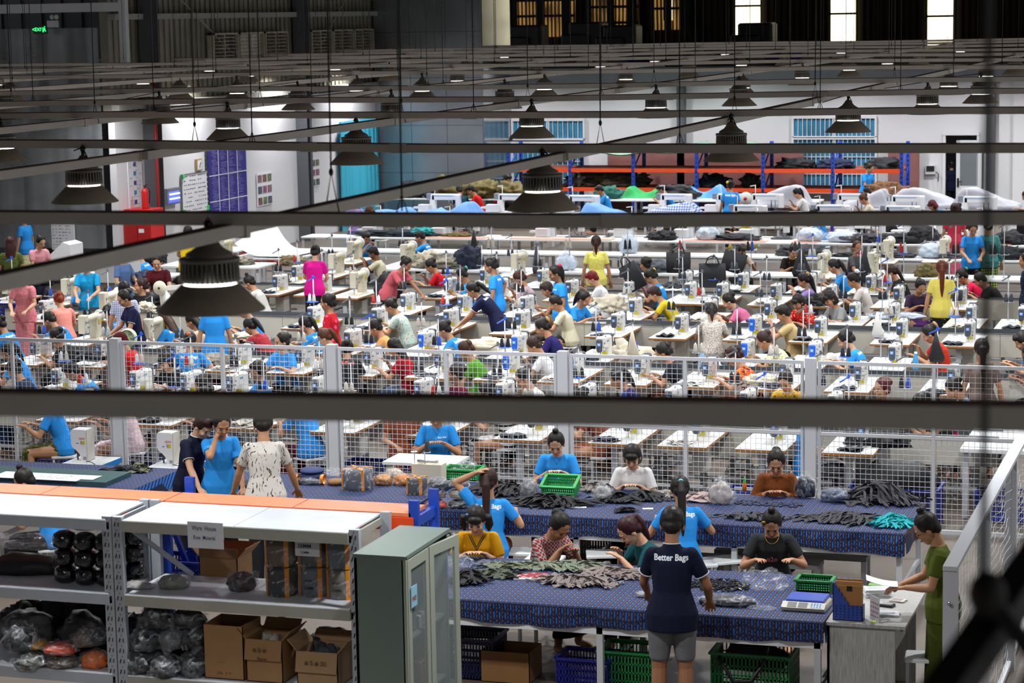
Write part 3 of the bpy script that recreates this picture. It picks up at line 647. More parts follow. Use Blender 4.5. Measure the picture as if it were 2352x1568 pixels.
pr(893, 780, 'one', 185, 'person in dark red shirt and jeans', 'person in dark red shirt and pale jeans behind the fence', 'tee', '#96101f', 'pants', '#4a5c74', 'long')
pr(1056, 786, 'sew', 185, 'person in leaf green dress', 'person in leaf green dress with brown ponytail behind the fence', 'blouse', '#4b8a1c', 'skirt', '#4b8a1c', 'claw', '#3c1e12')
pr(797, 782, 'sew', 110, 'person in black shirt with colourful letters', 'person in black shirt with coloured shoulder letters right of the second thick fence post', 'tee', DK, 'pants', DK, 'bun', text=('SUMM', .085, 1, '#c94a44', 0., .08))
pr(1043, 834, 'look', 225, 'person in wine red t-shirt', 'person in wine red t-shirt low behind the fence, in front of the green dress', 'tee', '#5a1230', 'pants', DK, 'bun', skin=2)
pr(1189, 849, 'sew', 215, 'person in white t-shirt with hair pins', 'person in white t-shirt with two white hair pins, low behind the fence', 'tee', '#dadade', 'pants', DK, 'bun', face=1)
pr(1405, 849, 'sew', 195, 'person in navy with ponytail', 'person in dark navy t-shirt with ponytail right of the third thick fence post', 'tee', '#20205a', 'pants', DK, 'pony', skin=2)
pr(1510, 790, 'sew', 190, 'person in black t-shirt and red batik skirt', 'person in black t-shirt and dark red patterned skirt behind the fence', 'tee', '#1b1e26', 'skirt', 'red_orient', 'claw')
pr(925, 893, 'idle', 300, 'person in terracotta clothes', 'person in terracotta trousers and top sitting behind the fence, head behind the nearest rail', 'tee', '#8c4a2c', 'pants', '#7c3f24', 'bun')
pr(1104, 880, 'sew', 190, 'person in black and white stripes', 'person in black and white striped dress seated behind the fence', 'tee', 'stripe_bw', 'skirt', 'stripe_bw', 'bun')
pr(1318, 895, 'sew', 190, 'person in rust brown dress', 'person in long rust brown dress behind the third thick fence post', 'blouse', '#8c4a30', 'skirt', '#8c4a30', 'bun')
# --- right
pr(1690, 490, 'one', 190, 'person in mustard outfit', 'person in mustard yellow shirt and trousers, head behind a ceiling rail', 'tee', '#9c8a1a', 'pants', '#a08a14', 'bun')
pr(1860, 483, 'one', 190, 'blue worker at the far white table', 'person in blue t-shirt with head behind a ceiling rail, at the far white work table', 'tee', BL, 'pants', DK, 'bun')
pr(2025, 487, 'one', 190, 'black-clad worker at the far table', 'person in black t-shirt reaching over grey cloth at the far white table', 'tee', DK, 'pants', DK, 'bun')
pr(2193, 466, 'stand', 95, 'person in coral top and pink skirt', 'person in coral red top and pink patterned skirt standing at the far right', 'tee', '#c8384c', 'skirt', 'pink_skirt', 'bun', '#2a100c')
pr(2236, 512, 'work', 285, 'blue worker facing out beside the teal blouse', 'person in blue v-neck t-shirt facing out, left of the green plaid trousers', 'tee', BL, 'pants', DK, 'bun', face=1)
pr(2270, 503, 'stand', 105, 'person in teal patterned blouse', 'person in teal patterned long-sleeved blouse and green plaid trousers, back turned', 'long', 'teal_pattern', 'pants', 'green_plaid', 'bun')
pr(1708, 564, 'sew2', 300, 'bent man in beige', 'person in beige t-shirt bent deeply forward behind a hanging black bag', 'tee', '#b5a48f', 'pants', DK, 'boy')
pr(1826, 564, 'sew', 300, 'person in black and gold shirt', 'person in black shirt with gold pattern looking down, seated behind hanging fabric', 'tee', 'dark_yellow_pattern', 'pants', DK, 'bun', face=1)
pr(1970, 552, 'look', 335, 'person with orange-streaked hair', 'person in grey t-shirt with orange-streaked black hair looking right', 'tee', '#454548', 'pants', DK, 'topbun', '#3a1c0c', skin=2)
pr(1905, 597, 'sew', 188, 'blue worker with long loose ponytail', 'person in blue t-shirt with a long loose ponytail in side view, right rows', 'tee', BL, 'pants', DK, 'longpony', text=1)
pr(1949, 628, 'sew', 190, 'person in white and black t-shirt', 'person in white t-shirt with black sleeves and white scrunchie', 'tee', '#d3ccc6', 'pants', DK, 'claw')
pr(1836, 628, 'hold', 190, 'person in lilac t-shirt', 'person in lilac t-shirt, ponytail with a furry scrunchie', 'tee', '#9a7fc2', 'pants', DK, 'longpony')
pr(1826, 678, 'sew', 240, 'person in red dotted blouse', 'person in red blouse with small white dots, black bob hair hanging forward', 'blouse', 'red_dots', 'skirt', DK, 'bob', face=1)
pr(1898, 670, 'sew', 225, 'person in grey t-shirt with bob hair', 'person in light grey t-shirt with black bob hair looking right and down', 'tee', '#8c9090', 'pants', DK, 'bob', face=1)
pr(2036, 610, 'sew', 190, 'person in black t-shirt with long braid', 'person in black t-shirt with a long reddish braid, seated in the right rows', 'tee', DK, 'pants', DK, 'braid', '#2c1610', text=('250', .10, 1, '#d9d9d9', .0, .05))
pr(2163, 597, 'stand', 100, 'person in yellow t-shirt and flowered skirt', 'person in pale yellow t-shirt and black flowered skirt standing with auburn ponytail', 'tee', '#d8c860', 'skirt', 'black_flowers', 'longpony', '#5a240f')
pr(2198, 620, 'sew2', 190, 'person in hot pink t-shirt', 'person in hot pink t-shirt bowing down, teal scrunchie', 'tee', '#d81a4a', 'pants', DK, 'bun')
pr(2118, 644, 'sew', 300, 'person in dark violet skirt', 'person with black hair bent over olive fabric in front of the yellow t-shirt, violet skirt', 'tee', '#3a2c44', 'skirt', '#3c1450', 'bun')
pr(2240, 628, 'sew2', 190, 'person in black t-shirt at the right', 'person in plain black t-shirt with small top bun leaning left, right side', 'tee', '#17171a', 'pants', DK, 'topbun')
pr(1662, 676, 'sew2', 190, 'person in pink blouse', 'person in plain pink blouse leaning over a table', 'tee', '#c9688f', 'pants', DK, 'bun', skin=0)
pr(1634, 697, 'sew', 105, 'person in leopard dress and black cap', 'person in black and white speckled dress with a black cap and shoulder strap, back turned', 'blouse', 'leopard', 'skirt', 'leopard', 'pony')
pr(1788, 702, 'hold', 190, 'person in beige t-shirt', 'person in beige t-shirt with short black hair holding a dark piece', 'tee', '#c2a878', 'pants', DK, 'boy')
pr(1741, 764, 'sew2', 190, 'person in cream dotted blouse', 'person in cream blouse with coloured dots bending over, brown bun', 'blouse', 'cream_dots', 'skirt', '#c9c08a', 'bun', '#2c1610')
pr(1672, 798, 'sew', 185, 'person in orange tie-dye dress', 'person in orange tie-dye dress with brown hair behind the fence', 'blouse', 'tie_dye', 'skirt', 'tie_dye', 'claw', '#2c1610')
pr(1929, 762, 'sew', 188, 'blue worker with two hair clips', 'person in blue t-shirt with pink hair clips just above the fence on the right', 'tee', BL, 'pants', DK, 'claw', text=1, skin=0)
pr(2121, 749, 'one', 190, 'person in orange-red blouse', 'person in orange-red ruffled blouse with a fawn hair claw', 'blouse', '#b8321c', 'pants', DK, 'claw')
pr(2254, 776, 'stand', 105, 'person in taupe dress', 'person in taupe brown dress with a long dark braid standing with the back turned', 'tee', '#6f5f58', 'skirt', '#6f5f58', 'braid', '#1d1310', skin=1)
pr(2336, 765, 'sew', 190, 'short-haired blue worker at the right edge', 'person in blue t-shirt with short dark hair near the right edge of the picture', 'tee', BL, 'pants', DK, 'boy')
pr(2352, 795, 'sew', 195, 'person in white at the right edge', 'person in white t-shirt with black hair cut by the right edge of the picture', 'tee', '#c9c9cc', 'pants', DK, 'bun', skin=3)
pr(1800, 857, 'sew', 262, 'person in yellow floral blouse', 'person in yellow floral blouse facing out, looking down, low behind the fence', 'blouse', 'yellow_floral', 'skirt', DK, 'bun', face=1)
pr(2023, 867, 'look', 262, 'red-haired person with hand at mouth', 'person in dark top with dark red hair facing out, low behind the fence', 'tee', '#1f2026', 'pants', DK, 'bun', '#4a0c16', face=1)
pr(2175, 873, 'sew2', 200, 'person in blue-striped shirt', 'person in blue and white striped shirt low behind the fence on the right', 'tee', 'blue_white', 'pants', DK, 'bun')
pr(2100, 908, 'sew2', 200, 'dark head between machines', 'person with black hair, only the head top above the nearest rail, right side', 'tee', DK, 'pants', DK, 'bun')
pr(2352, 580, 'stand', 200, 'person in navy floral dress', 'person in navy floral dress cut by the right edge of the picture', 'blouse', 'navy_floral', 'skirt', 'navy_floral', 'bun')
pr(1866, 915, 'idle', 20, 'blue worker in plaid trousers', 'person in blue t-shirt and grey plaid trousers sitting behind the fence', 'tee', BL, 'pants', 'grey_plaid', 'bun', text=1)
pr(2122, 905, 'sew2', 190, 'person in magenta floral dress', 'person in magenta floral dress behind the fence with arms stretched left', 'tank', 'magenta_floral', 'skirt', 'magenta_floral', 'bun')
# --- far end
pr(815, 452, 'idle', 290, 'person in lilac blouse far away', 'person in lilac blouse facing out in front of the teal curtain', 'blouse', '#9c86b8', 'skirt', '#6a5a8a', 'long', face=1, skin=0)
pr(842, 474, 'sew', 190, 'brown-haired head beside the lilac blouse', 'person with ginger brown hair bowed beside the lilac blouse', 'tee', '#6a4a34', 'pants', DK, 'bob', '#4a2a14')
pr(1054, 427, 'sew', 120, 'person in dark teal far away', 'person in dark teal shirt, back turned, behind the red t-shirt', 'tee', '#123f50', 'pants', DK, 'short')
pr(1076, 427, 'sew', 190, 'man in bright red t-shirt', 'person in bright red t-shirt with short hair at the far machines', 'tee', '#c41a1c', 'pants', '#3f4a5c', 'short')
pr(1170, 401, 'sew', 330, 'person in dark red behind olive bags', 'person in dark red top with black hair behind the heap of olive bags', 'tee', '#8c1a22', 'pants', DK, 'boy', Y=56.9)
pr(1370, 427, 'one', 195, 'far blue worker beside the dark lamp', 'person in blue t-shirt with short hair right of the second lamp, far machines', 'tee', BL, 'pants', DK, 'boy', text=1)
pr(1511, 425, 'sew2', 190, 'far blue worker by the green cover', 'person in blue t-shirt with short hair in front of the green cover', 'tee', BL, 'pants', DK, 'boy', text=1)
pr(1678, 412, 'stand', 100, 'far standing blue worker with yellow flower', 'person in blue t-shirt standing with a yellow flower in the hair', 'tee', BL, 'pants', DK, 'bun', text=1)
pr(1823, 434, 'one', 190, 'far person in white t-shirt', 'person in white t-shirt with ponytail at the far machines', 'tee', '#dadada', 'pants', DK, 'pony', skin=0)
pr(2003, 376, 'work', 330, 'blue worker at the far shelf', 'person in blue t-shirt standing at the blue shelf sorting brown strips', 'tee', BL, 'pants', DK, 'bun')
pr(1985, 431, 'sew', 190, 'far blue worker with curly updo', 'person in blue t-shirt with a curly updo at the far right machines', 'tee', BL, 'pants', DK, 'topbun', text=1)
pr(1975, 447, 'one', 190, 'far person in cream blouse', 'person in cream blouse with light brown fringe at the far machines', 'tee', '#cfc4b0', 'pants', DK, 'bun', '#4a2c18')
pr(2134, 461, 'sew2', 190, 'far red-haired worker', 'person with dark red hair and blue collar bowed at the far right machines', 'tee', BL, 'pants', DK, 'bob', '#4a0e14')
pr(2184, 369, 'stand', 120, 'person in the far door', 'person in navy polo shirt standing in the open white door', 'polo', NV, 'pants', DK, 'short', Y=60.5)
pr(2190, 469, 'sew', 190, 'dark head below the far door', 'person with dark hair between machines below the white door', 'tee', '#3a2a2c', 'pants', DK, 'bun', '#2a120e')
pr(2350, 440, 'sew', 195, 'far person in pale patterned shirt', 'person in pale patterned shirt at the right edge in front of the notices', 'tee', 'mint_flowers', 'pants', DK, 'bun')
# --- nearest people
pr(480, 957, 'tablehand', 340, 'navy polo boy at the round cushions', 'person with short brown hair in navy polo, one hand on the batik table', 'polo', '#11152c', 'pants', DK, 'boy', '#2a140c', skin=0, text=1, sc=.99, face=1)
pr(512, 950, 'faceup', 310, 'blue worker hand at the temple', 'person in blue t-shirt with one hand at the temple, between the two standing readers', 'tee', BL, 'pants', DK, 'bun', skin=1, sc=.99, face=1)
pr(603, 943, 'manlean', 115, 'palm-print shirt man', 'person in white palm-print shirt leaning on the batik table with the back turned', 'tee', 'palm_print', 'pants', DK, 'short', skin=1, sc=1.05)
pr(1000, 932, 'lookdown', 285, 'blue worker behind the plastic bundles', 'person in blue v-neck t-shirt facing out behind a small machine and plastic bundles', 'tee', BL, 'pants', DK, 'bun', skin=1, face=1, text=2, Y=22.95, trim=[('neckline', '#1f6fb8', .003, [[(-.06, .155), (0, .07), (.06, .155)]])])
pr(1275, 998, 'lookdown', 280, 'blue worker behind the green basket', 'person in blue v-neck t-shirt with top bun looking down behind the green basket', 'tee', BL, 'pants', DK, 'topbun', skin=0, face=1, trim=[('neckline', '#1f6fb8', .003, [[(-.06, .155), (0, .07), (.06, .155)]])])
pr(1450, 1027, 'lookdown', 280, 'person in white t-shirt at the batik table', 'person in white t-shirt with black bob hair looking down at own hands', 'tee', '#d6d6d6', 'pants', DK, 'bob', skin=0, face=1, text=('WITHIN', .03, 0, '#2a2a30', .02, -.06))
pr(1782, 1040, 'lookdown', 278, 'person in brown shirt', 'person in brown long-sleeved shirt at the far side of the batik table', 'long', '#6f3c1a', 'pants', DK, 'bun', skin=1, face=1)
pr(1123, 1073, 'backarm', 105, 'blue back with brown ponytail', 'person in blue t-shirt with long brown ponytail, one hand raised to the head', 'tee', BL, 'pants', '#5c2c14', 'longpony', '#2e1710', skin=1, text=1)
pr(1560, 1092, 'backsit', 110, 'blue back with snowflake hair clip', 'person in blue t-shirt with black ponytail and light blue hair clip, seated with back turned', 'tee', BL, 'skirt', 'red_plaid', 'longpony', skin=1, text=1)
pr(1090, 1170, 'lookdown', 282, 'girl with pigtails in yellow', 'person with two pigtails in yellow embroidered blouse, looking down', 'tee', '#c98f0c', 'skirt', '#20140c', 'pig', skin=0, face=1, trim=[('embroidery', '#20140c', .004, [[(-.09, .16), (0, .02), (.09, .16)], [(-.07, .16), (0, .045), (.07, .16)], [(-.12, -.09), (.12, -.09)]]), ('orange_ribbon', '#d8661c', .004, [[(-.08, -.10), (-.08, -.2)], [(-.03, -.10), (-.03, -.2)], [(.03, -.10), (.03, -.2)], [(.08, -.10), (.08, -.2)]])])
pr(1300, 1188, 'pinch', 325, 'person in red and grey plaid blouse', 'person in red and grey patterned blouse bowed over the table, black hair tied back', 'tee', 'plaid_red_grey', 'skirt', DK, 'bun', skin=2, face=1)
pr(1422, 1196, 'pinch', 215, 'person in dark teal top with red hair', 'person in dark teal top with long dark red hair bowed over small parts', 'blouse', '#0f4a50', 'pants', DK, 'pony', '#2e0c12', skin=0, face=1)
pr(1772, 1182, 'lookdown3', 280, 'person in charcoal t-shirt with necklace', 'person in charcoal t-shirt with gold necklace sorting rings on the batik table', 'tee', '#2a2c2e', 'pants', DK, 'topbun', skin=1, face=1, text=('o2o', .07, 0, '#c9707c', .0, -.05))
pr(1545, 1163, 'manback', 100, 'standing man in navy polo', 'person in navy polo with white lettering and grey shorts, standing with the back turned', 'polo', '#0f142c', 'shorts', '#6b6b6e', 'short', skin=2, text=1, sc=1.04)
pr(2106, 1182, 'reader', 190, 'person in olive dress', 'person in olive green dress with glasses reading papers beside the desk', 'blouse', '#4f5a1c', 'skirt', '#454e16', 'topbun', skin=1, face=1)
pr(38, 1080, 'sew', 200, 'black bun behind the orange shelf', 'person in blue t-shirt with black top bun half hidden behind the orange boards', 'tee', BL, 'pants', DK, 'topbun')
# ================================================================ materials of the place
M_conc = mat('polished_concrete', '#5f564c', .45, vary=.12, vs=.6, bump=.1, bs=3)
M_white = mat('white_paint', '#d9d9dc', .6, vary=.03, vs=.5)
M_steel = mat('painted_steel', '#c3c6ca', .45, vary=.05, vs=3)
M_wlam = mat('white_laminate', '#e3e6e6', .35, vary=.02, vs=4)
M_wood = mat('plywood_edge', '#a9743a', .6, vary=.15, vs=30)
M_dkst = mat('dark_steel', '#3c3f44', .5, vary=.06, vs=2)
M_gwall = mat('grey_column', '#53565c', .6)
M_rail = mat('rail_paint', '#c3bbae', .55, vary=.10, vs=3)
M_dust = mat('rail_dust', '#5b4238', .9, vary=.3, vs=9)
M_wire = mat('wire_dark', '#1c1a19', .6)
M_shade = mat('lamp_shade', '#a89a86', .5, vary=.08, vs=20)
M_black = mat('black_plastic', '#17181a', .45)
M_zinc = mat('galvanised_sheet', '#a9afb5', .28, .85, vary=.14, vs=1.3, bump=.06, bs=2)
M_corr = mat('corrugated_wall', '#7a7768', .65, vary=.25, vs=1.2)
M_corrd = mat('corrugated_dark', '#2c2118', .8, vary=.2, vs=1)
# ---------------------------------------------------------------- structure
m = MB(); m.box(-36, 8, 1.0, 87, -.2, 0); struct('floor', m, M_conc)
m = MB(); m.box(-36, 8, -2.2, -2, 0, 9); struct('wall_near_unseen', m, mat('unseen_wall', '#6a6a6c', .8))  # unseen wall behind the camera, added to block world light from the nearest rail
m = MB(); m.box(-36, 8, -2, 88, 9.0, 9.2); struct('ceiling', m, mat('unseen_roof', '#3a3a3c', .8))  # unseen roof, added to keep world light out of the hall
LW = -22.4
m = MB(); m.box(LW - .15, LW, 42.8, 60, 0, 3.55); struct('wall_left', m, M_white)
m = MB(); m.box(LW - .25, LW - .1, 42.8, 60, 3.55, 9)
y = 42.8
while y < 60: m.box(LW - .1, LW - .065, y, y + .13, 3.55, 9); y += .26
struct('wall_left_upper', m, M_corr)
m = MB()
for z in (3.6, 5.45): m.box(LW - .06, LW + .12, 42.8, 60, z, z + .12)
m.beam((LW + .05, 44.4, 6.6), (LW + .05, 50.6, 3.7), .03, .03); m.beam((LW + .05, 52.2, 3.7), (LW + .05, 56.6, 6.6), .03, .03)
struct('trim_1', m, mat('purlin', '#8b8b84', .6))
m = MB()
for y in (44.2, 52.35): m.box(LW, LW + .30, y - .15, y - .13, 0, 9); m.box(LW, LW + .30, y + .13, y + .15, 0, 9); m.box(LW + .14, LW + .16, y - .13, y + .13, 0, 9)
struct('trim_2', m, M_gwall)
m = MB(); m.box(-21.98, -21.83, 42.35, 42.5, 4.45, 9); m.box(-30, -21.9, 42.36, 42.49, 5.62, 5.8); struct('trim_3', m, M_steel)
m = MB(); m.tube([(LW + .35, 43.95, 0), (LW + .35, 43.95, 4.2)], .04); struct('trim_4', m, mat('red_pipe', '#8e1f1c', .5))
BW = 60.
dx0, dx1 = PYc(2172, 400, BW).x, PYc(2243, 400, BW).x
m = MB(); m.box(LW, dx0, BW, BW + .15, 0, 3.55); m.box(dx1, 6, BW, BW + .15, 0, 3.55); m.box(dx0, dx1, BW, BW + .15, 2.15, 3.55); struct('wall_back', m, M_white)
m = MB(); m.box(-19.4, 6, BW - .12, BW + .3, 3.55, 3.95); struct('trim_5', m, mat('fascia_grey', '#7f868e', .4, .4))
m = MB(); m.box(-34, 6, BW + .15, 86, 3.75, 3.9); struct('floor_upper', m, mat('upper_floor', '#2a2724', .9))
m = MB()
for cx in (-14.6, -6.5): m.box(cx - .1, cx + .1, BW - .25, BW, 0, 3.55)
struct('trim_6', m, M_gwall)
m = MB(); m.box(-5.95, -5.6, BW - .1, BW, 0, 3.55); struct('trim_7', m, M_white)
# room of galvanised sheet in the far left corner
m = MB(); m.box(LW, -19.4, 57.6, BW, 0, 9); struct('wall_far_left', m, M_zinc)
m = MB()
for z in (1.3, 2.55, 3.8, 5.0): m.box(LW, -19.4, 57.594, 57.6, z, z + .012)
for x in (-21.4, -20.4): m.box(x, x + .012, 57.594, 57.6, 0, 9)
struct('trim_8', m, mat('seam', '#5a5e63', .5, .6))
# room behind the open far door
m = MB(); m.box(dx0 - 1.4, dx1 + 1.4, BW + 2.4, BW + 2.5, 0, 3.4); struct('wall_behind_door', m, mat('dim_wall', '#8f9290', .8))
# far gable with daylight panels
m = MB(); m.box(-36, 8, 86, 86.2, 3.9, 9)
x = -36
while x < 8: m.box(x, x + .12, 85.95, 86, 3.9, 9); x += .24
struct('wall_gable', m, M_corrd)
gl = mat('daylight_panel', '#fff4cf', .5, emit=2.4)
for i, (a, b) in enumerate(((1690, 1746), (1909, 1965), (2131, 2189), (1531, 1546))):
    xa, xb = PYc(a, 50, 85.9).x, PYc(b, 50, 85.9).x
    z0 = (4.5, 4.15, 4.0, 5.1)[i]
    m = MB(); m.box(xa, xb, 85.86, 85.9, z0, 9); w = m.obj('window_%d' % (i + 1), gl, kind='structure')
    f = MB(); f.box(xa - .08, xb + .05, 85.8, 85.86, z0 + 1.05, z0 + 1.13); f.box(xa - .1, xa, 85.8, 85.9, z0, 9)
    f.obj('window_bar', mat('brass_bar', '#6b5326', .6), w)
def slat_panel(i, xa, xb, z0):
    m, nt = None, None
    if 'slats_lit' not in MC:
        mm = bpy.data.materials.new('slats_lit'); mm.use_nodes = True; nt = mm.node_tree; b = nt.nodes['Principled BSDF']
        tc = nt.nodes.new('ShaderNodeTexCoord'); w = nt.nodes.new('ShaderNodeTexWave'); w.inputs['Scale'].default_value = 2.1; w.inputs['Distortion'].default_value = 1.2; w.inputs['Detail Scale'].default_value = .3
        nt.links.new(tc.outputs['Object'], w.inputs['Vector'])
        n = nt.nodes.new('ShaderNodeTexNoise'); n.inputs['Scale'].default_value = .9; nt.links.new(tc.outputs['Object'], n.inputs['Vector'])
        q = nt.nodes.new('ShaderNodeMath'); q.operation = 'MULTIPLY'; nt.links.new(w.outputs['Fac'], q.inputs[0]); nt.links.new(n.outputs['Fac'], q.inputs[1])
        r = _ramp(nt, q.outputs[0], [(0, '#120c07'), (.25, '#4a3216'), (.42, '#b08646')], False)
        nt.links.new(r.outputs[0], b.inputs['Emission Color']); b.inputs['Emission Strength'].default_value = .75
        b.inputs['Base Color'].default_value = (.02, .015, .01, 1); MC['slats_lit'] = mm
    m = MB(); m.box(xa, xb, 85.86, 85.92, z0, 9); w = m.obj('window_%d' % i, MC['slats_lit'], kind='structure')
    f = MB()
    for z in (z0 + .75, z0 + 1.35): f.box(xa, xb, 85.7, 85.8, z, z + .1)
    for k in range(3): x = xa + (xb - xa) * (k + .0) / 2.5; f.box(x, x + .18 + .1 * k, 85.65, 85.7, z0, 9)
    f.obj('window_bar', mat('dark_bar', '#15100c', .8), w)
for i, (a, b, z0) in enumerate(((1182, 1322, 4.55), (1352, 1468, 4.25), (1494, 1582, 4.75))): slat_panel(5 + i, PYc(a, 50, 85.9).x, PYc(b, 50, 85.9).x, z0)
m = MB(); m.box(-19.4, -19.37, 57.62, 59.98, 0, 9); struct('wall_far_left_side', m, mat('polished_sheet', '#b4b6b8', .13, .95, vary=.08, vs=1.5, bump=.05, bs=1.5))
# stores on the upper floor
def lump_mesh(key, r, seed, amp=.25, fr=2.2, sub=3, flat=True, m=None):
    k = ('lump', key)
    if k in FR: return FR[k]
    bm = bmesh.new(); bmesh.ops.create_icosphere(bm, subdivisions=sub, radius=1)
    off = Vector((seed * 7.3, seed * 3.1, seed * 1.7))
    for v in bm.verts:
        n = v.co.normalized(); d = 1 + amp * noise.fractal(n * fr + off, .9, 2.1, 4) * 1.3 - amp * .35 * abs(noise.noise(n * fr * 3.3 + off))
        v.co = Vector((n.x * r[0], n.y * r[1], n.z * r[2])) * d
        if flat: v.co.z = max(v.co.z, -r[2] * .55)
    for f in bm.faces: f.smooth = True
    me = bpy.data.meshes.new(str(key)); bm.to_mesh(me); bm.free()
    if m: me.materials.append(m)
    FR[k] = me; return me
def lump(name, p, r, seed, m, lab, cat, amp=.25, fr=2.2, sub=3, parent=None, rz=0., group=None, rest=True):
    me = lump_mesh((name, seed, r), r, seed, amp, fr, sub, True, m)
    z0 = min(v.co.z for v in me.vertices)
    return mobj(name, me, parent, lab, cat, group, None, (p[0], p[1], p[2] - z0 if rest else p[2]), rz)
tarp = mat('blue_tarp', '#1c2f7a', .6, vary=.3, vs=2)
for i, (px, w) in enumerate(((1470, .9), (1560, 1.1), (1680, 1.2), (1800, 1.3))):
    q = PYc(px, 128, 66); lump('tarpaulin_heap', (q.x, 66, 3.9), (w * .42, .8, .34), 40 + i, tarp, 'dark blue tarpaulin heap on the upper storey, %s' % ('leftmost', 'second from the left', 'third from the left', 'rightmost')[i], 'tarpaulin')
for i, (px, hh) in enumerate(((1215, .55), (1352, .62), (1430, .5), (1740, .5))):
    q = PYc(px, 95, 78); m = MB(); m.rbox(-.6, .6, -.5, .5, 0, hh + .6, .1); m.rbox(-.85, .2, -.6, .2, 0, hh + .2, .08)
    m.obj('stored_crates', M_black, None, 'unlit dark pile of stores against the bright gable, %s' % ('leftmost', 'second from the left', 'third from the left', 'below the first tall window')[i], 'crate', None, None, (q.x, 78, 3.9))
# ---------------------------------------------------------------- louvres and wall furniture of the left wall
def louvre(ya, yb, z0, z1, lab, shut=0):
    r = empty('louvre_vent', (LW, ya, z0), 0, lab, 'louvre'); w, h = yb - ya, z1 - z0
    m = MB(); m.box(0, .16, 0, .05, 0, h); m.box(0, .16, w - .05, w, 0, h); m.box(0, .16, 0, w, h - .04, h); m.box(0, .16, 0, w, 0, .04); m.box(.03, .12, w / 2 - .02, w / 2 + .02, 0, h)
    m.obj('frame', mat('louvre_frame', '#a29c8c', .6, vary=.2, vs=4), r)
    for k in range(7):
        z = .05 + (h - .1) * (k + .5) / 7; s = MB(); t = .038 if shut else .012
        s.beam((.06, .05, z), (.06, w - .05, z), .11 if not shut else .02, t if not shut else h / 7.5, up=(.3, 0, 1)); s.obj('blade', mat('louvre_blade', '#b1ab9b', .6, vary=.25, vs=5), r)
for i in range(3): louvre(47.35 + i * 1.43, 47.35 + i * 1.43 + 1.36, 4.45, 5.12, 'metal louvre vent high on the left wall, %s of the left group' % ('left one', 'middle closed one', 'right one')[i], i == 1)
for i in range(3): louvre(53.0 + i * 1.43, 53.0 + i * 1.43 + 1.36, 4.45, 5.12, 'metal louvre vent high on the left wall, %s of the right group of three' % ('left one', 'middle one', 'right one')[i])
def wrect(name, x0, y0, x1, y1, m, lab, cat, d=.03, off=.0):
    a, b = PXc(x0, y0, LW + off), PXc(x1, y1, LW + off)
    r = empty(name, (LW + .012, a.y, b.z), 0, lab, cat); W_, H_ = b.y - a.y, a.z - b.z
    mb = MB(); mb.box(0, d, 0, W_, 0, H_); mb.obj('panel', m, r); return r, W_, H_
def squiggles(r, W_, H_, rows, cols, m, d=.034, seed=1, name='writing', fill=.8, z1=.95, z0=.08, y0=.06, y1=.94, th=.012):
    rd = random.Random(seed); mb = MB()
    for i in range(rows):
        z = H_ * (z1 - (z1 - z0) * i / max(1, rows - 1))
        for j in range(cols):
            if rd.random() < fill:
                ya = W_ * (y0 + (y1 - y0) * (j + rd.random() * .25) / cols); yb = ya + W_ * (y1 - y0) / cols * rd.uniform(.35, .8)
                mb.box(d - .004, d, ya, yb, z - th * rd.uniform(.3, .8), z + th * rd.uniform(.3, .8))
    mb.obj(name, m, r)
M_ink = mat('ink', '#2a2d36', .8); M_paper = mat('paper', '#dedfe4', .75)
r, a, b = wrect('whiteboard', 413, 403, 475, 481, M_paper, 'whiteboard full of hand-written rows on the left wall, green corner magnets', 'whiteboard')
squiggles(r, a, b, 9, 11, M_ink, seed=3)
m = MB(); m.box(0, .04, -.02, 0, 0, b); m.box(0, .04, 0, a, b, b + .02); m.box(0, .04, 0, a, -.02, 0); m.obj('frame', mat('alu', '#8c9094', .4, .6), r)
for yy, zz in ((0, 0), (a - .08, .0), (0, b - .08)): m = MB(); m.box(.03, .06, yy, yy + .08, zz, zz + .1); m.obj('magnet', mat('green_magnet', '#1fd35a', .5), r)
r, a, b = wrect('banner', 474, 338, 566, 496, mat('banner_blue', '#2f2786', .6, vary=.12, vs=3), 'large dark blue banner of small white text in panels on the left wall', 'banner')
squiggles(r, a, b, 46, 4, mat('banner_text', '#8d88c9', .7), seed=5, th=.008, fill=.92)
m = MB()
for k in range(1, 4): m.box(.03, .036, a * k / 4 - .01, a * k / 4 + .01, 0, b)
for k in (.28, .62): m.box(.03, .036, 0, a, b * k - .01, b * k + .01)
m.obj('panel_line', M_paper, r)
m = MB()
for k in range(16): m.box(0, .03, -.13, -.03, b * k / 16, b * (k + .75) / 16)
m.obj('side_strip', M_ink, r)
def collage(x0, y0, x1, y1, lab, seed):
    r, a, b = wrect('photo_collage', x0, y0, x1, y1, M_paper, lab, 'photos', .015); rd = random.Random(seed); i = 0
    for u in range(3):
        for v in range(3):
            m = MB(); m.box(.015, .02, a * (.06 + .32 * u), a * (.32 + .32 * u), b * (.04 + .34 * v), b * (.26 + .34 * v))
            m.obj('photograph', mat('print%d' % (i % 5), ['#7a5a52', '#55606c', '#8a6a70', '#6c7a58', '#9a5a7a'][i % 5], .6, vary=.6, vs=9), r); i += 1
collage(587, 399, 624, 468, 'sheet of nine photographs on the left wall right of the blue banner', 1)
collage(702, 366, 733, 426, 'sheet of nine photographs on the left wall beside the teal curtain', 2)
r, a, b = wrect('wall_chart', 290, 370, 326, 474, M_paper, 'tall white chart with small portraits on the left wall by the corner', 'chart', .02)
for k in range(5): m = MB(); m.box(.02, .026, a * .38, a * .56, b * (.08 + .2 * k), b * (.17 + .2 * k)); m.obj('portrait', mat('port%d' % (k % 2), ['#3a3a86', '#2a86b0'][k % 2], .6, vary=.4, vs=20), r)
squiggles(r, a, b, 12, 4, mat('faint_ink', '#9a9cb0', .8), seed=8, fill=.5)
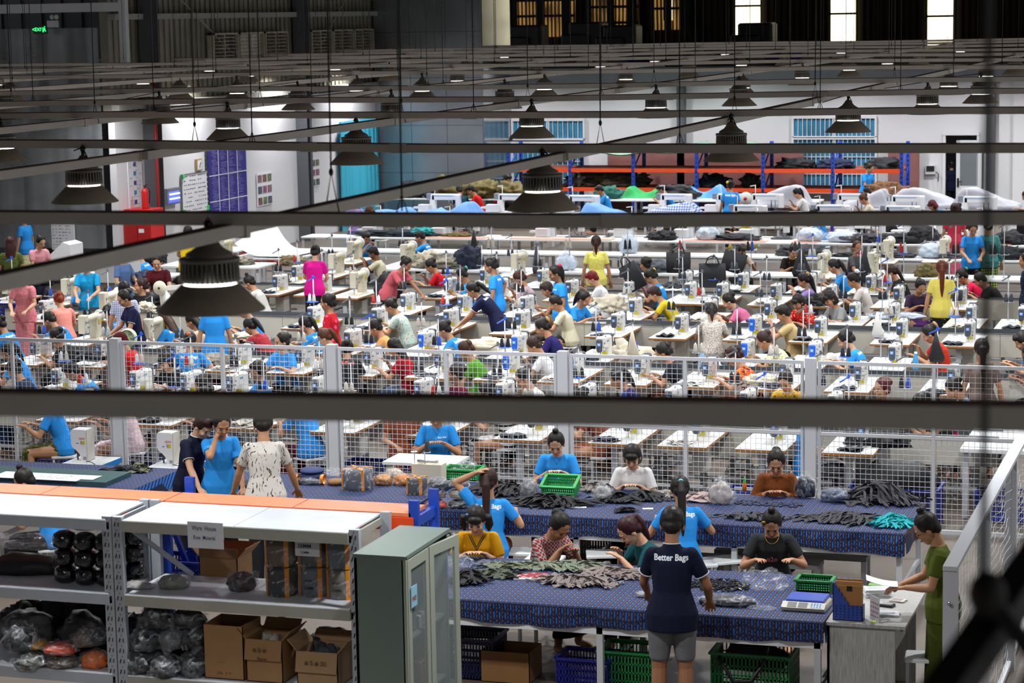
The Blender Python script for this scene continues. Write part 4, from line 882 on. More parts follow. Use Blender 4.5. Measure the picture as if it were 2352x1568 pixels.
r, a, b = wrect('clock', 446, 366, 459, 391, mat('clock_frame', '#9c8752', .5), 'small brass framed clock above the whiteboard', 'clock', .05)
m = MB(); m.box(.05, .056, a * .12, a * .88, b * .1, b * .9); m.obj('dial', M_paper, r)
m = MB(); m.beam((.06, a / 2, b / 2), (.06, a * .7, b * .72), .012, .012); m.beam((.06, a / 2, b / 2), (.06, a * .45, b * .25), .012, .012); m.obj('hand', M_ink, r)
r, a, b = wrect('insect_lamp', 371, 434, 403, 466, mat('lamp_case', '#8d9096', .4, .5), 'glowing blue violet insect lamp hanging on the left wall', 'lamp', .12)
m = MB(); m.box(.12, .125, a * .1, a * .9, b * .12, b * .8); m.obj('reflector', mat('uv_glow', '#5b6bff', .5, emit=.9), r)
for k in (.32, .6): m = MB(); m.box(.125, .15, a * .14, a * .86, b * k, b * (k + .08)); m.obj('tube', mat('uv_tube', '#b9c4ff', .5, emit=3.), r)
q = PYc(292, 480, 43.1)
r = empty('fire_cabinet', (LW + .02, 43.0, 0), 0, 'red fire hose cabinet standing against the left wall corner', 'cabinet')
M_red = mat('fire_red', '#c01a18', .4)
m = MB(); m.rbox(0, .62, 0, .6, 0, q.z, .01); m.obj('body', M_red, r)
m = MB(); m.box(.0, .30, -.02, 0, .1, q.z - .05); m.box(.31, .61, -.02, 0, .1, q.z - .05); m.obj('door', mat('fire_red2', '#a01614', .35), r)
for yy in (.24, .42): m = MB(); m.box(.34, .46, -.026, -.02, q.z - .3 - yy + .24, q.z - .22 - yy + .24); m.obj('notice', M_paper, r)
r = empty('fire_extinguisher', (LW + .42, 43.2, q.z), 0, 'red fire extinguisher standing on the fire cabinet', 'extinguisher')
m = MB(); m.lathe((0, 0, 0), [(0, 0), (.072, 0), (.075, .02), (.075, .34), (.06, .40), (.025, .43), (0, .43)], 14); m.obj('cylinder', M_red, r)
m = MB(); m.tube([(0, 0, .42), (0, 0, .48)], .016); m.beam((-.03, 0, .48), (.07, 0, .50), .02, .015); m.obj('valve', M_black, r)
m = MB(); m.tube([(.02, 0, .46), (.09, 0, .46), (.12, 0, .36), (.10, 0, .12)], .012); m.obj('hose', M_black, r)
# teal curtain
def curtain(name, x, ya, yb, z0, z1, m, lab):
    mb = MB(); n = 70
    for i in range(n + 1):
        y = ya + (yb - ya) * i / n; a = .05 * math.sin(i * .9) + .03 * math.sin(i * 2.3)
        mb.v += [(x + .12 + a, y, z0), (x + .12 + a * .6, y, z1), (x + .10 + a, y, z0), (x + .10 + a * .6, y, z1)]
    for i in range(n):
        q = i * 4; mb.f += [[q, q + 4, q + 5, q + 1], [q + 2, q + 3, q + 7, q + 6]]; mb.m += [0, 0]; mb.sm += [True, True]
    return mb.obj(name, m, None, lab, 'curtain')
curtain('curtain', LW, 54.75, 57.45, .0, 2.78, mat('teal_cloth', '#3fb2d0', .8), 'bright teal curtain hanging on the left wall beside the metal clad room')
# ---------------------------------------------------------------- plastic partition at the left
pl = mat('plastic_film', '#8b8f92', .25, alpha=.62, vary=.25, vs=1.5, bump=.5, bs=3)
m = MB(); n = 60
for i in range(n + 1):
    x = -29 + 6.3 * i / n; a = .05 * math.sin(i * .8) + .03 * math.sin(i * 2.1)
    zb = PYc(60, 438, 42.8).z + .12 * math.sin(i * .35) if i < 34 else .75
    m.v += [(x, 42.8 + a, zb), (x, 42.8 + a * .5, 5.3), (x, 42.83 + a, zb), (x, 42.83 + a * .5, 5.3)]
for i in range(n): q = i * 4; m.f += [[q, q + 4, q + 5, q + 1], [q + 2, q + 3, q + 7, q + 6]]; m.m += [0, 0]; m.sm += [True, True]
m.obj('plastic_sheet', pl, None, 'tall translucent grey plastic sheet hanging as a partition at the left', 'partition')
m = MB(); m.box(-30, LW - .15, 46, 46.1, 0, 9)
x = -30
while x < LW - .3: m.box(x, x + .25, 45.95, 46, 2.6, 9); x += .5
struct('wall_behind_plastic', m, mat('grey_sheet_wall', '#5c5f64', .6, vary=.3, vs=.8))
r = empty('steel_door_frame', (0, 43.4, 0), 0, 'dark steel door frame with a half open leaf below the plastic sheet', 'door frame')
xa, xb = PYc(42, 500, 43.4).x, PYc(165, 500, 43.4).x
m = MB(); m.box(xa, xa + .08, 0, .1, 0, 2.25); m.box(xb - .08, xb, 0, .1, 0, 2.25); m.box(xa, xb, 0, .1, 2.15, 2.25); m.obj('frame', M_dkst, r)
m = MB(); m.box(xa + .42, xa + .50, .1, .9, 0, 2.1); m.obj('door_leaf', M_gwall, r)
q0, q1 = PYc(117, 512, 42.6), PYc(172, 574, 42.6)
r = empty('whiteboard', (q0.x, 42.6, q1.z), 0, 'white chart board with a hand-written table hanging on the plastic partition', 'whiteboard')
m = MB(); m.box(0, q1.x - q0.x, 0, .03, 0, q0.z - q1.z); m.obj('panel', M_paper, r)
rd = random.Random(4); m = MB()
for i in range(8):
    for j in range(6):
        if rd.random() < .75: x = .03 + .075 * j; z = .04 + .065 * i; m.box(x, x + rd.uniform(.02, .06), -.003, 0, z, z + .008)
m.obj('writing', M_ink, r)
q = PYc(92, 68, 42.5)
r = empty('exit_sign', (q.x, 42.5, q.z), 0, 'small green lit exit sign high at the upper left', 'sign')
m = MB(); m.box(-.15, .15, 0, .04, -.09, .09); m.obj('case', M_black, r)
put_text('<EXIT', .10, face_M((-.05, -.004, -.0), (0, -1, 0)), mat('exit_green', '#2dff7c', .5, emit=2.), r)
m = MB(); m.beam((.07, -.004, -.05), (.10, -.004, .03), .022, .006, up=(0, 1, 0)); m.beam((.10, -.004, .03), (.13, -.004, -.04), .016, .006, up=(0, 1, 0)); m.ell((.11, -.004, .055), (.012, .004, .012), 8); m.obj('running_figure', MC['exit_green'], r)
r = empty('emergency_light', (q.x + .28, 42.5, q.z + .12), 0, 'twin head emergency light right of the exit sign', 'lamp')
m = MB(); m.rbox(-.12, .12, 0, .08, -.08, .06, .01); m.obj('case', M_steel, r)
for s in (.02, .12): m = MB(); m.ell((s, -.02, .13), (.045, .05, .05), 10); m.obj('lamp_head', M_steel, r)
# ---------------------------------------------------------------- back wall: windows, door, rack
def backwin(i, x0, x1, y0, y1, y2, y3, nb):
    a, b = PYc(x0, y0, BW - .02), PYc(x1, y1, BW - .02)
    r = MB(); r.box(a.x, b.x, BW - .06, BW - .02, b.z, a.z); c, d = PYc(x0, y2, BW - .02), PYc(x1, y3, BW - .02)
    r.box(c.x, d.x, BW - .06, BW - .02, d.z, c.z)
    w = r.obj('window_%d' % i, mat('curtain_blue', '#2f7ca0', .5, vary=.35, vs=3), kind='structure')
    f = MB()
    for (p, q) in ((a, b), (c, d)):
        f.box(p.x - .05, p.x, BW - .12, BW, q.z, p.z + .06); f.box(q.x, q.x + .05, BW - .12, BW, q.z, p.z + .06)
        f.box(p.x, q.x, BW - .12, BW, p.z, p.z + .06); f.box(p.x, q.x, BW - .12, BW, q.z - .05, q.z)
        xm = (p.x + q.x) / 2; f.box(xm - .04, xm + .04, BW - .1, BW - .05, q.z, p.z)
        for k in range(nb): x = p.x + (q.x - p.x) * k / nb; f.box(x - .008, x + .008, BW - .1, BW - .08, q.z, p.z)
    for z in (.33, .66): zz = d.z + (c.z - d.z) * z; f.box(c.x, d.x, BW - .1, BW - .08, zz, zz + .02)
    f.obj('window_frame', M_white, w)
backwin(9, 1180, 1341, 278, 317, 330, 450, 14); backwin(10, 1824, 2010, 272, 312, 320, 440, 18)
m = MB(); m.box(dx0 - .08, dx0, BW - .06, BW + .16, 0, 2.15); m.box(dx1, dx1 + .08, BW - .06, BW + .16, 0, 2.15); m.box(dx0 - .081, dx1 + .081, BW - .075, BW + .14, 2.151, 2.24)
d = m.obj('door_1', M_white, kind='structure')
m = MB(); w = dx1 - dx0 - .12; m.box(0, w, 0, .04, 0, .85); m.box(0, .1, 0, .04, .85, 2.02); m.box(w - .1, w, 0, .04, .85, 2.02); m.box(0, w, 0, .04, 1.9, 2.02)
o = m.obj('door_leaf', mat('door_white', '#cfd2d4', .5), d, loc=(dx0 + .28, BW - .12, .01), rz=D2R(-8))
m = MB(); m.box(.1, w - .1, .015, .025, .85, 1.9); m.obj('door_glass', mat('door_pane', '#9aa3a8', .1, alpha=.35), o)
m = MB(); m.box(.03, .08, -.02, 0, .82, 1.05); m.box(.03, .16, -.05, -.03, .95, .975); m.obj('door_handle', M_black, o)
q = PYc(2137, 390, BW - .1); r = empty('wall_switch_box', (q.x, BW - .1, q.z), 0, 'small grey control box with a cable left of the far white door', 'switch')
m = MB(); m.box(-.13, .13, 0, .1, -.11, .11); m.obj('case', M_steel, r); m = MB(); m.box(-.1, .1, -.02, 0, -.03, .1); m.obj('display', M_black, r); m = MB(); m.tube([(.13, .02, -.05), (.2, .02, -.1), (.2, .02, -.3)], .012); m.obj('cable', M_black, r)
q = PYc(2349, 370, BW - .02); r = empty('notice_board', (q.x, BW - .03, q.z), 0, 'white and blue safety notice column on the far wall at the right edge', 'notice')
m = MB(); m.box(-.05, .5, 0, .02, -.55, .5); m.obj('panel', M_paper, r)
for z in (-.5, -.3, -.05, .15, .38): m = MB(); m.box(-.05, .5, -.004, 0, z, z + .07); m.obj('blue_band', mat('notice_blue', '#2f3fa0', .6), r)
# blue and orange rack
RB = mat('rack_blue', '#1f49b4', .45, vary=.1, vs=5); RO = mat('rack_orange', '#f0501a', .5, vary=.08, vs=4)
r = empty('pallet_rack', (0, 58, 0), 0, 'long blue and orange shelf rack along the far wall', 'rack')
RX = [-18.85, -17.15, -15.44, -13.76, -12.02, -10.23, -8.5]
for x in RX:
    m = MB()
    for y in (0, 1.1):
        m.box(x - .045, x + .045, y, y + .07, 0, 2.05)
        for k in range(16): m.box(x - .02, x + .02, y - .004, y, .1 + k * .12, .14 + k * .12, 1)
    for k in range(3): m.beam((x, .05, .2 + .6 * k), (x, 1.12, .75 + .6 * k), .03, .03)
    m.obj('upright', [RB, M_black], r)
for a, b in zip(RX[:-1], RX[1:]):
    for z in (.86, 1.36):
        m = MB(); m.box(a + .04, b - .04, -.03, .02, z - .05, z + .05); m.box(a + .04, b - .04, 1.12, 1.17, z - .05, z + .05); m.obj('beam', RO, r)
        m = MB(); m.box(a + .04, b - .04, .02, 1.1, z - .01, z + .02); m.obj('shelf', mat('shelf_board', '#6b5c50', .8), r)
m = MB(); m.box(-16.6, -11.3, 59.75, 59.8, .2, 1.95); m.box(-9.1, -8.3, 59.75, 59.8, .2, 1.95); m.obj('back_board', mat('brown_board', '#8a5a56', .6, vary=.15, vs=2), None, 'reddish brown boards standing behind the shelf rack', 'board')
m = MB(); n = 50
for i in range(n + 1):
    x = -17.6 + 6.2 * i / n; zz = 1.93 - .10 * abs(math.sin(i * .31)) - .05 * math.sin(i * .13)
    m.v += [(x, 57.95, zz - .02), (x, 59.1, zz + .10), (x, 57.95, zz - .05), (x, 59.1, zz + .08)]
for i in range(n): q = i * 4; m.f += [[q, q + 4, q + 5, q + 1], [q + 2, q + 3, q + 7, q + 6]]; m.m += [0, 0]; m.sm += [True, True]
m.obj('canopy_sheet', mat('pale_green_sheet', '#86a690', .6, vary=.2, vs=1.5), None, 'pale green sheet sagging over the top of the far rack', 'sheet')
# ---------------------------------------------------------------- ceiling rails with lamps
RY = [4.56, 8.95, 13.75, 18.5, 23.1, 27.7, 32.3, 36.9, 41.4, 45.9, 50.4, 54.9, 58.9]
ORD = ['nearest', 'second nearest', 'third nearest', 'fourth nearest', 'fifth nearest', 'sixth nearest', 'seventh nearest', 'eighth nearest', 'ninth nearest', 'tenth nearest', 'eleventh nearest', 'twelfth nearest', 'farthest']
CXR = [-4.12, -7.05, -10.0, -12.95, -15.9, -18.85, -21.8]
rz_ = random.Random(11)
RM = [(915, 953), (499, 503), (333, 343), (268, 256), (240, 211), (214, 182)]      # where the first rails leave the picture left and right
for i, y in enumerate(RY):
    ang = 0.
    if i < 6: pa, pb = P(0, RM[i][0], 4.58), P(2352, RM[i][1], 4.58); ang = math.atan2(pb.y - pa.y, pb.x - pa.x); y = pb.y - pb.x * math.tan(ang); RY[i] = (pa.y + pb.y) / 2
    r = empty('ceiling_rail', (0, y, 4.58), ang, 'grey ceiling rail running across the picture, %s to the viewer' % ORD[i], 'ceiling rail')
    sag = lambda x: .012 * math.sin(x * .8 + i)
    xs = [-28 + 2.3 * k for k in range(15)]
    m = MB()
    for a, b in zip(xs[:-1], xs[1:]): m.beam((a, 0, sag(a)), (b, 0, sag(b)), .05, .052); 
    for k in range(2): x = rz_.uniform(-8 - i, -2); m.box(x, x + .12, -.029, .029, -.03 + sag(x), .03 + sag(x))
    m.obj('channel', M_rail, r)
    m = MB()
    for a, b in zip(xs[:-1], xs[1:]): m.beam((a, 0, sag(a) + .028), (b, 0, sag(b) + .028), .056, .006)
    m.obj('dusty_top', M_dust, r)
    for x in CXR[:7]:
        if i < 1: continue
        w = MB(); xw = x + .75; w.tube([(xw, 0, .03), (xw + .02, 0, 4.4)], .004 + .0012 * (i > 5), 5); w.tube([(xw - .03, 0, .0), (xw, 0, .1), (xw + .03, 0, .0)], .004, 5); w.obj('suspension_wire', M_wire, r)
for j, x in enumerate(CXR):
    r = empty('cross_rail', (x, 0, 4.52), 0, 'grey cross rail running away from the viewer, %s from the right' % ['first', 'second', 'third', 'fourth', 'fifth', 'sixth', 'seventh'][j], 'ceiling rail')
    m = MB(); ys = [3.2] + [RY[k] for k in range(13)]
    for k, (a, b) in enumerate(zip(ys[:-1], ys[1:])):
        dx = .03 * math.sin(k * 2.1 + j); m.beam((dx, a, .004 * (k % 2)), (dx, b, .004 * (k % 2)), .042, .056); m.box(dx - .03, dx + .03, b - .02, b + .02, -.034, .034)
    m.obj('channel', M_rail, r)
    m = MB(); m.box(-.03, .03, 3.2, 58.9, .029, .034); m.obj('dusty_top', M_dust, r)
    for k in range(1, 12):
        ym = (RY[k] + RY[k + 1]) / 2 - 1.5 if k > 1 else 10.0
        w = MB(); w.tube([(0, ym, .16), (.03, ym, 4.45)], .0045, 5); w.tube([(-.035, ym, -.02), (0, ym, .17), (.035, ym, -.02)], .004, 5); w.ell((0, ym, .17), (.012, .012, .02), 6); w.obj('suspension_wire', M_wire, r)
def lamp_proto():
    r = empty('high_bay_lamp', (0, 0, 0), 0)
    m = MB(); m.lathe((0, 0, 0), [(.228, 0), (.226, .006), (.120, .111), (.114, .111), (.218, .004)], 36); m.obj('lamp_shade', M_shade, r)
    m = MB(); m.lathe((0, 0, 0), [(.0, .120), (.095, .120), (.095, .21), (.10, .22), (.098, .24), (.06, .262), (.034, .295), (.020, .315), (0, .315)], 24); m.obj('driver_housing', mat('housing', '#6e665c', .5), r)
    m = MB()
    for k in range(36):
        a = 2 * math.pi * k / 36; m.add([tuple(Matrix.Rotation(a, 3, 'Z') @ Vector(v)) for v in ((.092, -.003, .122), (.126, -.003, .122), (.126, .003, .122), (.092, .003, .122), (.092, -.003, .215), (.122, -.003, .215), (.122, .003, .215), (.092, .003, .215))],
              [(0, 3, 2, 1), (4, 5, 6, 7), (0, 1, 5, 4), (1, 2, 6, 5), (2, 3, 7, 6), (3, 0, 4, 7)])
    m.lathe((0, 0, 0), [(.09, .20), (.128, .205), (.126, .222), (.09, .224)], 30)
    m.obj('cooling_fins', mat('fin_grey', '#7a766e', .45, .3), r)
    m = MB(); m.lathe((0, 0, 0), [(.0, .111), (.108, .111), (.108, .116), (0, .117)], 24); m.obj('led_panel', mat('led', '#ffffff', .5, emit=3.), r)
    m = MB(); m.tube([(0, 0, .31), (0, 0, .345)], .012, 8); m.lathe((0, 0, .36), [(.006, -.018), (.018, -.01), (.018, .01), (.006, .018)], 8, axis='Y'); m.obj('hook', M_black, r)
    ld = bpy.data.lights.new('lamp_light', 'AREA'); ld.shape = 'DISK'; ld.size = .2; ld.energy = LAMP_W; ld.color = (.98, .985, 1); ld.spread = math.radians(165)
    l = bpy.data.objects.new('lamp_light', ld); COL.objects.link(l); l.parent = r; l.location = (0, 0, .108)
    return r
LMEAS = [(485, 712), (1247, 481), (195, 464), (820, 376), (1680, 369), (1222, 316), (5, 370), (900, 281), (1507, 270), (1948, 303), (2130, 262), (685, 252), (1698, 243), (525, 320), (368, 283), (2252, 237), (970, 227), (1160, 249), (545, 232)]
lpos = [P(x, y, 4.2) for x, y in LMEAS]
for i, y in enumerate(RY[6:-1] + [57.6]):  # the last row of lamps is added to brighten the back wall
    for x in CXR: lpos.append(Vector((x + .0, y + .25, 4.2)))
    if i % 1 == 0: lpos.append(Vector((-1.2, y + .2, 4.2)))
for y in (18.8, 23.4, 28.0): lpos.append(Vector((-1.2, y, 4.2)))
for x, y in ((-7.05, 9.0), (-10.5, 13.8), (-13.2, 18.5), (-15.9, 23.2), (-18.8, 27.9), (-10.0, 4.9), (-13.5, 9.0), (-16.2, 13.9), (-16.2, 27.8), (-4.1, 4.9)): lpos.append(Vector((x, y, 4.2)))
proto = lamp_proto(); first = True
LOBJ = []
for k, p in enumerate(lpos):
    o = proto if first else copy_tree(proto); first = False
    o.location = p; o['category'] = 'lamp'
    x, y = Q(p); ri = min(range(13), key=lambda q: abs(RY[q] - p.y)); LOBJ.append((ri, x, y, o))
    # cord from the hook up to the nearest rail
    cx = min(CXR, key=lambda v: abs(v - p.x)); dx, dy = cx - p.x, RY[ri] - p.y
    e = Vector((dx, 0, .29)) if abs(dx) < abs(dy) else Vector((0, dy, .355))
    m = MB(); m.tube([(0, 0, .37), e], .0045, 5); m.tube([(-.02, 0, .36), (0, 0, .39), (.02, 0, .36)], .0035, 5); m.obj('cord', M_wire, o)
NTH = ['first', 'second', 'third', 'fourth', 'fifth', 'sixth', 'seventh', 'eighth', 'ninth', 'tenth', 'eleventh', 'twelfth']
for ri in range(13):
    vis = sorted([t for t in LOBJ if t[0] == ri and -60 < t[1] < 2410], key=lambda t: t[1])
    for n_, t in enumerate(vis): t[3]['label'] = 'dark high-bay lamp, %s from the left under the %s ceiling rail' % (NTH[n_], ORD[ri])
for t in LOBJ:
    if 'label' not in t[3]: t[3]['label'] = 'dark conical high-bay lamp outside the picture'; t[3]['group'] = 'lamps outside the picture'
# ================================================================ people first (labels lean on them)
build_people()
# ================================================================ sewing stations
def parts_to(root, parts):
    for name, me, loc in parts: mobj(name, me, root, loc=loc)
mb = MB(); mb.box(0, .55, 0, 1.2, .722, .748); TT = mb.mesh('table_top', M_wood); mb = MB(); mb.box(0.002, .548, 0.002, 1.198, .748, .752); TL = mb.mesh('laminate', M_wlam)
M_leg = mat('machine_leg', '#a9adb0', .5)
mb = MB()
mb.box(-.035, .035, -.025, .025, .03, .70); mb.box(-.24, .24, -.025, .025, .0, .035); mb.box(-.22, .22, -.03, .03, .695, .722); TG = mb.mesh('leg', M_leg)
mb = MB(); mb.rbox(0, .17, 0, .24, .40, .66, .015); CB = mb.mesh('motor_box', mat('motor_box', '#c4c2ba', .5))
mb = MB(); mb.box(-.03, .48, .10, .14, .28, .31); mb.beam((.2, .1, .12), (.2, .95, .12), .04, .03); FB = mb.mesh('crossbar', M_leg)
mb = MB(); mb.rbox(-.13, .13, -.16, .16, .05, .08, .01); PD = mb.mesh('pedal', M_dkst)
def sewing_table(x, y, lab):
    r = empty('sewing_table', (x, y, 0), 0, lab, 'table'); p = [('table_top', TT, (0, 0, 0)), ('laminate', TL, (0, 0, 0)), ('leg', TG, (.27, .14, 0)), ('leg', TG, (.27, 1.06, 0)), ('motor_box', CB, (.28, .45, 0)), ('crossbar', FB, (0, 0, 0)), ('pedal', PD, (.28, .5, .06))]
    parts_to(r, p); return r
M_mw = mat('machine_white', '#dcdcd6', .35); M_mg = mat('machine_grey', '#4a505b', .4); M_chr = mat('chrome', '#b9bcc0', .25, .9)
mb = MB()
mb.rbox(-.088, .088, .02, .47, 0, .014, .01); mb.rbox(-.062, .062, .29, .44, .0, .275, .022); mb.rbox(-.054, .054, .055, .44, .15, .285, .022); mb.rbox(-.05, .05, .0, .12, .105, .300, .018)
mb.beam((-.05, .30, .20), (-.05, .18, .27), .02, .02)
mb.tube([(0, .055, .10), (0, .055, .015)], .006, 6, 1); mb.box(-.012, .012, .04, .07, .0, .012, 1); mb.tube([(.05, .02, .17), (.075, .02, .17)], .012, 8, 1); mb.tube([(.05, .05, .22), (.072, .05, .22)], .010, 8, 1); mb.tube([(.05, .03, .12), (.066, .01, .12)], .010, 6, 1); mb.tube([(-.01, .03, .30), (-.01, .03, .345)], .005, 6, 1); mb.tube([(-.055, .02, .15), (-.085, .0, .13), (-.08, 0, .10)], .005, 5, 1); mb.tube([(.03, .2, .285), (.03, .2, .31)], .012, 8, 1)
m_body_ = mb.mesh('machine_body', [M_mw, mat('chrome', '#b9bcc0', .25, .9)])
def plate(m):
    mb = MB(); mb.loft([(Vector((0, 0, .185 + dz)), XV, Vector((0, 1, 0)), w, .024) for dz, w in ((-.085, .028), (-.06, .040), (.03, .046), (.075, .046), (.095, .036))], 16); return mb.mesh('face_plate', m)
PL_G = plate(M_mg); PL_B = plate(mat('plate_blue', '#1f62d6', .35))
mb = MB(); mb.box(-.026, .026, -.0275, -.023, .185, .228); BDG = mb.mesh('badge', mat('badge_blue', '#4f97ea', .4)); mb = MB(); mb.box(-.012, .012, -.029, -.0275, .195, .217); mb.box(-.018, .018, -.029, -.0275, .215, .221); BD2 = mb.mesh('badge_mark', mat('badge_white', '#dfeaf6', .4))
mb = MB(); mb.rbox(-.066, .066, .44, .515, .125, .30, .03); mb.lathe((0, .515, .21), [(.0, .035), (.05, .035), (.06, .02), (.06, 0)], 16, axis='Y'); MTR = mb.mesh('motor', M_mg)
mb = MB(); mb.box(.0665, .068, .455, .495, .19, .26); mb.box(-.02, .02, .515, .552, .19, .24); STK = mb.mesh('display', mat('sticker_white', '#e8ecf2', .5, emit=0))
mb = MB(); mb.box(-.045, .03, .285, .2895, .03, .075); YST = mb.mesh('yellow_sticker', mat('sticker_yellow', '#c9b41c', .5))

HT = text_mesh('HIKARI', .034, .0012, .9).copy(); HT.transform(face_M((.0555, .24, .225), (1, 0, 0))); HT.materials.append(mat('logo_blue', '#4a86c8', .5))
def machine(x, y, lab, blue=0, z=.752, rz=0.):
    r = empty('sewing_machine', (x, y, z), rz, lab, 'sewing machine')
    b = mobj('machine_body', m_body_, r); mobj('lettering', HT, b); mobj('yellow_sticker', YST, b)
    f = mobj('face_plate', PL_B if blue else PL_G, r); mobj('badge', BDG, f); mobj('badge_mark', BD2, f)
    q = mobj('motor', MTR, r); mobj('display', STK, q); return r
mb = MB(); mb.tube([(0, 0, 0), (0, 0, .66)], .0085, 8); mb.lathe((0, 0, 0), [(.0, .012), (.03, .012), (.03, 0)], 10); PO = mb.mesh('pole', M_steel)
mb = MB(); mb.lathe((0, -.05, .285), [(0, -.006), (.085, -.006), (.088, .0), (.085, .003), (0, .003)], 18); mb.tube([(.09, 0, .285), (-.09, 0, .285)], .006, 6); DSK = mb.mesh('spool_plate', mat('plate_metal', '#8d9299', .4, .5))
mb = MB(); mb.lathe((0, -.05, .285), [(0, -.006), (.085, -.006), (.088, .0), (.085, .003), (0, .003)], 18); mb.tube([(.09, 0, .285), (-.09, 0, .285)], .006, 6); DSB = mb.mesh('spool_plate', mat('plate_blue2', '#2a5fc8', .45))
mb = MB(); mb.beam((-.1, -.04, .60), (.025, .01, .665), .022, .014); mb.box(-.012, .012, -.012, .012, .64, .69); ARG = mb.mesh('guide_arm', mat('guide_grey', '#6a6d72', .5)); 
mb = MB(); mb.beam((-.1, -.04, .60), (.025, .01, .665), .022, .014); mb.box(-.012, .012, -.012, .012, .64, .69); ARB = mb.mesh('guide_arm', mat('guide_blue', '#2f62d8', .45))
def spool_mesh(c):
    mb = MB(); mb.lathe((0, 0, 0), [(0, 0), (.030, 0), (.031, .01), (.020, .105), (.018, .108), (.009, .108), (.009, .125), (0, .125)], 12); return mb.mesh('thread_cone', mat('thread_' + c, c, .8))
SP = [spool_mesh(c) for c in ('#15161a', '#15161a', '#1a2030', '#b9b3a5', '#cfcfcf', '#343a44', '#15161a', '#1c48b0', '#b02018')]
rs = random.Random(21)
def thread_stand(x, y, lab, z=.752, sc=1., blue=None):
    r = empty('thread_stand', (x, y, z), rs.uniform(-.3, .3), lab, 'thread stand'); r.scale = (1, 1, sc)
    mobj('pole', PO, r); b = rs.random() < .3 if blue is None else blue
    mobj('spool_plate', DSB if b else DSK, r); mobj('guide_arm', ARB if b and rs.random() < .8 else ARG, r)
    a, c = rs.choice([(0, 1), (3, 3), (4, 3), (0, 2), (5, 5), (2, 0), (0, 7), (8, 4)])
    mobj('thread_cone', SP[a], r, loc=(-.04, -.05, .288)); mobj('thread_cone', SP[c], r, loc=(.04, -.05, .288)); return r
mb = MB(); mb.rbox(-.17, .17, -.14, .14, .425, .45, .012); STT = mb.mesh('seat', M_wlam)
mb = MB(); mb.box(-.0125, .0125, -.0125, .0125, 0, .425); STL = mb.mesh('leg', M_steel); mb = MB(); mb.box(-.14, .14, -.11, -.10, .15, .17); mb.box(-.14, .14, .10, .11, .15, .17); mb.box(-.145, -.13, -.1, .1, .15, .17); STR = mb.mesh('stretcher', M_steel)
def stool(x, y, rz, lab):
    r = empty('stool', (x, y, 0), rz, lab, 'stool'); mobj('seat', STT, r); mobj('stretcher', STR, r)
    for a in (-.145, .145):
        for b in (-.115, .115): mobj('leg', STL, r, loc=(a, b, 0))
    return r
ROWS = {24.15: [-13.34, -12.12, -10.95, -9.83, -8.74, -7.63, -6.53, -5.75, -4.89, -3.95],
 25.8: [-14.5, -13.4, -12.70, -12.07, -10.92, -9.59, -8.55, -7.52, -6.47, -5.58, -4.56, -3.57],
 28.1: [-16.11, -15.10, -13.97, -13.05, -12.12, -11.14, -10.15, -9.21, -8.34, -7.45, -6.57, -5.58, -4.64, -3.50],
 29.83: [-12.12, -11.02, -9.65, -8.44, -6.44, -5.53, -4.48],
 32.25: [-18.31, -13.70, -12.65, -11.50, -10.37, -8.90, -7.94, -6.85, -5.90, -4.74, -3.79],
 34.02: [-12.85, -11.89, -10.86, -9.10, -7.91, -6.99, -5.70, -5.11, -3.98, -3.23],
 36.2: [-16.01, -15.19, -12.90, -11.99, -10.76, -9.76, -8.75, -8.22, -7.34, -6.44, -5.37, -4.38],
 37.7: [-16.30, -12.76, -11.72, -9.18, -8.20, -7.05, -6.05]}
M_tr1 = mat('trough_panel', '#c1beb3', .5, vary=.05, vs=2); M_tr2 = mat('trough_steel', '#7f858b', .3, .7, vary=.1, vs=3)
for (ya, yb, x0, x1, nm) in ((25.06, 25.52, -15.2, -2.6, 'nearest'), (29.06, 29.50, -16.4, -2.4, 'second nearest'), (33.16, 33.70, -19.5, -2.2, 'third nearest'), (37.12, 37.42, -19.5, -2.0, 'fourth nearest')):
    r = empty('work_trough', (0, ya, 0), 0, 'long cream and steel trough running between two sewing table rows, %s to the fence' % nm, 'trough')
    m = MB(); n = int((x1 - x0) / 1.22)
    for k in range(n): a = x0 + (x1 - x0) * k / n; m.box(a, a + (x1 - x0) / n - .006, 0, .015, .44, .77); m.box(a, a + (x1 - x0) / n - .006, yb - ya - .015, yb - ya, .44, .77)
    m.box(x0, x1, .015, yb - ya - .015, .44, .46); m.obj('panel', M_tr1, r)
    m = MB(); m.box(x0, x1, .015, .02, .5, .775); m.box(x0, x1, yb - ya - .02, yb - ya - .015, .5, .775); m.box(x0, x1, .02, yb - ya - .02, .5, .52); m.box(x0, x1, -.006, .02, .77, .78); m.obj('steel_tray', M_tr2, r)
    m = MB()
    for k in range(n + 1): a = x0 + (x1 - x0) * k / n; m.box(a, a + .05, .1, .15, 0, .44)
    m.box(x0, x1, .1, .14, .14, .18); m.obj('leg', M_leg, r)
BLU = {(25.8, -9.59): 0, (28.1, -9.21): 1, (28.1, -8.34): 1, (29.83, -11.02): 1, (29.83, -9.65): 1, (29.83, -6.44): 1, (29.83, -5.53): 1, (32.25, -6.85): 1}
sits = [p for p in PEOPLE if POSES[p['pose']]['k'] == 'sit']
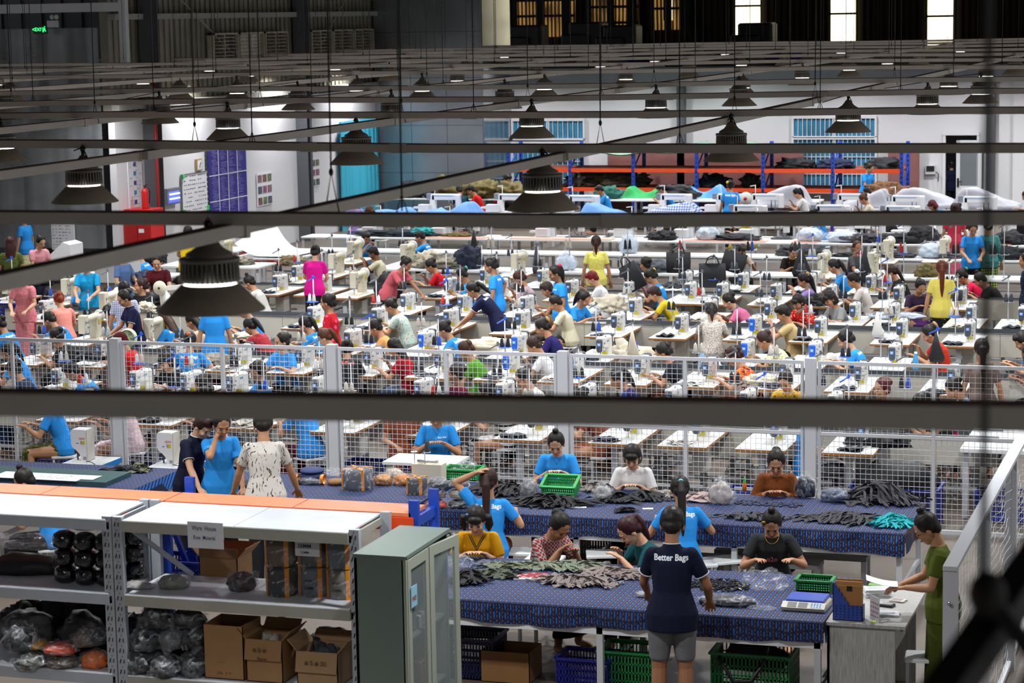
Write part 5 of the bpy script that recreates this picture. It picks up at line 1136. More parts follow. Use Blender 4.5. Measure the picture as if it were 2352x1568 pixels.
# pieces of cut cloth: a few sheets lying on each other
def cloth_stack(key, m, w=.3, d=.2, n=4, rough=.03):
    k = ('stk', key)
    if k in FR: return FR[k]
    rd = random.Random(key); mb = MB()
    for i in range(n):
        a = rd.uniform(-.4, .4); ca, sa = math.cos(a), math.sin(a); cx, cy = rd.uniform(-.04, .04), rd.uniform(-.03, .03); N = 9; z = .004 + i * .007; vs = []
        ww, dd = w * rd.uniform(.7, 1), d * rd.uniform(.7, 1); h = rd.uniform(.004, rough)
        for u in range(N):
            for v in range(5):
                x = (u / (N - 1) - .5) * ww * (1 - .25 * abs(v / 4 - .5)); y = (v / 4 - .5) * dd; zz = z + h * (.5 + .5 * math.sin(u * 1.3 + i * 2 + v * .8))
                vs.append((cx + x * ca - y * sa, cy + x * sa + y * ca, zz)); 
        n0 = len(vs); vs += [(x, y, zz - .004) for x, y, zz in vs]; fs = []
        for u in range(N - 1):
            for v in range(4): q = u * 5 + v; fs += [(q, q + 5, q + 6, q + 1), (n0 + q, n0 + q + 1, n0 + q + 6, n0 + q + 5)]
        bd = [u * 5 for u in range(N)] + [(N - 1) * 5 + v for v in range(1, 5)] + [u * 5 + 4 for u in range(N - 2, -1, -1)] + [v for v in range(3, 0, -1)]
        for q in range(len(bd)): a_, b_ = bd[q], bd[(q + 1) % len(bd)]; fs.append((b_, a_, n0 + a_, n0 + b_))
        mb.add(vs, fs, 0, True)
    me = mb.mesh('cloth_pieces', m); FR[k] = me; return me
CLD = [mat('cutcloth%d' % i, c, .85, bump=.2, bs=20) for i, c in enumerate(('#30343f', '#22242b', '#3a3e48', '#c9c2b2', '#d8d6d0', '#1d2436'))]
for fy, xs in ROWS.items():
    for mx in xs:
        tb = (mx, fy - .25)
        mp = Vector((mx, fy, 1.0))
        sewing_table(mx - .38, fy - .25, rel_label('sewing table', (mx - .1, fy - .2, .75)))
        machine(mx, fy, rel_label(('blue-faced' if BLU.get((fy, mx)) else 'white') + ' sewing machine', mp), BLU.get((fy, mx), 0))
        if rs.random() < .93: thread_stand(mx - .27, fy + .80, rel_label('thread stand', (mx - .27, fy + .8, 1.05)))
        if rs.random() < .72:
            i = rs.choice([0, 0, 1, 1, 2, 5, 3, 4]) if fy > 29 or mx > -6 else rs.choice([3, 4, 3, 0, 1])
            mobj('cloth_pieces', cloth_stack(i * 10 + rs.randint(0, 2), CLD[i], .30, .2, rs.choice([3, 4, 5])), None, rel_label(('cut dark cloth pieces', 'cut black cloth pieces', 'cut grey cloth pieces', 'cut cream cloth pieces', 'cut white cloth pieces', 'cut navy cloth pieces')[i] , (mx - .12, fy - .1, .78)), 'cloth', None, None, (mx - .15 + rs.uniform(-.05, .05), fy - .10, .753), rs.uniform(-.3, .3))
        if rs.random() < .45:
            i = rs.choice([0, 1, 2, 3, 5]); mobj('cloth_pieces', cloth_stack(100 + i * 10 + rs.randint(0, 2), CLD[i], .34, .22, 6, .05), None, rel_label('crumpled cloth in the trough', (mx + .2, fy + 1.1, .75)), 'cloth', None, None, (mx + .25, fy + (1.17 if fy in (24.15, 28.1, 32.25, 36.2) else -.5), .60 if fy < 36 else .56), rs.uniform(-.3, .3))
for p in sits:
    w = p['root'].location
    if w.y > 61: continue
    stool(w.x, w.y, p['root'].rotation_euler.z, 'white stool under the ' + p['who'])
for k, (x, y) in enumerate(((-4.95, 31.2), (-5.9, 31.1), (-3.3, 31.3), (-9.1, 31.1), (-12.5, 31.0), (-3.5, 27.2), (-6.3, 27.0))): stool(x, y, .1 * k, rel_label('empty white stool', (x, y, .45)))
# tall cream post machines of the left rows
M_cream = mat('cream_enamel', '#d3cdb8', .4)
def tall_parts():
    P_ = []
    mb = MB(); mb.rbox(-.09, .09, .0, .50, 0, .02, .01); mb.rbox(-.07, .07, .34, .50, 0, .36, .03); mb.loft([(Vector((0, y, .33)), XV, Vector((0, 0, 1)), r, r * .8) for y, r in ((.02, .055), (.2, .062), (.42, .075), (.5, .07))], 14); mb.rbox(-.06, .06, -.01, .12, .13, .40, .02); P_.append(('machine_body', mb.mesh('machine_body', M_cream)))
    mb = MB(); mb.lathe((0, .54, .33), [(.0, 0), (.085, 0), (.095, .012), (.085, .03), (.03, .035), (0, .035)], 20, axis='Y'); P_.append(('hand_wheel', mb.mesh('hand_wheel', M_mw)))
    mb = MB(); mb.tube([(0, .05, .14), (0, .05, .02)], .008, 6); mb.tube([(.06, .03, .3), (.095, .03, .3)], .018, 8); mb.tube([(.06, .08, .22), (.085, .08, .22)], .014, 8); mb.tube([(.06, .02, .2), (.08, -.02, .16), (.07, -.02, .1)], .006, 5); mb.tube([(0, .2, .4), (0, .2, .44)], .015, 6); P_.append(('needle_and_dials', mb.mesh('needle_and_dials', M_chr)))
    mb = MB(); mb.box(.076, .08, .38, .45, .24, .30); P_.append(('yellow_sticker', mb.mesh('yellow_sticker', MC['sticker_yellow']))); return P_
TP = tall_parts()
def tall_machine(px, py, table=1, rz=0.):
    q = P(px, py, 1.08); x, y = q.x, q.y
    if table: sewing_table(x - .35, y - .3, rel_label('wooden-edged machine table', (x, y, .7)))
    r = empty('post_sewing_machine', (x, y, .752), rz, rel_label('tall cream sewing machine', (x, y, 1.0)), 'sewing machine')
    for n_, me in TP: mobj(n_, me, r)
    thread_stand(x - .28, y + .75, rel_label('thread stand of a cream machine', (x - .28, y + .75, 1.05)))
for a in ((146, 650), (234, 682), (187, 736), (337, 744), (503, 560), (803, 563), (925, 570), (760, 592), (810, 635), (10, 648), (1180, 592), (1885, 592), (2000, 590), (2035, 560), (2165, 558)): tall_machine(*a)
# white machine with the big round wheel (maroon person) ------------------
q = P(385, 690, .95); r = empty('wheel_machine', (q.x, q.y, .752), 0, 'large white machine with a round wheel beside the smiling person in maroon', 'sewing machine')
m = MB(); m.loft([(Vector((0, .1, 0)), XV, Vector((0, 1, 0)), .17, .09), (Vector((-.08, .1, .22)), XV, Vector((0, 1, 0)), .10, .08), (Vector((-.12, .1, .40)), XV, Vector((0, 1, 0)), .07, .07)], 12); m.beam((-.1, .1, .38), (.28, .1, .42), .08, .07); m.rbox(.22, .32, .04, .16, .2, .46, .01); m.obj('machine_body', M_mw, r)
m = MB(); m.lathe((-.13, .0, .40), [(0, -.03), (.10, -.03), (.115, -.01), (.115, .01), (.1, .02), (0, .02)], 24, axis='Y'); m.obj('hand_wheel', M_cream, r)
m = MB(); m.lathe((-.13, -.04, .40), [(0, 0), (.02, 0), (.02, .02), (0, .02)], 10, axis='Y'); m.obj('hub', M_black, r)
sewing_table(q.x - .25, q.y - .2, 'white table carrying the large white machine with a round wheel')
# tall pattern machines right behind the batik table at the left -----------
def column_machine(px, py):
    q = PYc(px, py, 22.7); zb = q.z - .88; r = empty('computer_sewing_machine', (q.x - .19, q.y, zb), 0, 'white computer sewing machine with red lettering and blue edged base, %s of the two' % ('left' if px < 300 else 'right'), 'sewing machine')
    pr_ = [(.0, .33), (.015, .36), (.175, .36), (.19, .345), (.19, 0), (.112, 0), (.112, .05), (.10, .085), (.06, .125), (.015, .155), (.0, .19)]; n = len(pr_); m = MB()
    m.add([(x, 0, .88 + z) for x, z in pr_] + [(x, .17, .88 + z) for x, z in pr_], [tuple(range(n)), tuple(range(2 * n - 1, n - 1, -1))] + [(i, n + i, n + (i + 1) % n, (i + 1) % n) for i in range(n)]); m.obj('machine_body', mat('machine_white2', '#dfdfe2', .35), r)
    m = MB(); m.box(.189, .2, .0, .172, .88, 1.24); m.obj('side_cover', mat('side_beige', '#c3bfb6', .5), r)
    m = MB(); m.box(-.10, .40, -.1, .42, .80, .86); m.box(.0, .2, -.01, .2, .86, .885); m.obj('base_plate', M_wlam, r)
    m = MB(); m.box(-.105, .405, -.105, -.1, .80, .86); m.box(.40, .405, -.1, .42, .80, .86); m.obj('blue_edge', mat('edge_blue', '#1e7ac4', .45), r)
    m = MB(); m.box(.138, .17, -.003, 0, 1.075, 1.115); m.obj('yellow_sticker', MC['sticker_yellow'], r)
    m = MB(); m.box(.118, .134, -.003, 0, 1.077, 1.113); m.box(.145, .185, -.003, 0, .90, .935); m.obj('code_plate', mat('plate_grey2', '#8f9398', .5), r)
    put_text('SIJZA', .030, face_M((.138, -.003, 1.14), (0, -1, 0)), mat('logo_red', '#cf3d30', .5), r, sx=1.15)
    m = MB(); m.box(.065, .073, -.003, 0, 1.08, 1.09); m.box(.08, .09, -.003, 0, 1.08, 1.092); m.obj('button', mat('plate_blue', '#1f62d6', .35), r)
    m = MB(); m.tube([(.19, -.02, .89), (.27, -.04, .885), (.33, -.08, .87)], .005, 5); m.tube([(.05, .05, 1.03), (.05, .05, .89)], .010, 6); m.box(.02, .09, .03, .08, .96, 1.0); m.obj('needle_unit', M_dkst, r)
    for a in (-.08, .34):
        for b in (-.08, .36): m = MB(); m.box(a, a + .04, b, b + .04, -zb, .80); m.obj('leg', M_steel, r)
column_machine(200, 1060); column_machine(398, 1068)
# ---------------------------------------------------------------- long white work tables
def long_table(x0, x1, y, d, nm, z=.76, shelf=1):
    r = empty('work_table', (x0, y, 0), 0, 'long narrow white work table across the hall, ' + nm, 'table'); w = x1 - x0
    m = MB(); m.rbox(0, w, 0, d, z - .035, z, .012); m.obj('table_top', M_wlam, r)
    n = max(2, int(w / 2.3))
    for k in range(n + 1):
        a = (w - .06) * k / n; m = MB(); m.box(a, a + .06, .06, .1, 0, z - .035); m.box(a, a + .06, d - .1, d - .06, 0, z - .035); m.box(a, a + .06, .1, d - .1, .12, .16); m.obj('leg', M_steel, r)
    m = MB(); m.box(0, w, .08, .11, .35, .39); m.box(0, w, d - .11, d - .08, .35, .39); m.box(0, w, d - .11, d - .08, .12, .15); m.obj('rail', M_steel, r)
    return r
long_table(-15.9, -2.6, 40.0, .65, 'nearest of the three behind the sewing rows')
long_table(-18.3, -3.2, 43.05, .62, 'second of the three behind the sewing rows')
long_table(-19.6, -3.0, 45.75, .66, 'third of the three behind the sewing rows')
long_table(-21.8, -10.2, 55.9, .75, 'farthest one, carrying olive and black heaps')
PK = mat('pink_board', '#dfa58f', .6)
for a, b in ((980, 1120), (1195, 1420), (1600, 1780), (1850, 1900), (2250, 2340)):
    q0, q1 = P(a, 540, .77), P(b, 545, .77); m = MB(); m.box(q0.x, q1.x, 45.78, 46.15, .762, .775); m.obj('cutting_board', PK, None, rel_label('flat pink board', ((q0.x + q1.x) / 2, 45.9, .77)), 'board')
for px in (1130, 1317, 1455, 1585, 1745, 1855, 2045, 2097, 2215, 2300, 2325):     # thin poles with wire cones on the long tables
    q = P(px, 618, .76); thread_stand(q.x, 40.25, rel_label('tall thread stand', (q.x, 40.25, 1.3)), .76, 1.45)
# ---------------------------------------------------------------- pattern sewing machines at the far end
def pat_parts():
    L_ = []
    mb = MB(); mb.rbox(-.36, .38, .0, .13, .30, .44, .03); mb.rbox(.26, .38, -.02, .12, .12, .42, .02); mb.rbox(-.40, -.26, .0, .16, .0, .42, .02); L_.append(('machine_body', mb.mesh('machine_body', MC['machine_white2'])))
    mb = MB(); mb.rbox(-.48, -.36, -.01, .15, .31, .45, .03); L_.append(('end_cover', mb.mesh('end_cover', mat('cover_grey', '#7c8290', .4))))
    mb = MB(); mb.box(-.3, .2, -.004, .0, .385, .40); L_.append(('blue_stripe', mb.mesh('blue_stripe', mat('stripe_blue', '#6aa6dc', .5))))
    mb = MB(); mb.rbox(-.62, -.34, -.22, -.02, .02, .20, .02); mb.box(-.75, -.6, -.2, -.05, .1, .14); L_.append(('control_head', mb.mesh('control_head', MC['machine_white2'])))
    mb = MB(); mb.tube([(.32, .05, .12), (.32, .05, .0)], .012, 6); mb.box(.05, .5, -.25, .2, .01, .03); mb.box(.15, .45, -.2, .1, .03, .045); mb.tube([(.2, -.05, .3), (.2, -.05, .1), (.28, -.05, .05)], .012, 6); mb.tube([(.1, 0, .30), (.1, 0, .12)], .015, 6); L_.append(('clamp_frame', mb.mesh('clamp_frame', mat('clamp_grey', '#686c72', .4, .5))))
    mb = MB(); mb.tube([(-.3, .12, .4), (-.3, .12, .62)], .010, 6); mb.beam((-.42, .12, .61), (-.29, .12, .63), .02, .02); L_.append(('thread_pole', mb.mesh('thread_pole', M_wlam))); return L_
PPART = pat_parts()
mb = MB(); mb.rbox(-.75, .75, -.32, .45, -.04, 0, .012); PTOP = mb.mesh('table_top', M_wlam)
def pattern_machine(px, py):
    q = P(px, py, 1.12); r = empty('pattern_sewing_machine', (q.x, q.y, .75), 0, rel_label('large pattern sewing machine', (q.x, q.y, 1.1)), 'sewing machine')
    for n_, me in PPART: mobj(n_, me, r)
    t = empty('machine_table', (q.x, q.y, .749), 0, rel_label('pattern machine table', (q.x, q.y, .6)), 'table'); mobj('table_top', PTOP, t)
    for a in (-.7, .66):
        for b in (-.28, .38): m = MB(); m.box(a, a + .05, b, b + .05, -.749, -.04); m.obj('leg', M_steel, t)
for a in ((1022, 452), (1178, 452), (1340, 455), (1552, 452), (1682, 452), (1762, 452), (1960, 452), (2085, 456), (2250, 458), (1722, 478), (1912, 478), (2072, 480), (1300, 504), (1480, 504), (1620, 506), (1770, 506), (1990, 507), (2120, 508), (2290, 508), (1060, 503), (900, 501)): pattern_machine(*a)
# cloth covers over machines
def cover(px, py, w, h, m, lab, seed, z=.75, d=.45):
    q = P(px, py, z + h * .5); n = 26; mb = MB(); vs = []; rd = random.Random(seed); a1, a2 = rd.uniform(.5, 1.5), rd.uniform(0, 6)
    for i in range(n + 1):
        for j in range(n + 1):
            u, v = i / n * 2 - 1, j / n * 2 - 1; k = max(abs(u), abs(v))
            rr = min(1, max(0, (1 - k) / .42)); prof = rr * rr * (3 - 2 * rr)
            hh = h * prof * (.62 + .38 * math.sin(u * 2.3 * a1 + a2)) + .02 + .035 * noise.noise(Vector((u * 3 + seed, v * 3, 0))) * (1 if k < .95 else .3)
            e = 1 + .1 * math.sin(6 * math.atan2(v, u) + seed)
            vs.append((u * w * .5 * e, v * d * e, max(.004, hh)))
    fs = [(i * (n + 1) + j, (i + 1) * (n + 1) + j, (i + 1) * (n + 1) + j + 1, i * (n + 1) + j + 1) for i in range(n) for j in range(n)]
    mb.add(vs, fs, 0, True); n0 = len(mb.v); N1 = n + 1
    mb.v += [(x, y, -.06) for x, y, zz in vs]
    bd = [i * N1 for i in range(N1)] + [n * N1 + j for j in range(1, N1)] + [i * N1 + n for i in range(n - 1, -1, -1)] + [j for j in range(n - 1, 0, -1)]
    for k in range(len(bd)): a, b = bd[k], bd[(k + 1) % len(bd)]; mb.f.append([b, a, n0 + a, n0 + b]); mb.m.append(0); mb.sm.append(True)
    mb.obj('dust_cover', m, None, lab, 'cover', None, None, (q.x, q.y, z))
CB1 = mat('cover_blue', '#6f9fe0', .7, bump=.3, bs=6); CB2 = mat('cover_grey_cloth', '#a5a6b0', .75, bump=.3, bs=6)
pmat('cover_check', 'plaid', ['#d4d9ee', '#8296c8', '#3c5aa8'], .8)
cover(900, 478, 1.15, .33, CB1, 'light blue cloth cover over a machine left of the red t-shirt, left one', 1)
cover(1042, 480, 1.3, .30, CB1, 'light blue cloth cover directly in front of the man in bright red', 2)
cover(1387, 480, 1.0, .32, CB1, 'light blue cloth cover over a machine beside the dark second lamp', 3)
cover(1545, 482, 1.3, .28, MC['cover_check'], 'blue and white checked cloth cover over a machine', 4)
cover(1478, 437, 1.0, .36, mat('cover_green', '#1f9a50', .7, bump=.3, bs=6), 'bright green cloth cover over a far machine', 5)
cover(1618, 436, 1.2, .38, mat('cover_skyblue', '#4a8fe0', .7), 'sky blue cloth cover left of the far standing blue worker', 6)
cover(1802, 448, 1.4, .42, CB2, 'pale grey cloth cover behind the far person in white', 7)
cover(1990, 450, 1.3, .50, CB2, 'pale grey peaked cloth cover below the worker at the far shelf', 8)
cover(2122, 452, 1.6, .36, CB2, 'pale grey cloth cover left of the far white door', 9)
cover(2262, 453, 1.5, .40, CB2, 'pale grey cloth cover in front of the far white door', 10)

SUP = [(39.95 + .35, None), (43.36, None), (46.1, None)]
def settle(q, z):                              # put loose goods on the table or trough beneath them, along the line of sight
    if z < .55 or z > .9: return q
    if q.y > 38.9 and q.y < 50: yy = min((40.32, 43.36, 46.1), key=lambda v: abs(v - q.y)); return Vector((q.x * yy / q.y, yy, q.z))
    best = None
    for fy, xs in ROWS.items():
        for mx in xs:
            d = math.hypot(mx - .08 - q.x, fy + .1 - q.y)
            if best is None or d < best[0]: best = (d, mx - .14, min(max(q.y, fy - .12), fy + .8))
    return Vector((best[1], best[2], q.z)) if best[0] < 1.0 and z > .7 else q
# ================================================================ fences
M_fen = mat('fence_paint', '#c9cbd0', .45)
def fence_panel(r, a, b, z1=1.8, step=.055, axis='x', z0=.08, t=.0024):
    m = MB(); L_ = b - a; n = int(L_ / step)
    bx = (lambda u0, u1, za, zb, w: m.box(u0, u1, -w, w, za, zb)) if axis == 'x' else (lambda u0, u1, za, zb, w: m.box(-w, w, u0, u1, za, zb))
    for k in range(n + 1): u = a + L_ * k / n; bx(u - t * .8, u + t * .8, z0, z1, t)
    k = z0
    while k < z1: bx(a, b, k - t * .8, k + t * .8, t * 1.2); k += step
    m.obj('wire_mesh', M_fen, r); m = MB()
    bx2 = (lambda u0, u1, za, zb: m.box(u0, u1, -.018, .018, za, zb)) if axis == 'x' else (lambda u0, u1, za, zb: m.box(-.018, .018, u0, u1, za, zb))
    bx2(a, b, z1 - .035, z1); bx2(a, b, z0 - .04, z0); (m.box(a + .03, b - .03, -.0165, .0165, 1.02, 1.055))
    bx2(a, a + .03, z0, z1 - .036); bx2(b - .03, b, z0, z1 - .036); bx2((a + b) / 2 - .0172, (a + b) / 2 + .0172, z0, z1 - .036); m.obj('panel_frame', M_fen, r)
FX = [-17.74, -15.06, -12.38, -9.71, -7.04, -4.36]
FY = 23.45; r = empty('mesh_fence', (0, FY, 0), 0, 'white wire mesh fence across the hall between the batik tables and the sewing rows', 'fence')
for x in FX: m = MB(); m.box(x - .055, x + .055, -.05, .05, 0, 1.83); m.box(x - .10, x + .10, -.1, .1, 0, .01); m.obj('post', M_fen, r)
for a, b in zip(FX[:-1], FX[1:]): fence_panel(r, a + .075, b - .075)
fence_panel(r, -4.285, -1.9)
r = empty('mesh_fence', (-1.84, 0, 0), 0, 'white mesh fence running away from the viewer beside the person in olive dress', 'fence')
PYS = [14.86, 16.8, 18.75, 20.7, 22.65]
for k, y in enumerate(PYS): m = MB(); m.box(-.045, .045, y - .05, y + .05, 0, 1.79); m.obj('post', M_fen, r)
for a, b in zip(PYS[:-1], PYS[1:]):
    m = MB(); n = 34; rd = random.Random(int(a * 10))
    for k in range(22):
        z = .1 + k * .08; pts = [(.012 * math.sin(i * 1.3 + k), a + .05 + (b - a - .1) * i / 12, z + .018 * math.sin(i * 1.1 + k * .2)) for i in range(13)]
        m.tube(pts, .0016, 4)
    for k in range(12): y = a + .05 + (b - a - .1) * k / 11; m.box(-.001, .001, y - .0012, y + .0012, .1, 1.76)
    m.obj('wire_mesh', M_fen, r)
m = MB(); m.box(-.047, .047, PYS[0] - .053, 23.4, 1.77, 1.80); m.box(-.02, .02, PYS[0], 23.4, .05, .09); m.obj('top_rail', M_fen, r)
m = MB(); m.lathe((0, PYS[0] - .051, 1.55), [(0, -.006), (.012, -.006), (.014, 0)], 12, axis='Y'); m.obj('bolt', M_chr, r)
# ================================================================ batik tables
pmat('batik', 'batik', ['#000000'])
def batik_table(x0, x1, y0, y1, lab, z=.78, dr=.15, legs=3):
    r = empty('batik_table', (x0, y0, 0), 0, 'white frame of the ' + lab, 'table'); w, d = x1 - x0, y1 - y0
    m = MB(); m.box(.02, w - .02, .02, d - .02, z - .05, z - .012); m.obj('table_top', M_wlam, r)
    m = MB(); m.box(.02, w - .02, .02, .06, z - .22, z - .05); m.box(.02, w - .02, d - .06, d - .02, z - .12, z - .05); m.box(.02, .06, .02, d - .02, z - .12, z - .05); m.box(w - .06, w - .02, .02, d - .02, z - .12, z - .05); m.obj('apron', M_wlam, r)
    for k in range(legs):
        a = .02 + (w - .10) * k / (legs - 1)
        for yy in (.02, d - .07): m = MB(); m.box(a, a + .05, yy, yy + .05, 0, z - .1); m.obj('leg', M_steel, r)
    for k in range(legs): a = .02 + (w - .10) * k / (legs - 1); m = MB(); m.box(a + .01, a + .04, .06, d - .06, .22, .26); m.obj('stretcher', M_steel, r)
    m = MB(); nx, e = max(8, int(w / .09)), .008
    prof = [(-e, z - dr), (-e - .004, z - dr * .5), (-e, z - .01), (0, z), (d * .33, z + .001), (d * .66, z + .001), (d, z), (d + e, z - .01), (d + e, z - dr)]
    for i in range(nx + 1):
        x = w * i / nx
        for j, (y, zz) in enumerate(prof):
            wv = .012 * math.sin(i * .9 + j) + .01 * math.sin(i * 2.3); k = 1 if j < 2 or j > 7 else 0
            m.v.append((x, y + wv * k * (-1 if j < 2 else 1), zz + (.014 * math.sin(i * .35) + .008 * math.sin(i * 1.1)) * (1 if j in (0, 8) else 0)))
    N = len(prof)
    for i in range(nx):
        for j in range(N - 1): m.f.append([i * N + j, (i + 1) * N + j, (i + 1) * N + j + 1, i * N + j + 1]); m.m.append(0); m.sm.append(j < 1 or 2 < j < 5)
    for xx, s in ((0, -1), (w, 1)):
        n0 = len(m.v)
        for j in range(9): y = d * j / 8; m.v += [(xx, y, z), (xx + s * (.012 + .01 * math.sin(j * 1.7)), y, z - dr)]
        for j in range(8): q = n0 + j * 2; m.f.append([q, q + 2, q + 3, q + 1]); m.m.append(0); m.sm.append(True)
    o = m.obj('tablecloth', MC['batik'], None, 'blue batik cloth on the ' + lab, 'tablecloth', None, None, (x0, y0, 0)); return r
batik_table(-6.62, -3.06, 17.0, 18.42, 'front table beside the standing man in navy polo', dr=.17, legs=3)
batik_table(-7.5, -2.9, 20.14, 21.46, 'table along the fence with heaps of zipper strips', dr=.19, legs=4)
batik_table(-9.85, -7.58, 20.3, 21.42, 'table before the palm-print shirt', dr=.16, legs=2)
batik_table(-13.6, -10.6, 20.15, 21.42, 'left table under the green cutting mat', dr=.16, legs=3)
# ================================================================ things on the tables
PLS = bpy.data.materials.new('clear_plastic'); PLS.use_nodes = True; _b = PLS.node_tree.nodes['Principled BSDF']
_b.inputs['Base Color'].default_value = (.86, .89, .93, 1); _b.inputs['Roughness'].default_value = .16; _b.inputs['Specular IOR Level'].default_value = .9
_n = PLS.node_tree; _t = _n.nodes.new('ShaderNodeTexCoord'); _v = _n.nodes.new('ShaderNodeTexNoise'); _v.inputs['Scale'].default_value = 13; _v.inputs['Detail'].default_value = 2; _v.inputs['Distortion'].default_value = 1.5
_n.links.new(_t.outputs['Object'], _v.inputs['Vector']); _r = _n.nodes.new('ShaderNodeValToRGB'); _r.color_ramp.elements[0].position = .54; _r.color_ramp.elements[0].color = (.06, .06, .06, 1); _r.color_ramp.elements[1].position = .68; _r.color_ramp.elements[1].color = (.42, .42, .42, 1)
_n.links.new(_v.outputs['Fac'], _r.inputs[0]); _n.links.new(_r.outputs[0], _b.inputs['Alpha'])
_p = _n.nodes.new('ShaderNodeBump'); _p.inputs['Strength'].default_value = .5; _p.inputs['Distance'].default_value = .01; _n.links.new(_v.outputs['Fac'], _p.inputs['Height']); _n.links.new(_p.outputs[0], _b.inputs['Normal'])
TZ = .782
def bag(px, py, z, r, col, lab, seed, cat='plastic bag', wrap=1, knot=1, name='plastic_bag', dz=0, dy=0):
    q = P(px, py, z)
    if seed >= 400 and py < 700: q = settle(q, z)
    q.y += dy; z += dz; m = col if not isinstance(col, str) else mat('fill_' + col, col, .45, vary=.3, vs=14, bump=.4, bs=22)
    root = empty(name, (q.x, q.y, z), 0, lab, cat)
    if col: lump('contents', (0, 0, 0), (r[0] * .95, r[1] * .95, r[2] * .95), seed, m, None, None, .13, 2.2, 4, root)
    if wrap: lump('plastic_wrap', (0, 0, 0), (r[0] * 1.06, r[1] * 1.06, r[2] * 1.10), seed + 50, PLS, None, None, .26, 2.4, 4, root)
    if knot == 1:
        m = MB(); m.loft([(Vector((0, 0, r[2] * 1.1)), XV, Vector((0, 1, 0)), .03, .03), (Vector((0, 0, r[2] * 1.45)), XV, Vector((0, 1, 0)), .012, .012), (Vector((.02, 0, r[2] * 1.45 + .06)), XV, Vector((0, 1, 0)), .05, .03)], 10); m.obj('knot', PLS, root)
    return root
def strips(px, py, z, n, L_, col, lab, seed, sx=.10, sy=.06, w=.022, fan=1.3, h=.03, ang=0., name='zipper_strips', cat='zipper strips'):
    q = P(px, py, z); rd = random.Random(seed); mb = MB()
    for i in range(n):
        a = ang + rd.gauss(0, fan); l = L_ * rd.uniform(.75, 1.1); cx, cy = rd.gauss(0, sx), rd.gauss(0, sy); d = Vector((math.cos(a), math.sin(a), 0)); s_ = Vector((-d.y, d.x, 0)) * (w / 2)
        tw = rd.uniform(-.5, .5); z0 = rd.uniform(0, h) * math.exp(-(cx / sx) ** 2 * .3 - (cy / sy) ** 2 * .3); pts = []
        for k in range(6):
            t = k / 5; p = Vector((cx, cy, 0)) + d * (l * (t - .5)) + s_ * (tw * 8 * (t - .5) ** 2)
            p.z = .004 + z0 * (1 - (2 * t - 1) ** 2 * .8) + .008 * abs(math.sin(t * 7 + i)); pts.append(p)
        vs = []
        for k, p in enumerate(pts):
            tl = Vector((0, 0, .010 * math.sin(k * 1.1 + i))); vs += [p - s_ + tl, p + s_ - tl, p + s_ - tl - Vector((0, 0, .003)), p - s_ + tl - Vector((0, 0, .003))]
        fs = []
        for k in range(5): b = k * 4; fs += [(b, b + 4, b + 5, b + 1), (b + 1, b + 5, b + 6, b + 2), (b + 2, b + 6, b + 7, b + 3), (b + 3, b + 7, b + 4, b)]
        fs += [(0, 1, 2, 3), (23, 22, 21, 20)]; mb.add(vs, fs)
    zm = min(v[2] for v in mb.v); mb.v = [(x, y, zz - zm) for x, y, zz in mb.v]
    return mb.obj(name, mat('strip_' + col, col, .75, vary=.15, vs=30), None, lab, cat, None, None, (q.x, q.y, z))
def crate(x, y, z, w, d, h, col, lab, rz=0., name='plastic_crate', tilt=0., cat='crate', bars=(4, 14)):
    r = empty(name, (x, y, z), rz, lab, cat); r.rotation_euler = (tilt, 0, rz); m = MB(); t = .008; fl = .0
    m.box(-w / 2, w / 2, -d / 2, d / 2, 0, .012); nb, nv = bars
    for s in (-1, 1):
        for k in range(nb + 1):
            zz = (h - .03) * k / nb; hh = .012 if k < nb else .03
            m.box(-w / 2, w / 2, s * d / 2 - t / 2, s * d / 2 + t / 2, zz, zz + hh); m.box(s * w / 2 - t / 2, s * w / 2 + t / 2, -d / 2, d / 2, zz, zz + hh)
        for k in range(nv + 1): xx = -w / 2 + w * k / nv; m.box(xx - .005, xx + .005, s * d / 2 - t / 2, s * d / 2 + t / 2, 0, h)
        nd = max(4, int(nv * d / w))
        for k in range(nd + 1): yy = -d / 2 + d * k / nd; m.box(s * w / 2 - t / 2, s * w / 2 + t / 2, yy - .005, yy + .005, 0, h)
        m.box(-w / 2, w / 2, s * d / 2 - t / 2, s * d / 2 + t / 2, 0, h * .12)
    cm = mat('crate_' + col, col, .4, vary=.06, vs=5); m.obj('basket', cm, r)
    m = MB(); e = .014
    for s in (-1, 1): m.box(-w / 2 - e, w / 2 + e, s * (d / 2 + e / 2) - e, s * (d / 2 + e / 2) + e, h - .012, h + .004); m.box(s * (w / 2 + e / 2) - e, s * (w / 2 + e / 2) + e, -d / 2 - e, d / 2 + e, h - .012, h + .004)
    m.obj('rim', cm, r); return r
def crp(px, py, z, *a, **k): q = P(px, py, z); return crate(q.x, q.y, z, *a, **k)
def at(px, py, z, name, lab, cat, rz=0.): q = P(px, py, z); return empty(name, (q.x, q.y, z), rz, lab, cat)
M_org = mat('orange_tape', '#d9860c', .35)
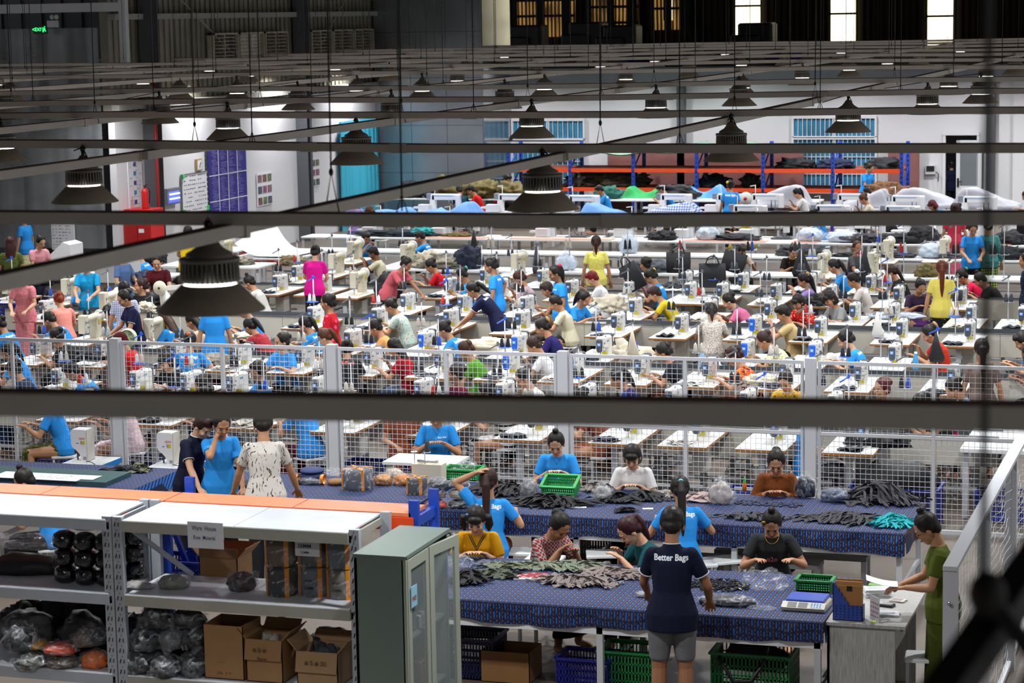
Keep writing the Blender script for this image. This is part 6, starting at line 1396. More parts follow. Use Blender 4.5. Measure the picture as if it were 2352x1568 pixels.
# front table
strips(1075, 1335, TZ, 90, .26, '#1d1d22', 'bunch of black zipper strips tied with a white band on the front table', 1, .05, .05, .026, 1.4, .10, 1.2)
strips(1135, 1322, TZ, 80, .20, '#4d5344', 'dark sage zipper strips right of the black bunch on the front table', 2, .08, .05, .022, .6, .05, .5)
strips(1165, 1303, TZ, 50, .2, '#6d745f', 'sage green zipper strips near the girl in yellow', 3, .08, .04, .022, .5, .03, .3)
strips(1262, 1305, TZ, 90, .26, '#767f6c', 'long pile of sage zipper strips in front of the plaid blouse', 4, .14, .03, .022, .5, .04, -.2)
strips(1330, 1300, TZ, 60, .22, '#747b6a', 'sage zipper strips with a white tag beside the pinching hands', 5, .07, .03, .022, .7, .04, .4)
strips(1320, 1338, TZ, 150, .26, '#7f7470', 'large heap of taupe zipper strips in the middle of the front table', 6, .13, .05, .024, .9, .06, 1.2)
strips(1410, 1318, TZ, 110, .24, '#857a75', 'taupe zipper strips left of the standing man', 7, .12, .04, .022, .6, .04, .3)
strips(1448, 1325, TZ, 60, .2, '#7c716d', 'small pile of taupe zipper strips next to the navy polo', 8, .06, .04, .022, .7, .03, .5)
r = at(1218, 1326, TZ, 'notebook', 'open notebook with a colourful cover on the front table', 'book', .2)
m = MB(); m.box(-.13, .13, -.09, .09, 0, .012); m.obj('pages', M_paper, r); m = MB(); m.box(-.10, .14, -.05, .10, .013, .018); m.obj('cover', pmat('book_cover', 'flowers', ['#8a3a3a', '#3f5a3a', '#c98aa0'], .8), r)
bag(1055, 1300, TZ, (.12, .09, .06), None, 'empty crumpled clear plastic bag in front of the girl in yellow', 60, knot=0)
bag(1112, 1298, TZ, (.06, .06, .03), None, 'small clear plastic bag beside the black strips', 61, knot=0)
m = MB(); rd = random.Random(9); q = P(1650, 1345, TZ)
for i in range(230):
    a = rd.random() * 6.3; rr = rd.random() ** .5; x, y = rr * math.cos(a) * .27, rr * math.sin(a) * .20; b = rd.random() * 3
    m.beam((x, y, .006), (x + .03 * math.cos(b), y + .03 * math.sin(b), .006 + rd.random() * .008), .016, .008)
m.obj('buckles', mat('buckle_black', '#141416', .25), None, 'hundreds of black buckles spread on the front table right of the standing man', 'buckles', None, 'stuff', (q.x, q.y, TZ))
bag(1670, 1388, TZ, (.23, .09, .05), '#22242c', 'long clear bag with dark parts on the front table edge', 62, knot=0)
bag(1758, 1350, TZ, (.17, .12, .09), None, 'big crumpled clear plastic bag in front of the charcoal t-shirt', 63, knot=0)
bag(1752, 1398, TZ, (.11, .05, .015), None, 'flat clear plastic bag left of the scale', 64, knot=0)
bag(1475, 1370, TZ, (.05, .04, .03), '#8f8f94', 'tiny bag of grey parts at the left hip of the standing man', 65, knot=0)
crp(1873, 1352, TZ, .27, .20, .09, '#1f7a3c', 'shallow dark green basket beside the blue scale', bars=(3, 14))
r = at(1848, 1400, TZ, 'scale', 'beige counting scale with a blue platform', 'scale', -.02)
m = MB(); m.rbox(-.17, .17, -.04, .24, 0, .055, .02); m.loft([(Vector((0, -.08, 0.0)), XV, Vector((0, 0, 1)), .16, .001), (Vector((0, -.08, .012)), XV, Vector((0, 0, 1)), .16, .012), (Vector((0, -.02, .03)), XV, Vector((0, 0, 1)), .165, .028)], 4) if 0 else m.beam((0, -.07, .018), (0, .0, .05), .34, .03); m.obj('scale_body', mat('scale_beige', '#b3ae9c', .45), r)
m = MB(); m.rbox(-.15, .15, .0, .25, .062, .078, .01); m.obj('platform', mat('scale_blue', '#2a48a8', .4), r)
for k in range(2): m = MB(); m.beam((-.09 + .085 * k, -.068, .036), (-.09 + .085 * k, -.015, .060), .07, .004); m.obj('display', M_black, r)
m = MB(); m.beam((.10, -.068, .036), (.10, -.015, .060), .09, .004); m.obj('keypad', M_paper, r)
m = MB(); rdk = [(i, j) for i in range(4) for j in range(3)]
for i, j in rdk: m.beam((.065 + .022 * i, -.062 + .016 * j, .042 + .0075 * j), (.065 + .022 * i, -.052 + .016 * j, .0465 + .0075 * j), .014, .004)
m.obj('key', mat('key_blue', '#6f9cc4', .5), r)
# table along the fence
strips(1150, 1130, TZ, 110, .34, '#17171b', 'black zipper strips behind the brown ponytail', 10, .11, .06, .03, .9, .11, 1.)
strips(1268, 1158, TZ, 130, .32, '#16161a', 'black zipper strips below the tilted green basket', 11, .16, .05, .028, .7, .10, .4)
strips(1420, 1150, TZ, 70, .26, '#191a1f', 'black folded strips left of the white t-shirt', 12, .09, .04, .03, .6, .08, .6)
strips(1482, 1145, TZ, 70, .26, '#1b1c22', 'black folded strips in front of the white t-shirt', 13, .09, .04, .03, .6, .08, 2.4)
strips(1435, 1175, TZ, 26, .16, '#131316', 'small fan of black strips at the front edge of the fence table', 14, .03, .02, .028, .3, .03, .5)
strips(1535, 1140, TZ, 60, .2, '#8a8580', 'pale grey strips beside the snowflake hair clip', 15, .07, .05, .022, 1.2, .05, .6)
strips(1372, 1125, TZ, 60, .2, '#7c7470', 'taupe strips behind the green basket', 16, .06, .04, .022, .8, .07, .8)
strips(1610, 1148, TZ, 70, .24, '#b09c98', 'stack of pale pink strips tied in bundles', 17, .06, .05, .022, .4, .07, .2)
strips(1735, 1190, TZ, 110, .20, '#3b3c43', 'dark grey strips in the middle of the fence table', 18, .13, .04, .024, .8, .04, 1.3)
strips(1945, 1195, TZ, 170, .34, '#37373e', 'long heap of dark grey strips at the front right of the fence table', 19, .16, .05, .026, .6, .07, .7)
strips(2025, 1150, TZ, 190, .46, '#2e2e34', 'big mound of charcoal strips near the corner of the fence table', 20, .12, .08, .024, .5, .19, -.5)
strips(2052, 1205, TZ, 120, .26, '#1ba9b0', 'bright turquoise strips at the right corner of the fence table', 21, .07, .06, .018, 1.0, .09, .3)
m = MB(); rd = random.Random(12); q = P(1770, 1158, TZ)
for i in range(130):
    x, y = rd.uniform(-.32, .28), rd.uniform(-.10, .10); b = rd.random() * 3; m.beam((x, y, .005), (x + .03 * math.cos(b), y + .03 * math.sin(b), .008), .026, .006)
m.obj('fabric_tabs', mat('tab_navy', '#1c2340', .8), None, 'scattered navy fabric tabs in front of the brown shirt', 'tabs', None, 'stuff', (q.x, q.y, TZ))
bag(1215, 1140, TZ, (.09, .07, .11), '#6d6d70', 'clear plastic bag of dark strips left of the tilted basket', 66)
bag(1385, 1150, TZ, (.10, .07, .10), '#8d8f90', 'crumpled clear bag right of the tilted basket', 67)
bag(1655, 1155, TZ, (.12, .09, .14), '#a49c98', 'upright clear plastic bag beside the brown shirt', 68)
bag(1850, 1140, TZ, (.10, .08, .13), '#1a2036', 'clear bag full of navy pieces right of the brown shirt', 69)
bag(1915, 1150, TZ, (.14, .09, .08), '#3a4a66', 'wide clear bag with blue grey pieces left of the charcoal mound', 70, knot=0)
crp(1290, 1128, TZ + .03, .32, .22, .12, '#2f9a50', 'bright green basket tilted toward the viewer', tilt=.35, bars=(3, 16))
crp(1262, 1110, TZ, .16, .12, .05, '#2f64b8', 'small blue tray behind the tilted green basket', bars=(2, 8))
crp(1065, 1098, TZ, .36, .24, .11, '#2f9a50', 'green basket with plastic bags beside the plastic bundles', bars=(3, 16))
bag(1065, 1085, TZ + .03, (.15, .09, .08), None, 'clear plastic bags in the green basket', 71, knot=0)
r = at(1710, 1128, TZ, 'glue_bottle', 'small bottle with green cap and orange glue', 'bottle'); m = MB(); m.lathe((0, 0, 0), [(0, 0), (.02, 0), (.022, .07), (.012, .085), (.012, .09)], 12); m.obj('bottle', mat('glue', '#c9701a', .3), r); m = MB(); m.lathe((0, 0, .09), [(.013, 0), (.010, .02), (.003, .06), (0, .06)], 10); m.obj('cap', mat('capgreen', '#2fae4a', .4), r)
for (x, y, w) in ((1330, 1165, .07), (1488, 1168, .05)): r = at(x, y, TZ, 'paper_tag', 'white paper tag on the fence table, %s' % ('left one' if x < 1400 else 'right one'), 'paper', .3); m = MB(); m.box(-w, w, -.03, .03, 0, .003); m.obj('sheet', M_paper, r)
# bundles around the palm-print shirt
def roll(px, py, z, rad, h, col, lab, tape=2, wrap=1, name='webbing_roll', tc=None, dz=0, dy=0):
    q = P(px, py, z); q.y += dy; z += dz; r = empty(name, (q.x, q.y, z), .4, lab, 'roll')
    m = MB(); m.lathe((0, 0, 0), [(0, 0), (rad * .9, 0), (rad, .02), (rad * 1.01, h * .5), (rad, h - .02), (rad * .88, h), (0, h)], 26); m.obj('webbing', mat('web_' + col, col, .7, vary=.15, vs=18), r)
    for k in range(tape):
        a = math.pi * k / max(1, tape) + .3; M_ = Matrix.Rotation(a, 4, 'Z'); m = MB(); w = .016
        m.box(-rad * 1.03, rad * 1.03, -w, w, h - .002, h + .005); m.box(-rad * 1.04, -rad * 1.005, -w, w, 0, h + .004); m.box(rad * 1.005, rad * 1.04, -w, w, 0, h + .004); m.xf(M_); m.obj('tape', tc or M_org, r)
    if wrap: m = MB(); m.lathe((0, 0, 0), [(rad * 1.04, 0.0), (rad * 1.07, h * .3), (rad * 1.05, h * .7), (rad * 1.05, h), (rad * .5, h + .015), (0, h + .01)], 22); m.obj('plastic_wrap', PLS, r)
    return r
roll(822, 1120, TZ, .155, .20, '#4a4e5a', 'large grey webbing bundle crossed with orange tape on the middle table')
roll(958, 1132, TZ, .10, .16, '#33363f', 'smaller dark webbing bundle with orange tape behind the metal part bags')
roll(717, 1098, TZ, .125, .055, '#1c2a52', 'navy round cushion, lower of the two', tape=0, wrap=0, name='round_cushion'); roll(717, 1098, TZ, .122, .045, '#1f3060', 'navy round cushion, upper of the two', tape=0, wrap=0, name='round_cushion', dz=.057)
roll(772, 1112, TZ, .085, .05, '#8a6238', 'tan round disc cushion left of the big grey bundle', tape=0, wrap=0, name='round_cushion')
bag(712, 1112, TZ, (.14, .05, .04), '#3c3f4c', 'long clear bag with orange ends before the navy cushions', 72, knot=0)
for s in (-1, 1): 
    q = P(712 + 30 * s, 1112, TZ); m = MB(); m.lathe((0, 0, 0), [(.050, -.018), (.054, 0), (.050, .018)], 16, axis='X'); m.obj('tape_band', M_org, None, 'orange tape band at the %s end of the long clear bag' % ('left' if s < 0 else 'right'), 'tape', None, None, (q.x, q.y, TZ + .05))
bag(765, 1088, TZ, (.09, .06, .04), None, 'crumpled white plastic between the cushions and the big bundle', 73, knot=0)
for i, (x, y) in enumerate(((880, 1112), (905, 1098), (925, 1112))): bag(x, y, TZ, (.10, .08, .07), ('#b0731c', '#a79a88', '#b86f14')[i], 'plastic bag with orange tape right of the big bundle, %s' % ('left one', 'middle one', 'right one')[i], 74 + i, knot=0)
bag(985, 1100, TZ, (.13, .08, .10), '#77736a', 'clear bag of silver parts standing behind the small bundle', 78)
for i, (x, y, c, dz) in enumerate(((1003, 1165, '#b8401c', 0), (1053, 1165, '#2c2f34', 0), (1003, 1145, '#6c5a50', .10), (1055, 1140, '#8c8472', .10), (1010, 1118, '#4b4d55', .20), (1055, 1122, '#54565c', .20))):
    bag(x, (1165, 1165, 1165, 1165, 1165, 1165)[i], TZ, (.105, .08, .055), c, 'clear bag of metal parts right of the bundles, %s' % ('bottom left orange one', 'bottom right dark one', 'middle left brown one', 'middle right sandy one', 'top left grey one', 'top right grey one')[i], 80 + i, knot=0, name='parts_bag', dz=dz)
r = at(527, 1112, TZ, 'open_list', 'open white list of paper between the two readers and the palm-print shirt', 'paper', .2); m = MB(); m.box(-.12, .02, 0, .006, 0, .13); m.box(-.14, .12, -.11, -.0, 0, .004); m.obj('sheet', M_paper, r); m = MB()
for k in range(7): m.box(-.11, .01, -.002, 0, .02 + .014 * k, .022 + .014 * k)
m.obj('table_lines', mat('faint_ink', '#9a9cb0', .8), r)
r = at(575, 1120, TZ, 'black_folder', 'black folded cloth bag on the table before the palm-print shirt', 'bag'); m = MB(); m.rbox(-.15, .15, -.14, .14, 0, .05, .02); m.obj('cloth', mat('dark_cloth', '#1a1d26', .8), r)
r = at(985, 1062, .98, 'winding_machine', 'small cream thread winding machine in front of the blue v-neck worker', 'machine'); m = MB(); m.rbox(-.16, .16, -.08, .08, -.2, 0, .01); m.obj('case', M_cream, r)
m = MB(); m.tube([(-.12, 0, .015), (.1, 0, .015)], .012, 8); m.tube([(-.13, -.06, .0), (-.13, -.06, .13)], .004, 6); m.tube([(-.02, -.06, .0), (-.02, -.06, .13)], .004, 6); m.obj('spindle', M_chr, r)
m = MB(); m.lathe((-.14, -.04, .11), [(0, 0), (.035, 0), (.035, .006), (0, .006)], 14); m.lathe((0, -.04, .11), [(0, 0), (.035, 0), (.035, .006), (0, .006)], 14); m.obj('plate', M_paper, r); mobj('thread_cone', SP[5], r, loc=(0, -.04, .117)); m = MB(); m.ell((-.17, -.06, -.05), (.014, .014, .014), 8); m.obj('knob', M_red, r)
m = MB(); m.box(-8.7, -7.9, 22.3, 22.8, .74, .77); m.box(-8.68, -8.62, 22.35, 22.4, 0, .74); m.box(-8, -7.94, 22.35, 22.4, 0, .74); m.obj('small_table', M_wlam, None, 'small white table carrying the thread winding machine', 'table')
# left table
r = at(145, 1100, TZ, 'cutting_mat', 'large dark green cutting mat on the left batik table', 'mat'); m = MB(); m.box(-1.6, .62, -.26, .30, 0, .045); m.obj('mat_board', mat('mat_green', '#244648', .6, vary=.15, vs=4), r)
r = at(105, 1095, TZ + .046, 'pattern_paper', 'long white pattern sheet on the green cutting mat', 'paper'); m = MB(); m.box(-.55, .42, -.14, .16, 0, .004); m.box(.34, .56, -.05, .15, .004, .007); m.obj('sheet', M_paper, r); m = MB()
for k in range(34): x = rs.uniform(-.1, .28); y = rs.uniform(-.08, .1); m.box(x, x + .006, y, y + .01, .004, .006)
m.obj('marks', M_ink, r)
strips(285, 1082, TZ, 30, .24, '#1a1c20', 'black straps at the end of the green cutting mat', 30, .09, .04, .03, .5, .05, .2); strips(318, 1082, TZ, 16, .20, '#5f6248', 'olive straps on the right end of the left batik table', 31, .04, .03, .035, .6, .08, .8)
# desk ---------------------------------------------------------------------
r = empty('desk', (-3.05, 17.08, 0), 0, 'pale grey wood-grain desk at the end of the front batik table', 'desk')
dw = bpy.data.materials.new('grey_woodgrain'); dw.use_nodes = True; nt = dw.node_tree; b = nt.nodes['Principled BSDF']; tc = nt.nodes.new('ShaderNodeTexCoord'); mp = nt.nodes.new('ShaderNodeMapping'); mp.inputs['Scale'].default_value = (26, 26, 1.4); nz = nt.nodes.new('ShaderNodeTexNoise'); nz.inputs['Detail'].default_value = 5; nt.links.new(tc.outputs['Object'], mp.inputs[0]); nt.links.new(mp.outputs[0], nz.inputs['Vector'])
rr = _ramp(nt, nz.outputs['Fac'], [(.3, '#8c8b87'), (.7, '#b9b8b4')], False); nt.links.new(rr.outputs[0], b.inputs['Base Color']); b.inputs['Roughness'].default_value = .5
m = MB(); m.box(0, .52, 0, .02, 0, .74); m.box(0, .02, 0, 1.15, 0, .74); m.box(0, .52, 1.13, 1.15, 0, .74); m.obj('panel', dw, r); m = MB(); m.box(-.01, .60, -.02, 1.17, .74, .765); m.obj('desk_top', dw, r)
m = MB(); m.box(.50, .52, .04, .55, .56, .73); m.obj('drawer', dw, r); m = MB(); m.ell((.53, .3, .65), (.012, .012, .012), 8); m.obj('knob', mat('brass', '#b8933a', .3, .8), r)
DZ = .766
r = at(1947, 1425, DZ, 'file_holder', 'blue slotted file holder with brown folders on the desk', 'file holder'); m = MB(); m.box(-.115, .115, 0, .006, 0, .12); m.loft([(Vector((-.115, .003, .12)), Vector((0, 1, 0)), Vector((0, 0, 1)), .003, .001)], 4) if 0 else None
for k in range(10): x0 = -.115 + .023 * k; hh = .12 + .17 * max(0, 1 - k / 5.) ; m.box(x0, x0 + .023, 0, .006, .12, hh) if hh > .125 else None
m.box(-.115, -.109, 0, .1, 0, .29); m.box(.109, .115, 0, .1, 0, .12); m.box(-.115, .115, 0, .1, 0, .006); m.obj('holder', mat('holder_blue', '#2b4596', .45), r)
m = MB()
for i in range(7):
    for j in range(5):
        x, z = -.095 + .032 * i, .02 + .022 * j; m.beam((x, -.001, z), (x + .014, -.001, z + .012), .004, .006, up=(0, 1, 0))
m.obj('slots', mat('slot_dark', '#101a3c', .7), r)
for k, (c, h) in enumerate((('#9a6a38', .27), ('#a87a44', .30), ('#b9b2a4', .28), ('#8c5f30', .31))): m = MB(); m.box(-.10, .105, .015 + .018 * k, .027 + .018 * k, .01, h); m.obj('folder', mat('fold' + c, c, .7), r)
m = MB(); m.box(-.01, .03, .01, .014, .23, .27); m.obj('clip', M_black, r)
r = at(1998, 1420, DZ, 'file_holder', 'open white slotted file holder beside the blue one', 'file holder', -.9); m = MB(); m.box(0, .14, 0, .005, 0, .19); m.box(0, .005, 0, .08, 0, .19); m.box(0, .14, 0, .08, 0, .005); m.obj('holder', mat('holder_white', '#c9cace', .5), r); m = MB(); 
for i in range(4):
    for j in range(4): m.box(.02 + .03 * i, .035 + .03 * i, -.002, 0, .03 + .035 * j, .04 + .035 * j)
m.obj('slots', mat('slot_red', '#a04050', .6), r)
def paper(px, py, z, w, d, lab, rz, n=1, m_=None, t=.003): 
    r = at(px, py, z, 'papers', lab, 'paper', rz)
    for k in range(n): m = MB(); m.box(-w, w, -d, d, k * t * 1.6, k * t * 1.6 + t); m.xf(Matrix.Rotation(.12 * math.sin(k * 2.1), 4, 'Z')); m.obj('sheet', m_ or M_paper, r)
    m = MB(); 
    for k in range(5): m.box(-w * .8, w * .6, -d * .7 + k * d * .3, -d * .7 + k * d * .3 + .003, n * t * 1.6, n * t * 1.6 + .001)
    m.obj('printed_lines', mat('faint_ink', '#9a9cb0', .8), r); return r
paper(2040, 1412, DZ, .085, .06, 'printed sheets with an orange tab at the front of the desk', .1, 4); paper(2015, 1368, DZ, .10, .07, 'stack of colour swatch catalogues on the desk', .3, 7, t=.006)
paper(2063, 1380, DZ, .06, .05, 'loose pale papers at the right desk edge', -.2, 3, mat('beige_paper', '#c9beb4', .7))
r = at(2018, 1345, DZ, 'colour_card', 'bright green and yellow printed card at the back of the desk', 'card', .05); m = MB(); m.box(-.08, .08, -.04, .04, 0, .012); m.obj('card', pmat('card_print', 'flowers', ['#7fae2c', '#d8c83a', '#3a8ac0'], 1.6), r)
r = at(2038, 1392, DZ, 'calculator', 'black calculator on the desk', 'calculator', -.25); m = MB(); m.rbox(-.055, .055, -.04, .04, 0, .022, .006); m.obj('case', M_black, r); m = MB()
for i in range(5):
    for j in range(4): m.box(-.045 + .019 * i, -.032 + .019 * i, -.034 + .012 * j, -.026 + .012 * j, .022, .026)
m.obj('key', M_steel, r); m = MB(); m.box(-.045, .045, .018, .034, .022, .024); m.obj('display', mat('lcd', '#7f8c7c', .3), r)
m = MB(); m.add([(0, 0, 0), (.05, .01, 0), (.03, .04, 0), (0, 0, .003), (.05, .01, .003), (.03, .04, .003)], [(0, 2, 1), (3, 4, 5), (0, 1, 4, 3), (1, 2, 5, 4), (2, 0, 3, 5)]); q = P(1998, 1428, DZ + .001); m.obj('sticky_note', mat('note_yellow', '#d6e02a', .6), None, 'yellow sticky note at the front edge of the desk', 'note', None, None, tuple(q))
# held sheet of the reader
def held(name, p, m_, lab, w=.10, d=.14, off=(0, 0, 0), tilt=.9):
    J = skel(p['pose']); c = p['root'].matrix_basis @ (J['WL'].lerp(J['WR'], .5) + Vector((0, .11, .02)) + Vector(off)); r = empty(name, c, p['root'].rotation_euler.z, lab, 'paper'); mb = MB(); n = 8; vs = []
    for i in range(n + 1):
        t = i / n; a = tilt * (t - .2); vs += [(-w, d * (t - .3), .05 * t * t), (w, d * (t - .3), .05 * t * t)]
    k = len(vs); vs += [(x, y, z - .002) for x, y, z in vs]; fs = []
    for i in range(n): q = i * 2; fs += [(q, q + 1, q + 3, q + 2), (k + q, k + q + 2, k + q + 3, k + q + 1)]
    mb.add(vs, fs, 0, True); mb.obj('sheet', m_, r); return r
RD = [p for p in PEOPLE if p['pose'] == 'reader'][0]; held('held_papers', RD, M_paper, 'curling white papers held by the person in olive dress', .09, .24)
# glasses of the reader, necklace, hair clips
def accessory(who, name, mk, m_, lab=None):
    p = [q for q in PEOPLE if q['who'] == who][0]; J = skel(p['pose']); HM = Matrix.Translation(J['HC']) @ J['HR'].to_4x4(); mb = MB(); mk(mb); o = mb.obj(name, m_, p['root']); o.matrix_local = HM; return o
def glasses(mb):
    for s in (-1, 1): pts = [(.032 * s + .02 * math.cos(a), .094, .004 + .015 * math.sin(a)) for a in [math.pi * 2 * k / 12 for k in range(13)]]; mb.tube(pts, .0025, 5); mb.tube([(.052 * s, .093, .006), (.078 * s, .0, .004)], .002, 5)
accessory('person in olive dress', 'glasses', glasses, M_black)
clip = lambda x, y, z, r: (lambda mb: mb.ell((x, y, z), r, 8))
YL = mat('clip_yellow', '#d8b81c', .5)
for who, xyz, rr_, mm in (('blue back with snowflake hair clip', (0, -.118, .05), (.024, .01, .024), mat('clip_lightblue', '#4cc0e0', .4)), ('girl with pigtails in yellow', (.06, .01, .085), (.018, .012, .01), mat('clip_blue2', '#3a8ad0', .4)), ('person in charcoal t-shirt with necklace', (.06, .03, .075), (.02, .01, .012), mat('clip_gold', '#c9a23c', .3, .6)),
    ('blue worker with yellow flower clip', (.02, -.13, .05), (.03, .02, .03), YL), ('far standing blue worker with yellow flower', (-.06, -.09, .05), (.035, .03, .035), YL), ('blue worker with red flower in ponytail', (0, -.12, .07), (.035, .03, .035), mat('clip_red', '#c01a4a', .5)), ('blue worker with teal hair tie', (0, -.14, .06), (.035, .02, .035), mat('clip_teal', '#2aa088', .5)),
    ('broad blue back with orange hair tie', (0, -.14, .06), (.035, .02, .03), mat('clip_orange', '#e0661a', .5)), ('person in pale lilac dress', (.03, -.12, .06), (.03, .02, .035), M_paper), ('person in purple navy t-shirt', (.0, -.135, .05), (.05, .025, .045), mat('clip_fawn', '#a58658', .5)), ('person in orange-red blouse', (0, -.14, .05), (.03, .025, .05), MC['clip_fawn']),
    ('person in white and black t-shirt', (0, -.13, .08), (.05, .04, .04), M_paper), ('person in lilac t-shirt', (0, -.115, .05), (.045, .03, .045), MC['clip_fawn']), ('person in white t-shirt with hair pins', (.055, -.04, .1), (.008, .035, .012), M_paper), ('navy polo person with flower hair clip', (.03, -.13, .05), (.035, .02, .03), mat('clip_green', '#9fc05a', .5)), ('person in hot pink t-shirt', (0, -.14, .05), (.03, .02, .03), MC['clip_teal'])):
    accessory(who, 'hair_clip', clip(*xyz, rr_), mm)
p = [q for q in PEOPLE if q['who'].endswith('with necklace')][0]; J = skel(p['pose']); N, a = J['sp'][3]; mb = MB(); mb.tube([N + Vector((.06 * math.sin(t), .03 + .075 * math.cos(t), -.00 - .06 * max(0, math.cos(t)))) for t in [math.pi * (k / 8 - .5) for k in range(9)]], .0025, 5); mb.obj('necklace', MC['clip_gold'], p['root'])
# ================================================================ storage rack of the foreground
M_rk = mat('rack_grey', '#aeb4bc', .45, vary=.08, vs=4); M_hole = mat('hole', '#3a2226', .9); M_rk2 = mat('rack_greybeige', '#a3a398', .5, vary=.1, vs=4)
M_sh = mat('shelf_marble', '#c6cad2', .35, vary=.12, vs=3)
RZ = [2.0, 1.475, .90, .33]
def rack_bay(x0, x1, y0, y1, lab, mt, uprights):
    r = empty('storage_rack', (0, y0, 0), 0, lab, 'rack'); d = y1 - y0
    for x in uprights:
        for yy in (0, d - .05):
            m = MB(); m.box(x - .035, x + .035, yy, yy + .045, 0, 2.02); 
            if yy == 0:
                for k in range(26):
                    z = .08 + k * .075; m.beam((x - .018, -.001, z), (x - .010, -.001, z + .03), .008, .004, 1, up=(0, 1, 0)); m.beam((x + .012, -.001, z), (x + .014, -.001, z + .028), .006, .004, 1, up=(0, 1, 0)); m.box(x - .003, x + .003, -.002, 0, z + .045, z + .052, 1)
            m.obj('upright', [M_rk, M_hole], r)
    for z in RZ:
        m = MB(); m.box(x0, x1, -.01, .02, z - .08, z - .005); m.box(x0, x1, d - .03, d, z - .08, z - .005); m.obj('beam', mt, r)
        m = MB(); n = 2
        for k in range(n): a = x0 + (x1 - x0) * k / n; m.box(a + .003, x0 + (x1 - x0) * (k + 1) / n - .003, -.005, d, z - .012, z)
        m.obj('shelf', M_sh, r)
        m = MB(); m.box(x1, x1 + .02, 0, d, z - .07, z - .02); m.obj('side_bar', mt, r)
    m = MB(); m.beam((x0 + .04, .05, 1.93), (x0 + .25, .55, 1.5), .03, .03); m.obj('brace', M_rk, r); return r
rack_bay(-7.40, -5.72, 14.0, 14.62, 'grey metal storage rack in the foreground, right bay with the paper sign', M_rk2, (-7.44, -5.68)); rack_bay(-9.4, -7.52, 14.0, 14.62, 'grey metal storage rack in the foreground, left bay with black bundles', M_rk, (-7.52, -9.44))
r = empty('orange_rack', (0, 14.66, 0), 0, 'rack with orange top boards and blue posts directly behind the grey rack', 'rack')
for k in range(4): a = -9.4 + 1.0 * k; m = MB(); m.box(a, a + .99 if k < 3 else -5.52, 0, .30, 1.975, 2.0); m.obj('top_board', mat('orange_board', '#e8835c', .5, vary=.05, vs=3), r)
for x in (-7.40, -5.5):
    for y in (.0, .40): m = MB(); m.box(x - .035, x + .035, y, y + .04, 0, 2.09 if y > 0 or x > -6 else 1.97); m.obj('upright', RB, r)
    m = MB(); m.box(x - .02, x + .02, .03, .42, 1.90, 1.97); m.beam((x, .03, 1.9), (x, .4, 1.35), .035, .03); m.obj('side_beam', RB, r)
m = MB(); m.box(-9.4, -5.5, -.01, .03, 1.88, 1.97); m.box(-9.4, -5.5, .0, .04, 1.28, 1.36); m.obj('beam', RO, r); m = MB(); m.box(-9.4, -5.5, 0, .42, 1.34, 1.36); m.box(-9.4, -5.5, 0, .42, .7, .72); m.obj('shelf', M_sh, r)
r = at(945, 1190, 1.9, 'posted_sheet', 'white printed sheet hanging on the blue post end left of the green cabinet', 'paper'); q = PYc(940, 1190, 14.9); r.location = (q.x - .05, 14.84, q.z - .12); m = MB(); m.box(0, .09, 0, .004, 0, .22); m.obj('sheet', M_paper, r); m = MB(); m.box(.02, .07, -.003, 0, .04, .05); m.box(.01, .08, -.003, 0, .15, .158); m.obj('print', M_ink, r)
# hand-written sign
q0, q1 = PYc(429, 1197, 13.97), PYc(513, 1262, 13.97); w, h = q1.x - q0.x, q0.z - q1.z
r = empty('paper_sign', (q0.x, 13.975, q1.z), 0, 'white paper sign reading Ware House Row Material taped to the rack beam', 'sign'); m = MB(); m.box(0, w, 0, .003, 0, h); m.obj('sheet', M_paper, r)
pen = mat('pen_blue', '#3a4466', .8)
put_text('Ware  House', h * .25, face_M((w * .47, -.002, h * .76), (0, -1, 0)), pen, r, bold=.012, sx=.72); put_text('Row  Material', h * .22, face_M((w * .47, -.002, h * .40), (0, -1, 0)), pen, r, bold=.012, sx=.72)
# bundles and rolls on the shelves
BK = mat('bundle_black', '#141519', .55, bump=.4, bs=20)
BG2 = mat('bundle_glossy', '#15161b', .16, bump=.9, bs=26, spec=.8)
def bundle(px, py, z, lab, dz, dy, seed):
    q = P(px, py, z); r = empty('wrapped_bundle', (q.x, q.y + dy, z + dz), seed * .7, lab, 'bundle'); m = MB(); m.lathe((0, 0, 0), [(0, .004), (.05, 0), (.078, .02), (.083, .06), (.076, .105), (.04, .122), (.012, .12), (0, .112)], 22)
    rd = random.Random(seed); m.v = [(x * (1 + .10 * noise.noise(Vector((x, y, zz)) * 18 + Vector((seed, 0, 0)))), y * (1 + .10 * noise.noise(Vector((x, y, zz)) * 18 + Vector((seed, 5, 0)))), zz) for x, y, zz in m.v]
    m.obj('fabric_roll', BG2, r); m = MB(); m.lathe((0, 0, 0), [(.012, .118), (.035, .124), (.06, .14), (.05, .145), (.012, .124)], 14); m.obj('plastic_wrap', PLS, r)
k = 0
for (x, ys) in ((133, (1345, 1310, 1270)), (180, (1350, 1312, 1272)), (228, (1352, 1314, 1274)), (290, (1338, 1300, 1262))):
    for j, yy in enumerate(ys):
        k += 1; bundle(x, ys[0], RZ[1], 'black fabric bundle wrapped in clear plastic, %s of the %s column on the rack' % (('bottom', 'middle', 'top')[j], ('first', 'second', 'third', 'fourth')[(k - 1) // 3]), .124 * j, .12, 100 + k)
lump('black_cloth_pile', P(45, 1318, RZ[1]) + Vector((0, .06, 0)), (.30, .16, .09), 131, BK, 'flat pile of black cloth on the left rack shelf', 'cloth', .2)
bag(60, 1300, RZ[1], (.30, .16, .045), None, 'crumpled clear sheeting on top of the black cloth pile', 132, knot=0, dz=.14, dy=.06)
bag(185, 1345, RZ[1], (.13, .10, .03), '#3fb0b8', 'flat turquoise bag on top of the black bundles', 133, knot=0, dz=.385, dy=.14)
